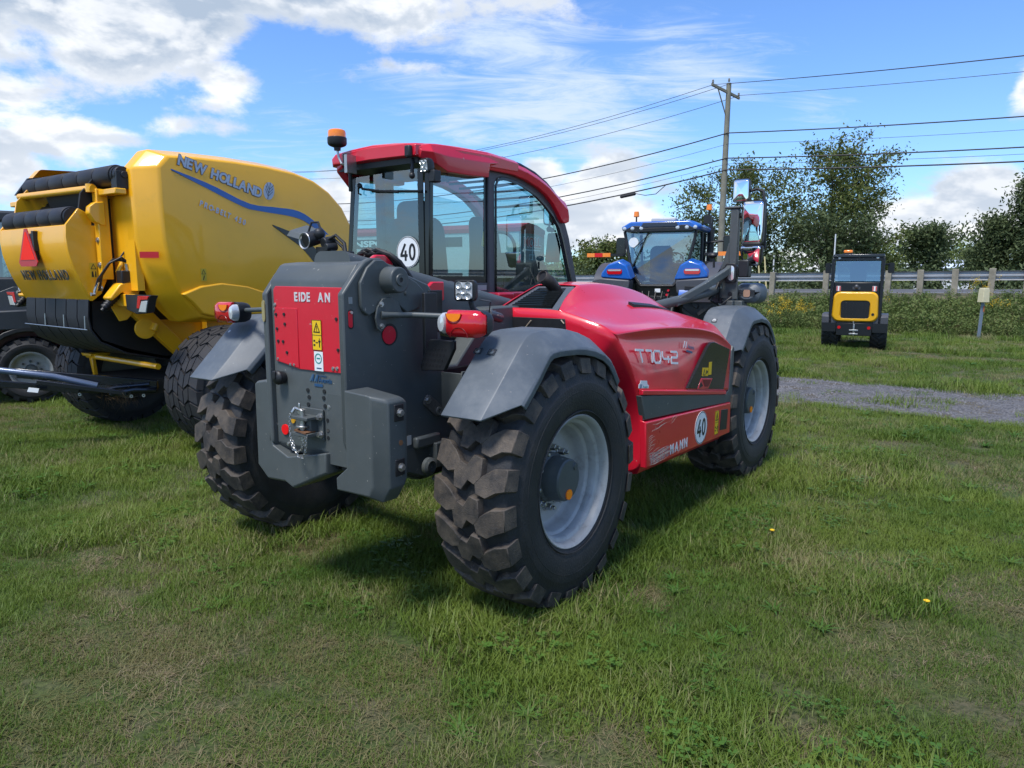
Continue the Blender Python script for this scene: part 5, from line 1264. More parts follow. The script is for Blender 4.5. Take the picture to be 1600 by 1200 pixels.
    for c in 'NEW HOLLAND':
        y = .355 - .985 * t / tot; t += wd.get(c, 1)
        if c != ' ': text(c, 'letter', DG, g, (-1.015, y, 1.600), (0, -1, 0), (-.32, 0, 1), .125, .003, sx=.84, bold=.005)
    # slow vehicle triangle
    tr = empty('slow_vehicle_sign', (-1.10, .0, 1.72)); tr.parent = BA
    T = [(.20, .035), (.165, 0), (-.165, 0), (-.20, .035), (-.028, .345), (.028, .345)]
    b = MB(); b.prism(T, 0, -.004, .004); b.build('triangle_border', mat('sign_red', (.42, .01, .015), .35), tr)
    b = MB(); b.prism([(.150, .06), (-.150, .06), (-.005, .315), (.005, .315)], 0, -.008, -.004); b.build('triangle_face', mat('sign_orange_red', (.90, .028, .014), .6, spec=.2), tr)
    b = MB(); b.box(.004, .05, -.12, -.06, .06, .30); b.box(.0, .06, -.15, -.11, .14, .32); b.build('sign_bracket', BLACK, tr)
    # rollers wrapped by belts
    def roller(nm, x, z, y0, y1, r, cuts):
        ro = empty(nm, (x, 0, z)); ro.parent = BA
        L_ = (y1 - y0) / cuts
        for k in range(cuts):
            a, c = y0 + L_ * k + .006, y0 + L_ * (k + 1) - .006
            b = MB(); b.tube([(0, a, 0), (0, a + .012, 0), (0, c - .012, 0), (0, c, 0)], [r * .94, r, r, r * .94], 28); b.build('belt_wrap', BELT, ro)
        b = MB(); b.cyl((0, y0 - .03, 0), (0, y1 + .03, 0), r * .85, n=20); b.build('roller_core', BLACK, ro)
        return ro
    roller('lower_roller', -.965, 2.145, -.64, .64, .098, 5)
    ro = roller('upper_roller', -.70, 2.51, -.98, .80, .095, 6)
    b = MB(); b.cyl((0, -1.0, 0), (0, -1.06, 0), .075, n=18); b.box(-.07, .07, -1.08, -.98, -.12, .03); b.cyl((-.0, -1.06, 0), (0, -1.09, 0), .03, n=12); b.build('bearing', BLACK, ro, bevel=.004)
    for s in (1, -1):
        b = MB(); b.prism([(-.95, 2.10), (-.90, 2.36), (-.70, 2.60), (-.5, 2.62), (-.5, 2.1)], 1, s * .69, s * .665); b.build('chamber_cheek', YEL if s > 0 else DARKM, BA)
    b = MB(); b.prism([(-.85, 2.44), (-.72, 2.62), (-.60, 2.64), (-.50, 2.5), (-.6, 2.4)], 1, .80, .84); b.build('belt_guide', BLACK, BA)
    b = MB(); b.loft([[(-.78, y, 2.40), (-.72, y, 2.42), (-.62, y, 2.12), (-.68, y, 2.1)] for y in (-.62, .30)]); b.build('inner_belt', BELT, BA)
    # belts under the gate
    path = [(-.90, 1.41), (-.915, 1.25), (-.90, 1.13), (-.83, 1.02), (-.60, .90), (-.20, .80), (.2, .78)]
    for k in range(6):
        y0 = -.66 + k * .222
        b = MB(); b.loft([[(x, y0, z), (x, y0 + .205, z), (x + .012, y0 + .205, z + .012), (x + .012, y0, z + .012)] for x, z in path]); b.build('belt', BELT, BA)
    b = MB(); b.prism([(-.86, 1.40), (-.87, 1.15), (-.79, 1.04), (-.55, .94), (-.2, .84), (.3, .82), (.3, 1.4)], 1, -.64, .64); b.build('inner_belly', DARKM, BA)
    b = MB(); b.tube([(-.93, .66, 1.155), (-.93, -.66, 1.145)], .006, 6)
    for y in (.2, -.2, -.62): b.tube([(-.93, y, 1.15), (-.925, y, 1.27)], .005, 6)
    b.build('wire_guard', STEEL, BA)
    # slanting frame rails and lower chassis
    for s in (-1, 1):
        b = MB(); b.prism([(-.74, 1.42), (-.70, 1.52), (-.60, 1.50), (-.05, .91), (-.14, .81)], 1, s * .76, s * .84); b.prism([(-.74, 1.43), (-.80, 1.36), (-.73, 1.22), (-.66, 1.23), (-.55, 1.34), (-.62, 1.46)], 1, s * .842, s * .856); b.build('gate_rail', YEL, BA, bevel=.006)
        b = MB(); b.prism([(-.50 + .10 * math.cos(t), 1.14 + .095 * math.sin(t)) for t in [2 * math.pi * k / 24 for k in range(24)]], 1, s * .845, s * .87); b.build('round_plate', YEL, BA, bevel=.005)
        b = MB(); b.cyl((-.43, s * .87, 1.12), (-.40, s * .87, 1.18), .035, n=12); b.build('rail_pin', YEL, BA)
        b = MB(); b.prism([(-.36, 1.21), (1.6, 1.21), (1.6, .78), (.08, .78), (-.10, .96)], 1, s * .70, s * .80); b.box(.1, .24, min(s * .82, s * .90), max(s * .82, s * .90), .82, 1.2); b.build('side_chassis', YEL, BA, bevel=.006)
        b = MB(); b.prism([(.0, 1.055), (1.2, 1.075), (1.2, 1.085), (.0, 1.065)], 1, s * .80, s * .806); b.build('chassis_fold', mat('fold_dark', (.25, .13, .005), .5), BA)
        b = MB(); b.tube([(-.88, s * .90, 1.345), (-.80, s * .90, 1.42), (-.74, s * .90, 1.485)], .033, 14); b.cyl((-.90, s * .90, 1.325), (-.88, s * .90, 1.345), .018, n=10)
        for k in range(6): b.cyl((-.875 + k * .02, s * .90, 1.35 + k * .019), (-.868 + k * .02, s * .90, 1.357 + k * .019), .039, n=14)
        b.build('rubber_buffer', HOSE, BA)
        b = MB(); b.prism([(-.86, 1.44), (-.76, 1.56), (-.66, 1.60), (-.58, 1.52), (-.60, 1.45), (-.68, 1.42), (-.74, 1.49), (-.84, 1.41)], 1, s * .84, s * .98); b.build('pivot_shield', YEL, BA, bevel=.012)
        b = MB(); b.tube([(-.66, s * .88, 1.60), (-.50, s * .88, 1.95)], .030, 14); b.cyl((-.80, s * .88, 1.44), (-.66, s * .88, 1.62), .022, n=12); b.build('gate_ram', BLACK, BA)
        b = MB(); b.tube([(-.72, s * .87, 1.66), (-.55, s * .87, 1.98)], .020, 10); b.build('ram_guide', YEL, BA)
        b = MB(); b.box(-.74, -.60, s * .93 - .05, s * .93 + .05, 1.56, 1.68); b.box(-.66, -.56, s * .93 - .04, s * .93 + .04, 1.50, 1.58); b.build('valve_block', BLACK, BA, bevel=.008)
        b = MB()
        for k in range(4):
            d = k * .014
            b.tube([(-.90 + d, s * .80, 1.50), (-.88 + d, s * .83, 1.60 + d), (-.80 + d, s * .88, 1.74 + d), (-.70 + d, s * .92, 1.80 - d), (-.63, s * .93, 1.74 - d), (-.64, s * .93, 1.64)], .009, 8)
        b.tube([(-.70, s * .9, 1.80), (-.60, s * .9, 1.92), (-.50, s * .9, 1.98)], .008, 8); b.build('hydraulic_hoses', HOSE, BA)
        b = MB(); b.cyl((-.90, s * .80, 1.49), (-.875, s * .82, 1.58), .014, n=10); b.cyl((-.67, s * .95, 1.66), (-.68, s * .95, 1.74), .013, n=10); b.tube([(-.93, s * .79, 1.47), (-.90, s * .79, 1.47), (-.88, s * .80, 1.53)], .016, 10); b.build('hose_fittings', STEEL, BA)
        # tail lamps
        tl = empty('tail_lamp', (-.76, s * 1.27, 1.385)); tl.parent = BA
        m = Matrix.Diagonal((1, -s, 1, 1))
        b = MB(); b.loft([[(x, y * -1, z) for y, z in P] for x, P in ((-.01, [(-.20, .085), (.24, .085), (.20, .04), (.155, -.075), (-.02, -.085), (-.19, -.05)]), (.07, [(-.20, .08), (.22, .08), (.18, .04), (.13, -.07), (-.02, -.08), (-.19, -.05)]))], xf=m); b.build('lamp_body', BLACK, tl, bevel=.006)
        b = MB(); b.prism([(-y, z) for y, z in [(.03, .075), (.215, .075), (.185, .045), (.075, .04), (.045, -.035), (-.005, -.035)]], 0, -.018, -.008, xf=m); b.build('red_lens', REDLENS, tl, bevel=.003)
        b = MB(); b.prism([(-y, z) for y, z in [(.085, .030), (.185, .035), (.145, -.065), (.025, -.065)]], 0, -.018, -.008, xf=m); b.build('clear_lens', CLEAR, tl, bevel=.003)
        b = MB(); b.box(-.74, -.68, min(s * .82, s * 1.08), max(s * .82, s * 1.08), 1.36, 1.47); b.build('lamp_bracket', YEL, BA, bevel=.006)
    random.seed(8); b = MB()
    for k in range(260):
        x, y, z = random.uniform(-.62, -.42), random.uniform(-.55, -.12), random.uniform(.40, .60)
        dx, dy, dz = random.gauss(0, .05), random.gauss(0, .05), random.uniform(-.16, .04)
        b.add([(x, y, z), (x + .004, y + .003, z), (x + dx, y + dy, z + dz)], [(0, 1, 2)])
    tag(b.build('straw_tangle', mat('straw', (.32, .22, .12), .9, var=.4), BA), kind='stuff')
baler()
# ---------------------------------------------------------------- black tow frame lying in front of the baler wheel
def tow_frame():
    t = empty('tow_frame', (-4.3, 6.9, .0), 0, 'black tubular implement frame reaching in from the left edge, in front of the baler wheel', 'farm implement')
    BM = mat('black_frame_paint', (.012, .014, .020), .22, coat=.4)
    P = lambda *q: [Vector(p) - Vector((-4.3, 6.9, 0)) for p in q]
    b = MB(); b.tube(P((-5.6, 6.45, .805), (-4.75, 6.62, .770), (-4.32, 6.72, .700), (-3.98, 6.85, .59)), .030, 14); b.build('round_tube', mat('blue_grey_tube', (.10, .13, .20), .25, metal=.3), t)
    b = MB()
    for a, c, h in (((-4.62, 6.68, .735), (-3.55, 7.15, .555), .045), ((-5.5, 6.5, .735), (-4.15, 6.85, .545), .030), ((-4.40, 6.62, .66), (-3.75, 6.95, .50), .022)):
        a, c = P(a, c); b.loft([[tuple(q + Vector((0, dy, dz))) for dy, dz in ((-.02, -h), (.02, -h), (.02, h), (-.02, h))] for q in (a, c)])
    b.build('flat_bar', BM, t, bevel=.006)
    b = MB(); q = P((-4.15, 6.85, .545), (-4.0, 6.88, .53), (-3.85, 6.95, .56), (-3.60, 7.08, .57)); b.tube(q, .02, 10); q = P((-3.9, 6.9, .50), (-3.7, 6.98, .53), (-3.55, 7.1, .51)); b.tube(q, .028, 10); b.build('bent_rod', BM, t)
    b = MB()
    for p in ((-3.62, 7.0, .47), (-3.72, 6.96, .47), (-4.12, 6.79, .515)): q = P(p)[0]; b.lathe([(.008, -.006), (.016, -.006), (.016, .006), (.008, .006)], c=tuple(q), axis=1, n=14, closed=True)
    b.build('shackle_rings', STEEL, t)
    b = MB(); p = P((-4.52, 6.64, .565))[0]; b.loft([[tuple(p + Vector((dx, 0, dz))) for dx, dz in ((0, 0), (.10, -.01), (.115, .03), (.02, .04))], [tuple(p + Vector((dx, .004, dz))) for dx, dz in ((0, 0), (.10, -.01), (.115, .03), (.02, .04))]]); b.build('white_decal', WHITE, t)
    # stand and wheel outside the picture carry it
    b = MB(); b.tube([tuple(v) for v in P((-5.55, 6.45, .80), (-5.6, 6.42, .0))], .035, 10); b.build('stand_leg', BM, t)
tow_frame()
# ---------------------------------------------------------------- dark loader at the left edge
def side_loader():
    rz = math.atan2(-.56, -.83)
    t = empty('dark_wheel_loader', (-6.62, 9.85, 0), rz, 'dark grey and maroon wheel loader with glazed cab, partly hidden behind the yellow baler', 'wheel loader')
    # local x forward (to the left of the picture), local y = left side ; the side towards the camera is +y
    MA = mat('maroon_paint', (.16, .012, .016), .35, coat=.3); DG = mat('slate_paint', (.028, .034, .042), .4, var=.15)
    for x in (0, 1.75):
        simple_wheel(t, (x, .62, .43), .43, .17, .235, n=16, pat='ag', flip=True, lugh=.03, nseg=32)
        simple_wheel(t, (x, -.62, .43), .43, .17, .235, n=16, pat='ag', lugh=.03, nseg=32)
    b = MB(); b.prism([(-.75, .45), (-.78, .95), (-.5, 1.05), (.5, 1.02), (2.1, .95), (2.2, .5)], 1, -.42, .42); b.build('chassis', MA, t, bevel=.02)
    for s in (1, -1):
        for x in (0, 1.75):
            arc = [(x + r_ * math.cos(a), .43 + r_ * math.sin(a)) for r_, rng in ((.50, range(0, 13)), (.56, range(12, -1, -1))) for a in [math.pi * (.06 + .88 * k / 12) for k in rng]]
            b = MB(); b.prism(arc, 1, s * .40, s * .80); b.build('mudguard', BLACK, t, bevel=.01)
        b = MB(); b.prism([(-.72, .98), (-.70, 1.10), (-.35, 1.22), (.35, 1.2), (.6, 1.05), (2.0, .98), (2.0, .90)], 1, s * .42, s * .80); b.build('side_sponson', DG, t, bevel=.02)
    b = MB(); b.prism([(-.55, 1.05), (-.60, 1.55), (-.48, 1.62), (1.15, 1.62), (1.30, 1.5), (1.35, .98)], 1, -.62, .70); b.build('cab_lower_body', DG, t, bevel=.03)
    b = MB(); b.prism([(-.45, 1.12), (-.48, 1.45), (.1, 1.5), (.45, 1.35), (.55, 1.12)], 1, .701, .71); b.build('door_panel', mat('slate_light', (.05, .058, .068), .4), t, bevel=.02)
    b = MB()
    for x in (-.55, .55, 1.28): b.prism([(x, 1.55), (x + .06, 1.55), (x + .12, 2.30), (x + .06, 2.30)], 1, .62, .68); b.prism([(x, 1.55), (x + .06, 1.55), (x + .12, 2.30), (x + .06, 2.30)], 1, -.66, -.60)
    b.build('cab_pillars', BLACK, t, bevel=.01)
    b = MB(); b.add([(-.5, .66, 1.6), (1.3, .66, 1.6), (1.38, .64, 2.3), (-.42, .64, 2.3)], [(0, 1, 2, 3)]); b.add([(-.5, -.64, 1.6), (1.3, -.64, 1.6), (1.38, -.62, 2.3), (-.42, -.62, 2.3)], [(0, 1, 2, 3)]); b.add([(-.52, -.6, 1.6), (-.52, .64, 1.6), (-.44, .62, 2.3), (-.44, -.6, 2.3)], [(0, 1, 2, 3)]); b.build('cab_windows', glass('loader_glass', (.30, .40, .42), 0, .12), t, smooth=False)
    b = MB(); b.prism([(-.62, 2.30), (-.60, 2.40), (-.4, 2.44), (1.3, 2.44), (1.5, 2.38), (1.5, 2.30)], 1, -.68, .70); b.build('cab_roof', DG, t, bevel=.03)
    b = MB(); b.box(.2, .6, -.2, .25, 1.6, 2.05); b.build('seat', INTER, t, bevel=.05)
    b = MB(); b.box(-.80, -.74, -.4, .40, .5, .9); b.build('rear_bumper', BLACK, t, bevel=.02)
side_loader()
# ---------------------------------------------------------------- blue tractor
BLUE = mat('blue_paint', (.008, .10, .42), .28, coat=.5, var=.05, vscale=2)
def tractor():
    t = empty('blue_tractor', (3.42, 16.6, 0), math.pi / 2 - R(24), 'blue tractor seen from behind, with grey mudguards and orange-red marker bars sticking out', 'tractor')
    for s in (1, -1):
        simple_wheel(t, (0, .98 * s, .98), .98, .33, .50, n=20, lugw=.07, flip=s > 0, lugh=.05)
        simple_wheel(t, (2.75, .98 * s, .72), .72, .26, .36, n=18, lugw=.06, flip=s > 0, lugh=.045)
        # mudguard: blue inner part, grey outer lip
        b = MB(); n = 14; P = []
        for k in range(n + 1):
            a = R(172 - 132 * k / n); r_ = 1.10
            P.append([(r_ * math.cos(a) * 1.0, s * .58, .98 + r_ * math.sin(a) * .80), (r_ * math.cos(a), s * 1.02, .98 + r_ * math.sin(a) * .78), ((r_ - .03) * math.cos(a), s * 1.02, .98 + (r_ - .03) * math.sin(a) * .78), ((r_ - .03) * math.cos(a), s * .58, .98 + (r_ - .03) * math.sin(a) * .80)])
        b.loft(P); b.build('mudguard', BLUE, t, bevel=.01)
        # rear-facing plates: blue upper with lamp, grey lower
        U = [(.46, 1.55), (.58, 1.86), (.76, 1.96), (1.00, 1.88), (1.14, 1.70), (1.16, 1.60)]
        b = MB(); b.loft([[(-.98, s * y, z) for y, z in U], [(-.60, s * y, z + .06) for y, z in U]]); b.build('mudguard_face', BLUE, t, bevel=.03)
        Lw = [(.50, 1.545), (1.16, 1.595), (1.34, 1.55), (1.38, 1.38), (1.28, 1.22), (.60, 1.18), (.52, 1.30)]
        b = MB(); b.loft([[(-1.0, s * y, z) for y, z in Lw], [(-.62, s * y, z) for y, z in Lw]]); b.build('lower_guard', PILLAR, t, bevel=.03)
        A = [(r_ * math.cos(a), .98 + r_ * math.sin(a) * .86) for r_, rg in ((1.12, range(0, 13)), (1.03, range(12, -1, -1))) for a in [R(168 - 130 * k / 12) for k in rg]]
        b = MB(); b.prism(A, 1, s * 1.03, s * 1.36); b.build('wheel_arch_extension', PILLAR, t, bevel=.02)
        b = MB(); b.box(-1.012, -1.0, min(s * .70, s * 1.06), max(s * .70, s * 1.06), 1.34, 1.42); b.build('guard_recess', INK, t, bevel=.004)
        b = MB(); b.prism(rrect(.34, .11, .05, 5, s * .84, 1.73), 0, -1.0, -.98); b.build('tail_lamp', REDLENS, t)
        b = MB(); b.prism(rrect(.29, .035, .014, 3, s * .84, 1.76), 0, -1.003, -1.0); b.build('lamp_strip', CLEAR, t)
        # marker bars
        mb_ = empty('marker_bar', (.0, s * .92, 2.12)); mb_.parent = t
        b = MB(); b.box(-.03, .03, min(0, s * .30), max(0, s * .30), -.03, .03); b.build('bar_arm', BLACK, mb_)
        for k, m in enumerate((ORANGE_L, mat('marker_red', (.65, .012, .015), .35), ORANGE_L)):
            y0, y1 = s * (.30 + k * .19), s * (.30 + (k + 1) * .19)
            b = MB(); b.box(-.035, .035, min(y0, y1) + .002, max(y0, y1) - .002, -.045, .045); b.build('bar_segment', m, mb_)
        # roof lamps
        b = MB()
        for yy in (.40, .60, .78): b.ball((-.455, s * yy, 2.68), .045, 10, (.5, 1, 1))
        b.build('roof_work_lamps', CLEAR, t)
        b = MB(); b.tube([(1.0, s * .75, 2.4), (1.1, s * 1.20, 2.45)], .025, 8); b.build('mirror_arm', BLACK, t)
        b = MB(); b.prism(rrect(.24, .46, .06, 4, s * 1.28, 2.34), 0, 1.07, 1.13); b.build('mirror_shell', BLACK, t, bevel=.01)
        b = MB(); b.prism(rrect(.20, .40, .05, 4, s * 1.28, 2.34), 0, 1.062, 1.07); b.build('mirror_glass', BLACKG, t)
    # cab
    cb = empty('cab', (0, 0, 0)); cb.parent = t
    b = MB()
    for s in (1, -1):
        for (x0, y0, z0, x1, y1, z1) in ((-.42, .60, 1.72, -.35, .80, 2.62), (-.42, .60, 1.72, -.55, .36, 1.42), (1.1, .72, 1.5, 1.0, .76, 2.62), (.35, .80, 1.7, .35, .80, 2.62)):
            b.tube([(x0, s * y0, z0), (x1, s * y1, z1)], .035, 8)
    b.tube([(-.55, -.36, 1.42), (-.55, .36, 1.42)], .035, 8); b.build('cab_frame', BLACK, cb)
    b = MB(); b.add([(-.42, -.60, 1.72), (-.55, -.36, 1.42), (-.55, .36, 1.42), (-.42, .60, 1.72), (-.35, .80, 2.62), (-.35, -.80, 2.62)], [(0, 1, 2, 3, 4, 5)])
    for s in (1, -1): b.add([(-.42, s * .62, 1.72), (1.1, s * .74, 1.55), (1.0, s * .78, 2.62), (-.35, s * .80, 2.62)], [(0, 1, 2, 3)])
    b.add([(1.1, -.72, 1.5), (1.1, .72, 1.5), (1.0, .76, 2.62), (1.0, -.76, 2.62)], [(0, 1, 2, 3)]); b.build('cab_windows', glass('tractor_glass', (.45, .56, .58), 0, .08), cb, smooth=False)
    b = MB(); b.loft([[(x, y * s, z) for y, z in ((-.86, 2.63), (-.90, 2.72), (-.70, 2.83), (.70, 2.83), (.90, 2.72), (.86, 2.63))] for x, s in ((-.42, .92), (-.30, 1), (1.0, 1), (1.15, .9))]); b.build('roof', BLUE, cb, bevel=.03)
    b = MB(); b.prism([(-.80, 2.64), (-.60, 2.74), (-.45, 2.735), (-.38, 2.69), (.38, 2.69), (.45, 2.735), (.60, 2.74), (.80, 2.64), (.70, 2.60), (-.70, 2.60)], 0, -.46, -.38); b.build('roof_underside', BLACK, cb, bevel=.01)
    b = MB(); b.prism([(-.42, 2.70), (-.36, 2.80), (.36, 2.80), (.42, 2.70)], 0, -.47, -.40); b.build('roof_grille', mat('roof_dark', (.03, .04, .06), .4), cb, bevel=.01)
    b = MB(); b.cbox((.1, 0, 2.88), (.35, .55, .10)); b.build('roof_antenna', mat('dusty_white', (.45, .45, .44), .5), cb, bevel=.03)
    for (y, z, nm) in ((.58, 2.83, 'beacon'), (-1.02, 2.92, 'beacon')):
        be = empty('warning_beacon', (-.2, y, z)); be.parent = t
        b = MB(); b.cyl((0, 0, 0), (0, 0, .12), .018, n=8)
        if y < 0: b.tube([(.1, .2, -.2), (0, .03, -.12), (0, 0, 0)], .02, 8); b.box(-.05, .06, -.06, .10, -.16, .02)
        b.build('beacon_stem', BLACK, be)
        b = MB(); b.cyl((0, 0, .12), (0, 0, .24), .065, .055, 14); b.build('beacon_lens', ORANGE_L, be, bevel=.01)
    disc('speed_sticker', WHITE, cb, (-.40, .58, 2.38), (0, -1, 0), (0, 0, 1), .11, .004)
    b = MB(); b.loft([[(x, y, z) for y, z in rrect(.50, .75 * s, .12, cx=.05, cy=1.95)] for x, s in ((.0, .9), (.12, 1))]); b.box(0, .5, -.2, .3, 1.5, 1.65); b.box(.3, .9, -.55, -.2, 1.5, 1.8); b.build('seat', INTER, cb, bevel=.03)
    b = MB(); b.tube([(.72 + .05 * math.cos(k), -.10 + .22 * math.sin(k), 2.02 + .16 * math.cos(k)) for k in [2 * math.pi * q / 20 for q in range(21)]], .016, 6); b.build('steering_wheel', BLACK, cb)
    b = MB(); b.tube([(-.40, .25, 2.60), (-.44, .48, 2.05), (-.46, .58, 1.85)], .015, 6); b.tube([(-.42, .20, 2.58), (-.48, .55, 2.25), (-.46, .45, 2.0)], .010, 6); b.build('rear_wiper', BLACK, cb)
    b = MB(); b.box(-.3, 1.2, -.55, .55, 1.0, 1.48); b.box(-.2, 2.2, -.35, .35, .7, 1.1); b.build('transmission', DARKM, t, bevel=.03)
    b = MB(); b.loft([[(x, y, z) for y, z in ((-w, .95), (-w, zt - .15), (-w * .7, zt), (w * .7, zt), (w, zt - .15), (w, .95))] for x, w, zt in ((1.1, .45, 1.95), (2.4, .42, 1.85), (3.6, .38, 1.65), (3.75, .3, 1.5))]); b.build('bonnet', BLUE, t, bevel=.03)
    b = MB(); b.cyl((1.15, -.86, 1.3), (1.15, -.86, 2.72), .085, n=16); b.cyl((1.15, -.86, 2.72), (1.15, -.86, 2.95), .05, n=12); b.build('exhaust_stack', BLACK, t)
    # rear linkage clutter
    random.seed(21); b = MB()
    for s in (1, -1):
        b.tube([(-.35, s * .35, 1.15), (-.75, s * .42, 1.05), (-1.05, s * .42, .70)], .045, 8); b.tube([(-.3, s * .3, .55), (-1.15, s * .42, .50)], .05, 8); b.tube([(-.75, s * .42, 1.05), (-.95, s * .42, .52)], .03, 8)
    b.tube([(-.4, 0, 1.2), (-.95, 0, 1.05)], .04, 8); b.box(-.6, -.35, -.40, .40, .75, 1.20); b.build('rear_linkage', BLACK, t, bevel=.01)
    for k in range(14):
        b = MB(); y, z = random.uniform(-.38, .38), random.uniform(.95, 1.35)
        b.cyl((-.61, y, z), (-.68, y, z), random.uniform(.018, .032), n=8); b.build('remote_coupler', [RED, STEEL, STEEL, BLACK, mat('coupler_white', (.5, .5, .5), .5)][k % 5], t)
    b = MB(); b.box(-.62, -.60, -.1, .02, 1.28, 1.36); b.build('small_plate', WHITE, t)
    b = MB()
    for k in range(5): b.tube([(-.62, -.3 + k * .15, 1.3), (-.72, -.28 + k * .14, 1.15), (-.66, -.2 + k * .13, .95)], .012, 6)
    b.build('hydraulic_hoses', HOSE, t)
tractor()
# ---------------------------------------------------------------- small yellow and black loader
def mini_loader():
    t = empty('mini_loader', (7.80, 16.45, 0), math.pi / 2 - R(27), 'small yellow and black articulated loader seen from behind on the far grass', 'mini loader')
    YG = mat('yellow_guard', (.70, .36, .008), .3, coat=.4); BK = mat('satin_black', (.010, .011, .013), .35)
    for s in (1, -1):
        simple_wheel(t, (0, .50 * s, .36), .36, .16, .18, n=16, pat='ag', flip=s > 0, lugh=.03, nseg=32)
        simple_wheel(t, (1.45, .50 * s, .36), .36, .16, .18, n=16, pat='ag', flip=s > 0, lugh=.03, nseg=32)
        b = MB(); b.prism([(-.42, .52), (-.42, .74), (-.34, .80), (.30, .80), (.42, .70), (.42, .50), (.36, .50), (.34, .66), (.28, .74), (-.30, .74), (-.36, .68), (-.36, .52)], 1, s * .36, s * .67); b.build('mudguard', PILLAR, t, bevel=.01)
        b = MB(); b.box(-.44, -.41, min(s * .37, s * .66), max(s * .37, s * .66), .40, .60); b.build('mud_flap', BK, t)
        # side frame post
        b = MB(); b.box(-.42, -.34, min(s * .46, s * .53), max(s * .46, s * .53), .55, 2.02); b.build('rear_post', BK, t, bevel=.01)
        b = MB(); b.prism(rrect(.09, .11, .01, 2, s * .36, 1.36), 0, -.432, -.42); w = b.build('marker_plate', WHITE, t)
        for k in (-1, 1):
            b = MB(); b.box(-.434, -.432, s * .36 + k * .030 - .012, s * .36 + k * .030 + .012, 1.31, 1.41); b.build('marker_stripe', REDLENS, w)
        b = MB(); b.ball((-.40, s * .38, 2.03), .045, 10, (.6, 1, 1)); b.build('work_lamp', CLEAR, t)
        b = MB(); b.cyl((-.43, s * .30, .50), (-.45, s * .30, .50), .035, n=14); b.build('tail_lamp', REDLENS, t)
        b = MB(); b.prism(rrect(.13, .24, .03, 3, s * .66, 1.82), 0, .62, .67); b.tube([(.5, s * .5, 1.9), (.62, s * .62, 1.9)], .015, 6); b.build('mirror', BK, t)
        b = MB(); b.add([(-.36, s * .50, 1.50), (.75, s * .50, 1.3), (.70, s * .49, 2.05), (-.34, s * .49, 2.05)], [(0, 1, 2, 3)]); b.build('side_window', glass('mini_glass', (.35, .5, .52), 0, .15), t, smooth=False)
    b = MB(); b.box(-.40, .40, -.46, .46, .62, 1.50); b.build('rear_body', BK, t, bevel=.02)
    b = MB(); b.add([(-.40, -.45, 1.52), (-.40, .45, 1.52), (-.36, .45, 2.0), (-.36, -.45, 2.0)], [(0, 1, 2, 3)]); b.add([(.75, -.45, 1.3), (.75, .45, 1.3), (.70, .45, 2.0), (.70, -.45, 2.0)], [(0, 1, 2, 3)]); b.build('rear_window', MATS['mini_glass'], t, smooth=False)
    b = MB(); b.loft([[(x, y * s, z) for y, z in ((-.53, 2.04), (-.51, 2.11), (.51, 2.11), (.53, 2.04))] for x, s in ((-.44, .97), (-.38, 1), (.75, 1), (.85, .95))]); b.build('roof', mat('roof_blue_black', (.018, .022, .03), .18), t, bevel=.015)
    b = MB(); b.box(-.42, -.36, -.50, .50, 1.97, 2.04); b.build('roof_beam', BK, t, bevel=.008)
    # engine cover: yellow surround with a dark grille of upright bars
    outer = rrect(.90, .66, .14, 6, 0, .96)
    b = MB(); n = len(outer); sh = [(y * (1.0 if z > .9 else 1.04), z) for y, z in outer]
    b.loft([[(-.30, y, z) for y, z in sh], [(-.43, y, z) for y, z in sh], [(-.47, y * .94, .96 + (z - .96) * .92) for y, z in sh], [(-.47, y * .66, .90 + (z - .96) * .60) for y, z in sh], [(-.43, y * .64, .90 + (z - .96) * .58) for y, z in sh]]); b.build('engine_cover', YG, t, bevel=.008)
    g = MB(); g.box(-.452, -.44, -.285, .285, .705, 1.090); gr = g.build('grille_back', INK, t)
    for k in range(9):
        b = MB(); y = -.26 + k * .065; b.box(-.468, -.452, y - .020, y + .020, .71, 1.085); b.build('grille_bar', BK, gr)
    b = MB(); b.cyl((-.472, -.36, .80), (-.476, -.36, .80), .03, n=12); b.build('lock_hole', INK, t)
    b = MB(); b.box(-.40, .5, -.40, .40, .42, .80); b.box(.5, 1.8, -.25, .25, .40, .9); b.build('chassis', BK, t, bevel=.02)
    b = MB(); b.box(-.44, -.40, -.36, .36, .32, .60); b.build('rear_plate', BK, t, bevel=.01)
    b = MB(); b.box(-.52, -.44, -.09, .09, .35, .38); b.box(-.52, -.44, -.09, .09, .43, .46); b.cyl((-.49, 0, .33), (-.49, 0, .58), .02, n=10); b.tube([(-.49, 0, .58), (-.49, .02, .63), (-.46, .0, .64)], .01, 6); b.build('tow_hitch', STEEL, t, bevel=.004)
    be = empty('warning_beacon', (-.25, .22, 2.11)); be.parent = t
    b = MB(); b.cbox((0, 0, .015), (.12, .20, .03)); b.build('beacon_base', BK, be); b = MB(); b.cbox((0, 0, .06), (.10, .18, .07)); b.build('beacon_lens', ORANGE_L, be, bevel=.02)
    b = MB(); b.loft([[(x, y, z) for y, z in rrect(.34, .45 * s, .08, cx=0, cy=1.72)] for x, s in ((.15, .95), (.26, 1))]); b.ball((.18, 0, 2.0), .0001, 4); b.box(.15, .6, -.2, .2, 1.3, 1.5); b.build('seat', INTER, t, bevel=.02)
    b = MB(); b.box(1.4, 1.9, -.12, .12, .5, 1.1); b.box(1.9, 2.1, -.5, .5, .15, .5); b.build('loader_arm', BK, t, bevel=.02)
    b = MB(); b.box(-.30, .6, -.38, .38, 1.28, 1.32); b.build('cab_floor', BK, t)
    b = MB(); b.ball((-.43, .0, 1.40), .05, 10); b.box(-.44, -.42, -.08, .08, 1.34, 1.40); b.build('number_plate_lamp', PILLAR, t)
mini_loader()
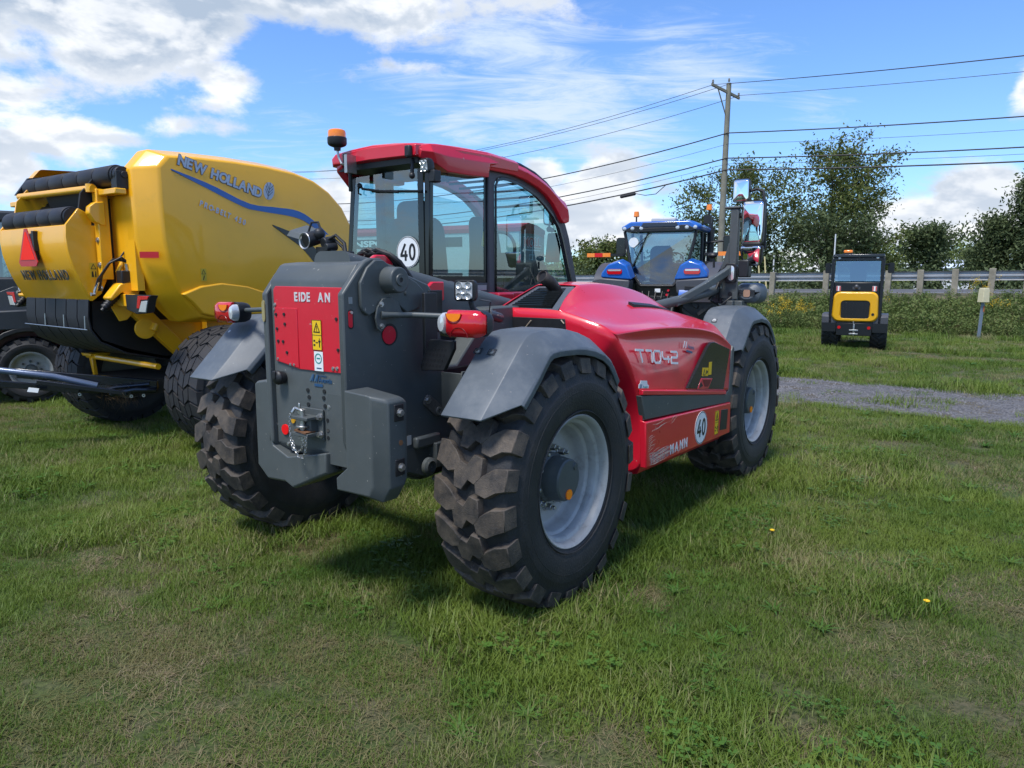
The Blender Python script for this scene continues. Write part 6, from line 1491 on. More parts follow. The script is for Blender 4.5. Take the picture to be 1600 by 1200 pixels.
# ---------------------------------------------------------------- haulage trailer seen through the cab glass
def trailer():
    a = R(62); h = (-math.sin(a), math.cos(a))
    t = empty('semi_trailer', (.32, 33.0, 0), math.atan2(h[1], h[0]), 'grey haulage trailer with a peaked red tarpaulin roof, seen through the red cab glass', 'semi trailer')
    # local x forward, y left; rear-left corner at the origin
    W, L_ = 2.55, 13.2
    b = MB(); b.box(0, L_, -W, 0, 1.15, 3.72); b.build('box_body', mat('trailer_side', (.50, .53, .54), .4, var=.05), t)
    b = MB(); b.box(-.03, -.001, -W, 0, 1.15, 3.70); b.build('rear_doors', mat('trailer_grey', (.17, .18, .19), .5, var=.1), t)
    b = MB(); b.box(-.045, -.031, -.10, -.02, 1.15, 3.70); b.box(-.045, -.031, -W * .5 - .02, -W * .5 + .02, 1.15, 3.2); b.build('door_edges', WHITE, t)
    RT = mat('tarp_red', (.38, .015, .02), .5, var=.1)
    b = MB(); b.loft([[(x, .03, 3.62), (x, .03, 3.80), (x, -W * .33, 4.05), (x, -W * .67, 3.98), (x, -W - .03, 3.78), (x, -W - .03, 3.60)] for x in (-.06, L_ + .05)]); b.build('tarpaulin_roof', RT, t)
    b = MB(); b.prism([(-2.5, 3.70), (-2.5, 3.40), (-1.9, 3.55), (-.8, 3.58), (-.05, 3.52), (-.05, 3.70)], 0, -.06, -.048); b.build('roof_flap', RT, t)
    LR = mat('sign_letter_red', (.55, .02, .03), .45)
    text('MOLL', 'letters', WHITE, t, (-.034, -.36, 2.98), (0, -1, 0), (0, 0, 1), .60, .002, sx=1.15, bold=.045)
    text('MOLL', 'letters', LR, t, (-.040, -.36, 2.98), (0, -1, 0), (0, 0, 1), .60, .002, sx=1.15, bold=.018)
    b = MB(); b.box(-.040, -.034, -2.1, -.55, 2.80, 2.85); b.build('underline', WHITE, t)
    em = MB(); F = frame((-.036, -1.25, 2.25), (0, -1, 0), (0, 0, 1))
    for k in range(3):
        an = math.pi * k / 3; stroke2d(em, [(-.22 * math.cos(an), -.22 * math.sin(an)), (.22 * math.cos(an), .22 * math.sin(an))], .06, F @ Matrix.Translation((0, 0, .001 * k)), .002)
    stroke2d(em, [(-.30, -.36), (.30, -.36), (.30, .36), (-.30, .36), (-.30, -.36), (.30, -.36)], .04, F, .002); em.build('emblem', mat('emblem_pale', (.45, .55, .58), .5), t)
    # side lettering: black bands with white words, large red letters on white
    b = MB(); b.box(3.0, 11.6, .001, .006, 3.00, 3.45); b.box(3.0, 11.6, .001, .006, 1.30, 1.78); b.build('black_band', INK, t)
    text('TRANSPORT', 'letters', WHITE, t, (10.9, .010, 3.10), (-1, 0, 0), (0, 0, 1), .40, .002, sx=1.9, bold=.015)
    text('MOLL', 'letters', LR, t, (11.2, .008, 1.90), (-1, 0, 0), (0, 0, 1), 1.35, .002, sx=1.9, bold=.05)
    text('GRAIN TRANSPORT', 'letters', WHITE, t, (11.1, .010, 1.42), (-1, 0, 0), (0, 0, 1), .34, .002, sx=1.7, bold=.01) if False else text('N TRANSPORT', 'letters', WHITE, t, (8.6, .010, 1.42), (-1, 0, 0), (0, 0, 1), .34, .002, sx=1.7, bold=.01)
    b = MB(); b.box(-.02, L_, -W + .4, -.4, .95, 1.14); b.build('chassis', DARKM, t)
    for x in (1.0, 2.3, 3.6):
        for y in (-.30, -W + .30): simple_wheel(t, (x, y, .52), .52, .28, .29, n=20, pat='block', nseg=24, flip=y > -1)
    b = MB(); b.box(11.0, 11.2, -W + .6, -.6, .0, .95); b.build('landing_legs', DARKM, t)
    b = MB(); b.box(-.08, -.02, -1.5, -1.0, .75, .95); b.box(-.08, -.02, -.5, -.2, .8, .92); b.build('tail_lamp', REDLENS, t)
trailer()
# ---------------------------------------------------------------- ground, bank, road, path
RAIL0, RDIR = Vector((9.76, 27.5, 0)), Vector((.83, -.56, 0)).normalized()
RNOR = Vector((RDIR.y, -RDIR.x, 0))            # towards the camera side
if RNOR.dot(Vector((0, -1, 0))) < 0: RNOR = -RNOR
def railpt(s, off=0.0, z=0.0): return RAIL0 + RDIR * s + RNOR * off + Vector((0, 0, z))
def bank_z(s): return .92 + .008 * s
def path_dist(x, y):
    # signed distance from the middle of the gravel track
    return x * .571 + y * .821 - 10.85 + .10 * math.sin(x * 1.3) + .15 * math.sin(x * .37 + 1)
def nodes_mat(name, build, rough=.9):
    m = bpy.data.materials.new(name); m.use_nodes = True; nt = m.node_tree; b = nt.nodes['Principled BSDF']; b.inputs['Roughness'].default_value = rough
    b.inputs['Specular IOR Level'].default_value = .25
    build(nt, b); MATS[name] = m; return m
def noise_node(nt, vec, scale, detail=6, rough=.6, lo=None, hi=None):
    n = nt.nodes.new('ShaderNodeTexNoise'); n.inputs['Scale'].default_value = scale; n.inputs['Detail'].default_value = detail; n.inputs['Roughness'].default_value = rough
    nt.links.new(vec, n.inputs['Vector']); o = n.outputs[0]
    if lo is not None:
        r = nt.nodes.new('ShaderNodeMapRange'); r.interpolation_type = 'SMOOTHSTEP'; r.inputs[1].default_value = lo; r.inputs[2].default_value = hi; nt.links.new(o, r.inputs[0]); o = r.outputs[0]
    return o
def mixc(nt, f, a, c):
    n = nt.nodes.new('ShaderNodeMix'); n.data_type = 'RGBA'; i = [q for q in n.inputs if q.type == 'RGBA']
    if isinstance(f, float): n.inputs['Factor'].default_value = f
    else: nt.links.new(f, n.inputs['Factor'])
    for s, v in ((i[0], a), (i[1], c)):
        if isinstance(v, tuple): s.default_value = (*v, 1)
        else: nt.links.new(v, s)
    return [q for q in n.outputs if q.type == 'RGBA'][0]
def soil(nt, b):
    P = nt.nodes.new('ShaderNodeNewGeometry').outputs['Position']
    big = noise_node(nt, P, .35, 4, .6, .42, .60); mid = noise_node(nt, P, 2.2, 8, .65, .45, .62); fine = noise_node(nt, P, 38, 6, .7, .35, .7)
    c = mixc(nt, big, (.060, .095, .020), (.090, .110, .034)); c = mixc(nt, mid, c, (.11, .098, .055)); c = mixc(nt, fine, c, (.030, .040, .014))
    nt.links.new(c, b.inputs['Base Color'])
    bp_ = nt.nodes.new('ShaderNodeBump'); bp_.inputs['Strength'].default_value = .6; bp_.inputs['Distance'].default_value = .03; nt.links.new(noise_node(nt, P, 30, 6, .7), bp_.inputs['Height']); nt.links.new(bp_.outputs[0], b.inputs['Normal'])
SOIL = nodes_mat('soil_and_turf', soil)
b = MB()
xs = [-600, -120, -40, -12, -6, -3, 0, 3, 6, 12, 24, 60, 200, 700]; ys = [-60, -10, 0, 3, 6, 9, 12, 16, 22, 30, 50, 90, 200, 1200]
b.add([(x, y, 0) for y in ys for x in xs], [(j * len(xs) + i, j * len(xs) + i + 1, (j + 1) * len(xs) + i + 1, (j + 1) * len(xs) + i) for j in range(len(ys) - 1) for i in range(len(xs) - 1)])
tag(b.build('ground', SOIL, None), kind='structure')
def gravel(nt, b):
    P = nt.nodes.new('ShaderNodeNewGeometry').outputs['Position']
    v = nt.nodes.new('ShaderNodeTexVoronoi'); v.inputs['Scale'].default_value = 38; nt.links.new(P, v.inputs['Vector'])
    st = nt.nodes.new('ShaderNodeSeparateColor'); nt.links.new(v.outputs['Color'], st.inputs[0])
    c = mixc(nt, st.outputs[0], (.060, .060, .066), (.19, .185, .19)); c = mixc(nt, noise_node(nt, P, 3, 6, .6, .50, .66), c, (.095, .080, .058)); c = mixc(nt, noise_node(nt, P, 160, 3, .6, .5, .65), c, (.07, .068, .068))
    nt.links.new(c, b.inputs['Base Color'])
    bp_ = nt.nodes.new('ShaderNodeBump'); bp_.inputs['Strength'].default_value = 1; bp_.inputs['Distance'].default_value = .02; nt.links.new(v.outputs['Distance'], bp_.inputs['Height']); nt.links.new(bp_.outputs[0], b.inputs['Normal'])
GRAVEL = nodes_mat('gravel', gravel)
b = MB(); up_, lo_ = [], []
for k in range(90):
    x = -40 + k * 1.0 if k < 45 else 5 + (k - 45) * .8
    for off, L_ in ((1.25, up_), (-1.25, lo_)):
        y = (10.85 + off - x * .571 - .10 * math.sin(x * 1.3) - .15 * math.sin(x * .37 + 1) + .07 * math.sin(x * 4.1 + off)) / .821
        L_.append((x, y, .008))
b.add(up_ + lo_, [(i, i + 1, 90 + i + 1, 90 + i) for i in range(89)])
tag(b.build('gravel_path', GRAVEL), kind='structure')
# gravel stones standing proud
random.seed(31)
b = MB()
for k in range(5200):
    t = random.random() ** 1.2; x = 2.2 + t * 8; off = random.uniform(-1.25, 1.25)
    y = (10.85 + off - x * .571) / .821; s = random.uniform(.008, .022)
    a = random.random() * 6.28; c_, s_ = math.cos(a) * s, math.sin(a) * s
    b.add([(x + c_, y + s_, .004), (x - s_, y + c_, .004), (x - c_, y - s_, .004), (x + s_, y - c_, .004), (x, y, .008 + s * .8)], [(0, 1, 4), (1, 2, 4), (2, 3, 4), (3, 0, 4)])
tag(b.build('gravel_stones', mat('stone_grey', (.14, .137, .145), .8, var=.5, vscale=3), smooth=False), kind='stuff')
# the roadside bank, its road and shoulder
def bankm(nt, b):
    P = nt.nodes.new('ShaderNodeNewGeometry').outputs['Position']
    c = mixc(nt, noise_node(nt, P, .9, 6, .65, .42, .58), (.045, .055, .022), (.15, .125, .085)); c = mixc(nt, noise_node(nt, P, 9, 6, .7, .4, .65), c, (.07, .065, .035)); nt.links.new(c, b.inputs['Base Color'])
BANK = nodes_mat('bank_turf', bankm)
S0, S1, NS = -60, 60, 60
def strip_obj(nm, m, offs, kind='structure', dz=0.0):
    b = MB(); n = len(offs); V = []
    for k in range(NS + 1):
        s = S0 + (S1 - S0) * k / NS
        for off, zf in offs: V.append(tuple(railpt(s, off, (zf(s) if callable(zf) else zf) + dz)))
    b.add(V, [(k * n + i, k * n + i + 1, (k + 1) * n + i + 1, (k + 1) * n + i) for k in range(NS) for i in range(n - 1)])
    return tag(b.build(nm, m), kind=kind)
strip_obj('roadside_bank', BANK, [(5.4, -.02), (4.6, .02), (3.2, .22), (1.8, lambda s: bank_z(s) * .62), (.9, lambda s: bank_z(s) * .93), (.2, bank_z), (-1.2, lambda s: bank_z(s) + .08)])
ASPH = mat('asphalt', (.085, .085, .09), .85, var=.15, vscale=1.5, bump=.2)
strip_obj('road', ASPH, [(-1.21, lambda s: bank_z(s) + .082), (-9.4, lambda s: bank_z(s) + .10)])
strip_obj('road_edge_line', WHITE, [(-2.1, lambda s: bank_z(s) + .089), (-2.24, lambda s: bank_z(s) + .089)])
strip_obj('far_verge', BANK, [(-9.39, lambda s: bank_z(s) + .097), (-12, lambda s: bank_z(s) - .2), (-18, 0.05), (-20, -.02)])
# ---------------------------------------------------------------- guard rail
gr_ = empty('guard_rail', tuple(railpt(0)), 0, 'long galvanised guard rail on weathered square timber posts, along the raised road', 'guard rail')
WOOD = mat('weathered_wood', (.24, .215, .165), .85, var=.25, vscale=5, bump=.4, bscale=30)
GALV = mat('galvanised', (.36, .37, .39), .42, metal=.35, var=.12, vscale=3)
def local(v): return tuple(Vector(v) - railpt(0))
b = MB(); prof = [(.0, .155), (.04, .14), (.085, .105), (.085, .06), (.02, .025), (.02, -.025), (.085, -.06), (.085, -.105), (.04, -.14), (.0, -.155)]
rings = []
for k in range(0, 41):
    s = -42 + k * 2.0
    rings.append([local(railpt(s, -.14 - d, bank_z(s) + .68 + h)) for d, h in prof] + [local(railpt(s, -.14 - d + .012, bank_z(s) + .68 + h)) for d, h in reversed(prof)])
for k in range(40):
    b = MB(); b.loft([rings[k], rings[k + 1]]); b.build('rail_beam', GALV, gr_, angle=20)
ppos = [-41, -37, -33, -29, -25, -21, -17, -13, -9.5, -5.7, -2.9]
ppos += [0.05, 1.95, 3.95, 4.95, 5.95, 6.95, 7.9, 8.85, 9.8, 10.8, 12.7, 14.6, 16.5, 18.4]
for s in ppos:
    tilt = random.uniform(-.03, .03)
    b = MB(); p = railpt(s, 0, bank_z(s)); q = p + RNOR * random.uniform(-.02, .02) + RDIR * tilt + Vector((0, 0, random.uniform(.86, .95)))
    w = .092
    b.loft([[local(c + RDIR * dx * w + RNOR * (dy * w)) for dx, dy in ((-1, -1), (1, -1), (1, 1), (-1, 1))] for c in (p - Vector((0, 0, .3)), q)])
    b.build('timber_post', WOOD, gr_, bevel=.012)
# ---------------------------------------------------------------- utility poles and wires
PW = mat('pole_wood', (.20, .19, .145), .85, var=.2, vscale=3)
WIRE = mat('cable_black', (.02, .02, .022), .6)
def pole(x, y, h, nm_label, r=.15, lean=(0, 0)):
    p = empty('utility_pole', (x, y, 0), 0, nm_label, 'utility pole')
    b = MB(); b.tube([(0, 0, 0), (lean[0] * .5, lean[1] * .5, h * .5), (lean[0], lean[1], h)], [r * 1.15, r * 1.0, r * .78], 14); b.build('shaft', PW, p)
    b = MB(); a = Vector((RDIR.y, -RDIR.x, 0)); c = Vector((lean[0], lean[1], h - .45))
    arm = Vector((.82, .45, -.22)).normalized()
    b.loft([[tuple(c + arm * t + Vector((0, 0, dz)) + Vector((-.45, .82, 0)) * dy) for dy, dz in ((-.05, -.06), (.05, -.06), (.05, .06), (-.05, .06))] for t in (-1.15, .75)]); b.build('cross_arm', PW, p)
    b = MB(); b.tube([tuple(c + arm * -.75), tuple(c + Vector((-.05, 0, -1.2)))], .03, 6); b.build('arm_brace', PW, p)
    for t in (-1.08, .0, .70):
        b = MB(); q = c + arm * t + Vector((0, 0, .06 if t else .5)); b.lathe([(.02, 0), (.05, .04), (.06, .09), (.04, .11), (.055, .15), (.02, .19), (.001, .2)], c=tuple(q), axis=2, n=12); b.build('insulator', mat('porcelain', (.25, .25, .24), .3), p)
    return p
PX, PY = 10.55, 37.2
pole(PX, PY, 11.0, 'tall timber utility pole with a tilted cross arm, beyond the blue tractor', lean=(.10, 0))
def wire(p, q, sag, r, nm, label, grp='overhead wires', q0=None):
    p, q = Vector(p), Vector(q); pts = []
    for k in range(17):
        t = k / 16; v = p.lerp(q, t); v.z -= sag * 4 * t * (1 - t); pts.append(tuple(v))
    b = MB(); b.tube(pts, r, 6); return tag(b.build(nm, WIRE), label, 'cable', grp)
RP = Vector((PX, PY, 0)); far_r, far_l = RP + RDIR * 45, RP - RDIR * 46
pole(far_r.x, far_r.y, 11.0, 'timber utility pole at the far right end of the overhead wires')
pole(far_l.x, far_l.y, 11.0, 'timber utility pole far behind the yellow baler')
hs = ((-.85, 10.85, .012, 'uppermost overhead wire, on the tip of the cross arm'), (.05, 10.95, .012, 'thin overhead wire on top of the utility pole'), (.6, 10.42, .012, 'thin overhead wire on the right end of the cross arm'),
      (0, 8.62, .028, 'upper thick black cable below the cross arm'), (0, 7.42, .030, 'middle thick black cable on the utility pole'), (0, 6.86, .034, 'lowest black cable, with a splice case hanging on it'),
      (.02, 8.1, .009, 'faint thin wire under the upper thick cable'), (.03, 7.15, .009, 'faint thin wire under the middle thick cable'))
for i, (dx, z, r, lab) in enumerate(hs):
    p = (PX + dx + .1, PY + dx * .2 - .17, z)
    w = empty('overhead_cable', p, 0, lab, 'cable', 'overhead cables along the road')
    for q, sag in ((far_r, .8), (far_l, 2.0)):
        pv = Vector(p); qv = Vector((q.x + dx, q.y - .17, z)); pts = []
        for k in range(25):
            t = k / 24; v = pv.lerp(qv, t) - pv; v.z -= sag * 4 * t * (1 - t); pts.append(tuple(v))
        b = MB(); b.tube(pts, r, 6); b.build('cable_span', WIRE, w)
    if i == 5:
        t = .115; pv = Vector(p); qv = Vector((far_l.x, far_l.y - .17, z)); c = pv.lerp(qv, t) - pv; c.z -= 2.0 * 4 * t * (1 - t)
        d = (qv - pv).normalized(); d.z = -.14
        b = MB(); b.tube([tuple(c - d * .45 - Vector((0, 0, .10))), tuple(c - d * .40 - Vector((0, 0, .10))), tuple(c + d * .40 - Vector((0, 0, .10))), tuple(c + d * .45 - Vector((0, 0, .10)))], [.05, .085, .085, .05], 10)
        b.tube([tuple(c - d * 2.2 + Vector((0, 0, .03))), tuple(c - d * 1.6 - Vector((0, 0, .35))), tuple(c - d * 1.0 - Vector((0, 0, .30))), tuple(c - d * .45 - Vector((0, 0, .10)))], .02, 6); b.build('splice_case', WIRE, w)
# ---------------------------------------------------------------- small roadside things
t = empty('marker_post', (12.2, 18.85, 0), .2, 'blue-grey metal post with a cream box on top, at the edge of the grass', 'marker post')
b = MB(); b.box(-.035, .035, -.02, .02, 0, 1.05, xf=Matrix.Rotation(R(2.5), 4, 'Y')); b.build('steel_post', mat('post_blue_grey', (.16, .20, .25), .5, var=.1), t)
b = MB(); b.loft([[(x * s, y * s, z) for x, y in ((-.10, -.09), (.10, -.09), (.10, .09), (-.10, .09))] for z, s in ((.96, 1.05), (1.0, 1.0), (1.27, .92), (1.33, .80))], xf=Matrix.Translation((.045, 0, 0))); b.build('cream_box', mat('cream_plastic', (.55, .50, .32), .6, var=.1), t, bevel=.01)
b = MB(); b.box(.045, .075, -.03, .0, .72, .86); b.build('orange_tag', mat('faded_orange', (.55, .16, .06), .6), t)
def thin_pole(nm, x, y, z0, z1, r, m, lab, cat, lean=0.0):
    b = MB(); b.tube([(0, 0, 0), (lean, 0, z1 - z0)], [r, r * .7], 8); o = b.build(nm, m); o.location = (x, y, z0); return tag(o, lab, cat)
WP = mat('white_pole_paint', (.60, .62, .63), .5)
thin_pole('flag_pole', 17.6, 40, 0, 3.9, .05, WP, 'thin white pole standing left of the small yellow loader', 'pole')
thin_pole('flag_pole', 16.1, 45, 0, 2.9, .06, WP, 'short thin white pole beyond the guard rail, under the round tree', 'pole')
thin_pole('wooden_stub_pole', 28.8, 45, 0, 3.7, .10, PW, 'short wooden pole in front of the tall trees at the right', 'pole')
YP = mat('pale_yellow_tube', (.62, .52, .25), .6)
thin_pole('guy_wire_guard', 12.55, 36.5, 0, 2.55, .05, YP, 'pale yellow guy wire guard, left one of the two beside the mirrors', 'guy guard', -.28)
thin_pole('guy_wire_guard', 12.85, 36.5, 0, 2.6, .05, YP, 'pale yellow guy wire guard, right one of the two beside the mirrors', 'guy guard', -.26)
t = empty('white_building', (42.5, 70, 0), -.55, 'low white farm building seen beyond the guard rail', 'building')
b = MB(); b.box(-3.4, 3.4, 0, 6, 0, 2.35); b.build('wall', mat('white_wall', (.62, .64, .66), .7, var=.05), t)
b = MB(); b.loft([[(-3.7, -.4, 2.4), (3.7, -.4, 2.4), (3.7, 6.4, 2.4), (-3.7, 6.4, 2.4)], [(-3.3, 1.2, 3.2), (3.3, 1.2, 3.2), (3.3, 4.6, 3.2), (-3.3, 4.6, 3.2)]]); b.build('roof', mat('pale_roof', (.55, .62, .70), .4), t)
b = MB(); b.box(-1.9, -1.1, -.03, -.001, 0, 1.9); b.build('door', DARKM, t)
for x in (.2, 1.8): b = MB(); b.box(x, x + .8, -.03, -.001, 1.0, 1.8); b.build('window', mat('window_dark', (.04, .05, .06), .2), t)
# ---------------------------------------------------------------- trees
def leafmat(name, c1, c2, c3=None):
    def f(nt, b):
        oi = nt.nodes.new('ShaderNodeNewGeometry'); P = oi.outputs['Position']
        c = mixc(nt, noise_node(nt, P, 1.6, 4, .6, .35, .65), c1, c2)
        if c3: c = mixc(nt, noise_node(nt, P, 5.5, 3, .6, .56, .70), c, c3)
        nt.links.new(c, b.inputs['Base Color'])
        tr = nt.nodes.new('ShaderNodeBsdfTranslucent'); nt.links.new(c, tr.inputs[0]); mx = nt.nodes.new('ShaderNodeMixShader'); mx.inputs[0].default_value = .28
        o = nt.nodes['Material Output']; nt.links.new(b.outputs[0], mx.inputs[1]); nt.links.new(tr.outputs[0], mx.inputs[2]); nt.links.new(mx.outputs[0], o.inputs[0])
    return nodes_mat(name, f, .65)
LEAF = leafmat('leaf_olive', (.075, .105, .026), (.145, .175, .046), (.17, .12, .05))
LEAF2 = leafmat('leaf_dark', (.066, .094, .040), (.115, .148, .060))
LEAF3 = leafmat('leaf_yellow_green', (.12, .165, .035), (.16, .19, .05))
BARK = mat('bark', (.075, .062, .048), .9, var=.3, vscale=3)
def rnd_unit():
    while True:
        v = Vector((random.uniform(-1, 1), random.uniform(-1, 1), random.uniform(-1, 1)))
        if .05 < v.length < 1: return v.normalized()
def add_leaf(V, Fc, p, s):
    n = rnd_unit(); n.z = abs(n.z) * .8 + .15; n.normalize(); u = n.orthogonal().normalized(); w = n.cross(u); a = random.random() * 6.28
    u2 = u * math.cos(a) + w * math.sin(a); w2 = n.cross(u2)
    i = len(V); V += [tuple(p - u2 * s), tuple(p + w2 * s * .45 + n * s * .12), tuple(p + u2 * s), tuple(p - w2 * s * .45 + n * s * .12)]; Fc.append((i, i + 1, i + 2, i + 3))
def tree(loc, h, rad, lab, lm, leaf=.11, n_limb=9, dens=1.0, form='round', seed=1, clear=.25, lean=(0, 0), grp='trees beyond the road', fine=.55, nm='tree', upsweep=.6):
    random.seed(seed)
    t = empty(nm, loc, 0, lab, 'tree', grp)
    b = MB(); tr = []
    n = 7; top = Vector((lean[0] * h, lean[1] * h, h * .92))
    for k in range(n + 1):
        u = k / n; p = top * u; p.z = h * .92 * u; p += Vector((random.uniform(-.1, .1), random.uniform(-.1, .1), 0)) * (1 if k else 0); tr.append(p)
    r0 = h * .017
    b.tube([tuple(p) for p in tr], [r0 * (1 - .86 * k / n) for k in range(n + 1)], 8)
    tips = []
    for i in range(n_limb):
        u = clear + (1 - clear) * (i + random.uniform(.1, .8)) / n_limb
        f = u * n; k = min(int(f), n - 1); p0 = tr[k].lerp(tr[k + 1], f - k)
        a = i * 2.4 + random.uniform(-.5, .5)
        if form == 'round': L_ = rad * (1.25 * math.sin(math.pi * min(1, (u - clear * .4) / (1.12 - clear * .4))) + .12)
        elif form == 'cone': L_ = rad * (1.25 - u) * random.uniform(.7, 1.15)
        else: L_ = rad * random.uniform(.6, 1.1) * (1.1 if u < .75 else .75)
        d = Vector((math.cos(a), math.sin(a), upsweep * random.uniform(.5, 1.3))).normalized()
        pts = [p0]
        for q in range(4):
            d = (d + Vector((random.uniform(-.25, .25), random.uniform(-.25, .25), random.uniform(-.12, .28)))).normalized(); pts.append(pts[-1] + d * L_ / 4)
        b.tube([tuple(p) for p in pts], [r0 * (1 - .8 * u) * .5 * (1 - .8 * q / 4) + .008 for q in range(5)], 5)
        for q in range(1, 5):
            for m in range(2 if q < 3 else 3):
                dd = (d + rnd_unit() * .9).normalized(); e = pts[q] + dd * L_ * random.uniform(.12, .34)
                b.tube([tuple(pts[q]), tuple(e)], [.016, .006], 3); tips.append((e, .6 + .5 * random.random()))
            tips.append((pts[q], .45))
    tips.append((tr[-1], .8)); tips.append((tr[-2], .7))
    b.build('trunk', BARK, t)
    V, Fc = [], []
    for e, s in tips:
        nl = int(46 * dens * s)
        for k in range(nl):
            g = Vector((random.gauss(0, fine), random.gauss(0, fine), random.gauss(0, fine * .62))) * s
            add_leaf(V, Fc, e + g, leaf * random.uniform(.6, 1.3))
    m = MB(); m.v = V; m.f = Fc; m.m = [0] * len(Fc)
    me = bpy.data.meshes.new('crown'); me.from_pydata(V, [], Fc); me.materials.append(lm); o = bpy.data.objects.new('crown', me); COL.objects.link(o); o.parent = t
    return t
tree((14.7, 48, 0), 8.0, 2.7, 'broad bushy tree behind the utility pole and the mirrors', LEAF, .115, 17, 1.25, 'round', 4, .22, fine=.52)
tree((19.9, 46.5, 0), 9.4, 3.2, 'tall open tree with ragged top, left of the small yellow loader', LEAF, .115, 18, .85, 'ragged', 12, .28, (.03, 0), fine=.45, upsweep=.75)
tree((21.8, 47.5, 0), 9.3, 2.5, 'tall narrow tree just behind the ragged one above the small loader', LEAF, .115, 15, .8, 'ragged', 21, .30, (.05, 0), fine=.42, upsweep=.8)
tree((19.0, 44.5, 0), 4.6, 2.1, 'low dense bush at the foot of the tall open tree', LEAF2, .13, 12, 1.2, 'round', 9, .05)
tree((17.0, 50, 0), 5.0, 2.3, 'low spreading tree left of the tall open tree', LEAF2, .13, 12, 1.1, 'round', 31, .08)
tree((23.4, 49, 0), 3.7, 1.5, 'small leaning tree right behind the yellow loader roof', LEAF, .14, 10, 1.1, 'round', 33, .12)
tree((33.9, 60, 0), 4.7, 2.0, 'wind-blown grey-green tree above the white building', LEAF2, .16, 14, 1.2, 'round', 5, .12, (.06, 0), upsweep=1.2)
tree((37.7, 60, 0), 4.0, 1.1, 'thin feathery young tree, left one of the pair over the white building', LEAF2, .14, 8, .55, 'cone', 6, .1, (.08, 0), upsweep=1.5)
tree((39.3, 61, 0), 4.2, 1.0, 'thin feathery young tree, right one of the pair over the white building', LEAF2, .14, 8, .55, 'cone', 7, .1, (.08, 0), upsweep=1.5)
tree((28.9, 44, 0), 5.2, 1.4, 'dark poplar-like tree left of the tallest one at the right edge', LEAF2, .12, 16, 1.1, 'cone', 14, .08, upsweep=1.3)
tree((30.2, 43, 0), 7.4, 1.6, 'tallest dark tree near the right edge', LEAF2, .12, 20, 1.15, 'cone', 15, .08, upsweep=1.4)
tree((31.9, 43.5, 0), 7.2, 2.0, 'dark full tree cut by the right edge of the picture', LEAF2, .12, 18, 1.2, 'cone', 16, .06, upsweep=1.3)
tree((34.5, 45, 0), 7.4, 2.4, 'dark tree outside the right edge', LEAF2, .13, 14, 1.1, 'cone', 17, .06)
tree((7.9, 66, 0), 3.9, 1.7, 'dark rounded tree left of the blue tractor', LEAF, .17, 12, 1.1, 'round', 18, .1)
# far wood: reads as one mass
random.seed(77); V, Fc = [], []
for k in range(150):
    az = R(random.uniform(-42, 46)); d = random.uniform(85, 130)
    x, y = d * math.sin(az), d * math.cos(az)
    h = random.uniform(3.2, 6.0) * (d / 100) * (1.15 if az > .3 else .9); w = random.uniform(2.0, 3.6)
    for j in range(230):
        v = rnd_unit(); q = Vector((x, y, h * .52)) + Vector((v.x * w, v.y * w, v.z * h * .5)) * random.uniform(.6, 1.05)
        if q.z < .1: q.z = .2
        add_leaf(V, Fc, q, random.uniform(.18, .42))
me = bpy.data.meshes.new('far_wood'); me.from_pydata(V, [], Fc); me.materials.append(LEAF3); me.materials.append(LEAF)
me.polygons.foreach_set('material_index', [0 if (i // 460) % 3 else 1 for i in range(len(Fc))])
o = bpy.data.objects.new('far_wood', me); COL.objects.link(o); tag(o, 'pale green line of distant woodland on the horizon', 'woodland', kind='stuff')
# hedge of scrub beyond the road
random.seed(78); V, Fc = [], []
for k in range(42):
    s = random.uniform(-45, 8); c = railpt(s, -random.uniform(14, 19)); h = random.uniform(1.5, 3.3); w = random.uniform(1.0, 2.0)
    for j in range(260):
        v = rnd_unit(); q = Vector((c.x, c.y, h * .5)) + Vector((v.x * w, v.y * w, v.z * h * .55)) * random.uniform(.5, 1.08)
        if q.z > .05: add_leaf(V, Fc, q, random.uniform(.08, .17))
me = bpy.data.meshes.new('roadside_scrub'); me.from_pydata(V, [], Fc); me.materials.append(LEAF2)
o = bpy.data.objects.new('roadside_scrub', me); COL.objects.link(o); tag(o, 'dark scrub growing on the far side of the road', 'scrub', kind='stuff')
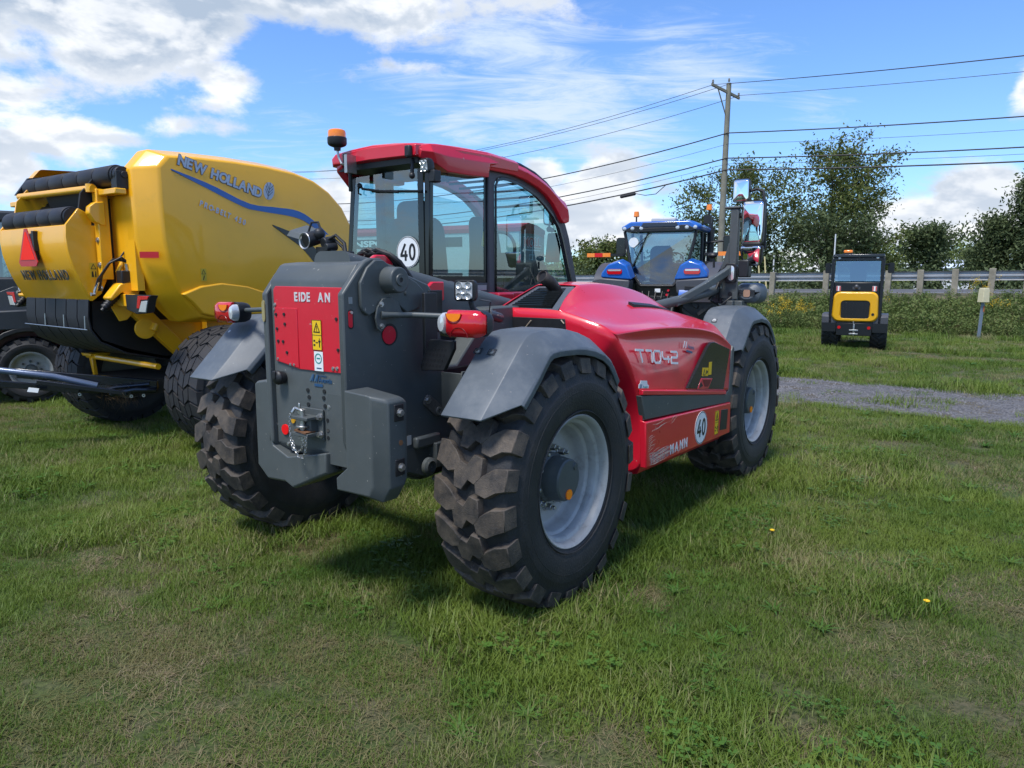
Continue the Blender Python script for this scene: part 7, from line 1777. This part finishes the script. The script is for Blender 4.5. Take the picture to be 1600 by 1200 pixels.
# ---------------------------------------------------------------- grass and weeds, scattered
def blade(V, Fc, p, h, w, lean, a, curl=.5, seg=3):
    d = Vector((math.cos(a), math.sin(a), 0)); s = Vector((-d.y, d.x, 0)); i0 = len(V)
    for k in range(seg + 1):
        t = k / seg; q = p + d * (lean * h * t * (1 - curl + curl * t)) + Vector((0, 0, h * t * (1 - .25 * lean * t))); ww = w * (1 - t ** 1.6) * .5 + .0002
        V.append(tuple(q - s * ww)); V.append(tuple(q + s * ww))
    for k in range(seg): Fc.append((i0 + 2 * k, i0 + 2 * k + 1, i0 + 2 * k + 3, i0 + 2 * k + 2))
def grassmat(nm, c1, c2, dry):
    def f(nt, b):
        P = nt.nodes.new('ShaderNodeNewGeometry').outputs['Position']; oi = nt.nodes.new('ShaderNodeObjectInfo')
        sc_ = nt.nodes.new('ShaderNodeVectorMath'); sc_.operation = 'MULTIPLY'; sc_.inputs[1].default_value = (1, 1, 0); nt.links.new(P, sc_.inputs[0]); P2 = sc_.outputs[0]
        c = mixc(nt, noise_node(nt, P2, .55, 5, .6, .38, .62), c1, c2)
        r = nt.nodes.new('ShaderNodeMapRange'); r.inputs[1].default_value = 0; r.inputs[2].default_value = 1; r.inputs[3].default_value = -.16; r.inputs[4].default_value = .16; nt.links.new(oi.outputs['Random'], r.inputs[0])
        ad = nt.nodes.new('ShaderNodeMath'); ad.operation = 'ADD'; nt.links.new(noise_node(nt, P2, .8, 7, .66), ad.inputs[0]); nt.links.new(r.outputs[0], ad.inputs[1])
        st = nt.nodes.new('ShaderNodeMapRange'); st.interpolation_type = 'SMOOTHSTEP'; st.inputs[1].default_value = .55; st.inputs[2].default_value = .72; nt.links.new(ad.outputs[0], st.inputs[0])
        c = mixc(nt, st.outputs[0], c, dry)
        # paler towards the blade's root
        nt.links.new(c, b.inputs['Base Color'])
        tr = nt.nodes.new('ShaderNodeBsdfTranslucent'); nt.links.new(c, tr.inputs[0]); mx = nt.nodes.new('ShaderNodeMixShader'); mx.inputs[0].default_value = .38
        o = nt.nodes['Material Output']; nt.links.new(b.outputs[0], mx.inputs[1]); nt.links.new(tr.outputs[0], mx.inputs[2]); nt.links.new(mx.outputs[0], o.inputs[0])
        b.inputs['Roughness'].default_value = .5
    return nodes_mat(nm, f, .5)
G1 = grassmat('grass_blade', (.094, .160, .022), (.165, .225, .036), (.28, .25, .12))
G2 = grassmat('grass_blade_dry', (.17, .165, .060), (.25, .205, .11), (.32, .25, .16))
G3 = grassmat('clover_leaf', (.065, .155, .024), (.105, .20, .036), (.11, .18, .04))
def src(nm, V, Fc, m):
    me = bpy.data.meshes.new(nm); me.from_pydata(V, [], Fc); me.materials.append(m); return bpy.data.objects.new(nm, me)
random.seed(5); clumps = []
for v in range(4):
    V, Fc = [], []
    for k in range(62):
        a = random.random() * 6.28; r_ = .13 * math.sqrt(random.random())
        blade(V, Fc, Vector((r_ * math.cos(a), r_ * math.sin(a), 0)), random.uniform(.028, .062) * (1.35 if v == 0 else 1), random.uniform(.0028, .0048), random.uniform(.25, 1.15), random.random() * 6.28)
    clumps.append(src('grass_clump', V, Fc, G1))
V, Fc = [], []
for k in range(70):
    a = random.random() * 6.28; r_ = .14 * math.sqrt(random.random()); blade(V, Fc, Vector((r_ * math.cos(a), r_ * math.sin(a), 0)), random.uniform(.012, .035), random.uniform(.002, .0036), random.uniform(1.0, 2.6), random.random() * 6.28)
clumps.append(src('dry_grass_clump', V, Fc, G2))
V, Fc = [], []
for k in range(16):
    a = random.random() * 6.28; r_ = .10 * math.sqrt(random.random()); p = Vector((r_ * math.cos(a), r_ * math.sin(a), random.uniform(.015, .045)))
    for j in range(3):
        b_ = a + j * 2.09; d = Vector((math.cos(b_), math.sin(b_), .15)); s = Vector((-d.y, d.x, 0)); q = random.uniform(.009, .016); i = len(V)
        V += [tuple(p), tuple(p + d * q * .7 + s * q * .55), tuple(p + d * q * 1.25), tuple(p + d * q * .7 - s * q * .55)]; Fc.append((i, i + 1, i + 2, i + 3))
    blade(V, Fc, Vector((p.x, p.y, 0)), p.z, .002, 0, 0, seg=1)
clumps.append(src('clover', V, Fc, G3))
V, Fc = [], []
for k in range(9):   # broad-leaved weed rosette
    a = k * 2.4; blade(V, Fc, Vector((0, 0, .004)), random.uniform(.04, .07), random.uniform(.014, .026), random.uniform(1.4, 2.2), a, .3, 4)
clumps.append(src('weed_rosette', V, Fc, G3))
def scatter(nm, clump_objs, pts, lab=None, cat=None):
    # pts: (x, y, z, scale, rot, index) -> one object whose points carry the clumps
    c = bpy.data.collections.new(nm + '_sources')
    for i, o in enumerate(clump_objs):
        o.name = 'src_%02d' % i; c.objects.link(o)
    me = bpy.data.meshes.new(nm); me.from_pydata([p[:3] for p in pts], [], [])
    for an, ty, k in (('scl', 'FLOAT', 3), ('rot', 'FLOAT', 4), ('idx', 'INT', 5)):
        at = me.attributes.new(an, ty, 'POINT'); at.data.foreach_set('value', [p[k] for p in pts])
    o = bpy.data.objects.new(nm, me); COL.objects.link(o)
    ng = bpy.data.node_groups.new(nm + '_nodes', 'GeometryNodeTree')
    ng.interface.new_socket('Geometry', in_out='INPUT', socket_type='NodeSocketGeometry'); ng.interface.new_socket('Geometry', in_out='OUTPUT', socket_type='NodeSocketGeometry')
    N = ng.nodes; gi, go = N.new('NodeGroupInput'), N.new('NodeGroupOutput')
    ci = N.new('GeometryNodeCollectionInfo'); ci.inputs['Collection'].default_value = c; ci.inputs['Separate Children'].default_value = True; ci.inputs['Reset Children'].default_value = True
    ip = N.new('GeometryNodeInstanceOnPoints'); ip.inputs['Pick Instance'].default_value = True
    def attr(n, ty):
        a = N.new('GeometryNodeInputNamedAttribute'); a.data_type = ty; a.inputs['Name'].default_value = n; return a.outputs['Attribute']
    cx = N.new('ShaderNodeCombineXYZ'); ng.links.new(attr('rot', 'FLOAT'), cx.inputs[2])
    ng.links.new(gi.outputs[0], ip.inputs['Points']); ng.links.new(ci.outputs[0], ip.inputs['Instance']); ng.links.new(attr('idx', 'INT'), ip.inputs['Instance Index'])
    ng.links.new(cx.outputs[0], ip.inputs['Rotation']); ng.links.new(attr('scl', 'FLOAT'), ip.inputs['Scale']); ng.links.new(ip.outputs[0], go.inputs[0])
    md = o.modifiers.new('scatter', 'NODES'); md.node_group = ng
    tag(o, lab, cat, kind='stuff'); return o
def bare(x, y):
    return noise.fractal(Vector((x * .55, y * .55, 3.1)), 1, 2, 5)
# hollows of worn earth seen in the photograph: (x, y, radius)
WORN = [(-1.1, 2.35, .85), (-.55, 2.75, .45), (.35, 2.25, .3), (-1.9, 2.9, .5), (.62, 3.5, .28), (1.25, 3.9, .22), (1.05, 2.35, .22), (.95, 4.4, .35), (-1.35, 4.35, .45), (1.75, 3.1, .18), (.25, 3.4, .2), (8.6, 14.8, .9), (9.4, 14.2, .8)]
random.seed(99); pts = []
def zone(y0, y1, dens, k, sc0):
    A = (.90 * (y1 ** 2 - y0 ** 2) + 3.0 * (y1 - y0))
    for i in range(int(A * dens)):
        y = math.sqrt(random.uniform(y0 * y0, y1 * y1)); x = random.uniform(-1, 1) * (.90 * y + 1.5)
        pdist = path_dist(x, y)
        if abs(pdist) < 1.25 and random.random() > (.06 if abs(pdist) < 1.0 else .4): continue
        off = (Vector((x, y, 0)) - RAIL0).dot(RNOR)
        if off < 4.4: continue
        n_ = bare(x, y); wn = max([max(0, 1 - math.hypot(x - a, y - b_) / r_) for a, b_, r_ in WORN] + [0])
        lush = noise.fractal(Vector((x * .8 + 7, y * .8, 9.0)), 1, 2, 4)
        q = .5 + n_ * .9 - wn * 1.6
        if q < .10 and random.random() < .45: 
            idx, s = 4, random.uniform(.7, 1.3)
            if random.random() < .35: continue
        elif q < .34: idx, s = (4 if random.random() < .28 else random.randint(1, 3)), random.uniform(.5, .85)
        else:
            rr = random.random(); idx = 5 if rr < .065 and lush > -.1 else 6 if rr < .075 else random.randint(0, 3); s = random.uniform(.6, 1.0) + max(0, lush) * 1.5
            if idx == 6: s = random.uniform(.5, 1.0)
        pts.append((x, y, 0.0, s * sc0, random.random() * 6.28, idx))
zone(1.2, 5.0, 300, 0, .88); zone(5.0, 10, 120, 1, 1.2); zone(10, 18, 36, 2, 1.6); zone(18, 34, 12, 3, 2.2)
# longer tufts left standing round the tyres
for (cx, cy) in ((-.631 - .975 * .812 * -1, 0),): pass
def mw(x, y):
    fx, fy = math.sin(.6227), math.cos(.6227); return (-.631 + x * fx - y * fy, 4.128 + x * fy + y * fx)
for (wx, wy) in ((0, -.975), (2.855, -.975), (0, .975), (2.855, .975)):
    for k in range(130):
        a = random.random() * 6.28; ex, ey = random.uniform(.15, .75) * math.cos(a), random.uniform(.20, .34) * math.sin(a)
        x, y = mw(wx + ex, wy + ey); pts.append((x, y, 0, random.uniform(1.0, 1.9), random.random() * 6.28, random.randint(0, 3)))
for k in range(900):
    x, y = mw(random.uniform(.2, 2.8), random.uniform(-1.25, .8)); pts.append((x, y, 0, random.uniform(1.0, 1.8), random.random() * 6.28, random.randint(0, 3)))
scatter('lawn', clumps, pts, 'mown green grass with clover and dry worn patches', 'grass')
# bank weeds
random.seed(41); wc = []
WEED = leafmat('weed_leaf', (.090, .135, .034), (.165, .205, .060), (.19, .15, .08))
for v in range(3):
    V, Fc = [], []
    for k in range(26):
        a = random.random() * 6.28; r_ = .3 * math.sqrt(random.random()); h = random.uniform(.18, .50); p = Vector((r_ * math.cos(a), r_ * math.sin(a), 0)); lean = random.uniform(.1, .5)
        blade(V, Fc, p, h, .012, lean, a, seg=2)
        for j in range(7):
            t_ = random.uniform(.25, 1); q = p + Vector((math.cos(a) * lean * h * t_ * .6, math.sin(a) * lean * h * t_ * .6, h * t_)); add_leaf(V, Fc, q + rnd_unit() * .04, random.uniform(.025, .055))
    wc.append(src('weed_clump', V, Fc, WEED))
V, Fc = [], []
for k in range(60):
    a = random.random() * 6.28; r_ = .25 * math.sqrt(random.random()); blade(V, Fc, Vector((r_ * math.cos(a), r_ * math.sin(a), 0)), random.uniform(.15, .45), .010, random.uniform(.3, 1.2), random.random() * 6.28)
wc.append(src('tall_grass_clump', V, Fc, grassmat('tall_grass', (.11, .155, .04), (.16, .18, .06), (.26, .22, .12))))
wpts = []
for k in range(6200):
    s = random.uniform(-24, 22); off = random.uniform(.5, 5.0); p = railpt(s, off)
    zz = [(5.4, 0), (4.6, .02), (3.2, .22), (1.8, .62 * bank_z(s)), (.9, .93 * bank_z(s)), (.2, bank_z(s))]
    for (o0, z0), (o1, z1) in zip(zz, zz[1:]):
        if o1 <= off <= o0: z = z0 + (z1 - z0) * (o0 - off) / (o0 - o1)
    if off < 1.6 and random.random() < .75: continue
    sc_ = random.uniform(.7, 1.25) * (.6 if off < 1.8 else 1.0) * (.75 if off > 4.4 else 1)
    wpts.append((p.x, p.y, z - .02, sc_, random.random() * 6.28, 3 if random.random() < .42 else random.randint(0, 2)))
scatter('bank_weeds', wc, wpts, 'tangled weeds and long grass covering the roadside bank', 'weeds')
# goldenrod
GOLD = mat('goldenrod_yellow', (.55, .36, .015), .8, var=.25)
def goldenrod(c, n, spread, lab):
    t = empty('goldenrod', c, 0, lab, 'wildflower', 'goldenrod on the bank'); random.seed(int(c[0] * 100)); V, Fc, V2, F2 = [], [], [], []
    for k in range(n):
        a = random.random() * 6.28; r_ = spread * math.sqrt(random.random()); h = random.uniform(.45, .8); p = Vector((r_ * math.cos(a), r_ * math.sin(a), 0)); blade(V, Fc, p, h, .010, .25, a, seg=3)
        for j in range(8): add_leaf(V, Fc, p + Vector((0, 0, h * random.uniform(.1, .8))) + rnd_unit() * .03, .035)
        e = p + Vector((math.cos(a) * .12 * h, math.sin(a) * .12 * h, h))
        for j in range(26): add_leaf(V2, F2, e + Vector((random.gauss(0, .045), random.gauss(0, .045), random.gauss(-.03, .06))), random.uniform(.010, .022))
    for nm, v, f, m in (('stems', V, Fc, WEED), ('flower_heads', V2, F2, GOLD)):
        me = bpy.data.meshes.new(nm); me.from_pydata(v, [], f); me.materials.append(m); o = bpy.data.objects.new(nm, me); COL.objects.link(o); o.parent = t
    return t
goldenrod((8.85, 22.6, .18), 34, .45, 'bright goldenrod clump on the bank, just right of the front tyre')
goldenrod((8.15, 22.5, .02), 8, .22, 'small goldenrod tuft low on the bank beside the front mudguard')
goldenrod((14.3, 22.2, .85), 10, .45, 'goldenrod clump high on the bank under the guard rail')
goldenrod((13.9, 20.9, .35), 8, .3, 'goldenrod clump on the bank right of the cream box')
goldenrod((11.2, 22.3, .45), 5, .3, 'sparse goldenrod just right of the small loader')
# two dandelions in the lawn
for i, (x, y, lab) in enumerate(((1.62, 4.31, 'yellow dandelion flower in the grass, nearer the red telehandler'), (2.02, 3.32, 'yellow dandelion flower in the grass at the right'))):
    t = empty('dandelion', (x, y, 0), 0, lab, 'flower', 'dandelions')
    b = MB(); b.tube([(0, 0, 0), (0, 0, .06)], .0015, 5); b.build('stem', G3, t)
    b = MB(); b.lathe([(.001, .058), (.012, .062), (.015, .068), (.008, .072), (.001, .072)], axis=2, n=12); b.build('flower_head', mat('dandelion_yellow', (.75, .45, .01), .6), t)
# ---------------------------------------------------------------- every loose piece becomes a part of its own
def pieces(me, gap=.003):
    n = len(me.vertices); par = list(range(n))
    def find(i):
        while par[i] != i: par[i] = par[par[i]]; i = par[i]
        return i
    for p in me.polygons:
        v = p.vertices; a = find(v[0])
        for k in v[1:]:
            c = find(k)
            if c != a: par[c] = a
    root = [find(i) for i in range(n)]; box = {}
    for i, v in enumerate(me.vertices):
        r_ = root[i]; c = v.co
        if r_ not in box: box[r_] = [c.x, c.y, c.z, c.x, c.y, c.z]
        else:
            q = box[r_]; q[0] = min(q[0], c.x); q[1] = min(q[1], c.y); q[2] = min(q[2], c.z); q[3] = max(q[3], c.x); q[4] = max(q[4], c.y); q[5] = max(q[5], c.z)
    ks = list(box)
    if len(ks) > 160: return root, None, len(ks)
    g = {k: k for k in ks}
    def gf(i):
        while g[i] != i: i = g[i]
        return i
    for i, a in enumerate(ks):
        for c in ks[i + 1:]:
            A, B = box[a], box[c]
            if all(A[d] - gap <= B[d + 3] and B[d] - gap <= A[d + 3] for d in range(3)): g[gf(c)] = gf(a)
    return root, {k: gf(k) for k in ks}, len(set(gf(k) for k in ks))
SING = {'bolts': 'bolt', 'rubber_plugs': 'rubber_plug', 'cab_pillars': 'cab_pillar', 'cab_windows': 'cab_window', 'roof_work_lamps': 'roof_work_lamp', 'letters': 'letter', 'hydraulic_hoses': 'hydraulic_hose', 'boom_hoses': 'boom_hose', 'roof_guard_bars': 'roof_guard_bar', 'bolt_holes': 'bolt_hole', 'shackle_rings': 'shackle_ring', 'left_posts': 'left_post', 'hose_fittings': 'hose_fitting', 'door_edges': 'door_edge', 'cables': 'cable', 'landing_legs': 'landing_leg'}
def split_all():
    for o in list(sc.collection.objects):
        if o.type != 'MESH' or o.get('kind') or o.parent is None or o.children or o.data.users > 1: continue
        nm = o.name.split('.')[0]; me = o.data
        if nm in ('tyre', 'bonnet', 'crown', 'trunk', 'roof_skin') : 
            continue
        if len(me.vertices) > 20000: continue
        root, grp, n = pieces(me)
        if n <= 1: continue
        dim = max(o.dimensions) if max(o.dimensions) else 1
        if grp is None or n > 60 or nm in ('stems', 'flower_heads', 'chain', 'led_reflectors', 'sticker_print', 'sticker_number', 'bracket_holes', 'scrape_marks', 'heater_wires', 'lens_ribs', 'badge_stripe', 'sticker_mark', 'emblem_lines'):
            o['kind'] = 'stuff'; continue
        groups = {}
        for p in me.polygons: groups.setdefault(grp[root[p.vertices[0]]], []).append(p)
        if len(groups) < 2: continue
        sharp = None
        for a in list(groups.values()):
            idx = {}; V, Fc, mi, sm = [], [], [], []
            for p in a:
                f = []
                for v in p.vertices:
                    if v not in idx: idx[v] = len(V); V.append(tuple(me.vertices[v].co))
                    f.append(idx[v])
                Fc.append(f); mi.append(p.material_index); sm.append(p.use_smooth)
            m2 = bpy.data.meshes.new(SING.get(nm, nm)); m2.from_pydata(V, [], Fc)
            for m in me.materials: m2.materials.append(m)
            m2.polygons.foreach_set('material_index', mi); m2.polygons.foreach_set('use_smooth', sm); m2.update()
            if any(sm): m2.set_sharp_from_angle(angle=R(34))
            q = bpy.data.objects.new(SING.get(nm, nm), m2); COL.objects.link(q); q.parent = o.parent; q.matrix_local = o.matrix_local.copy(); q.location = o.location; q.rotation_euler = o.rotation_euler
            for md in o.modifiers:
                if md.type == 'BEVEL':
                    k = q.modifiers.new('bevel', 'BEVEL'); k.width = md.width; k.segments = md.segments; k.limit_method = 'ANGLE'; k.angle_limit = md.angle_limit
                elif md.type == 'SOLIDIFY':
                    k = q.modifiers.new('solid', 'SOLIDIFY'); k.thickness = md.thickness; k.offset = md.offset
            if 'label' in o: q['label'] = o['label']
        bpy.data.objects.remove(o)
split_all()
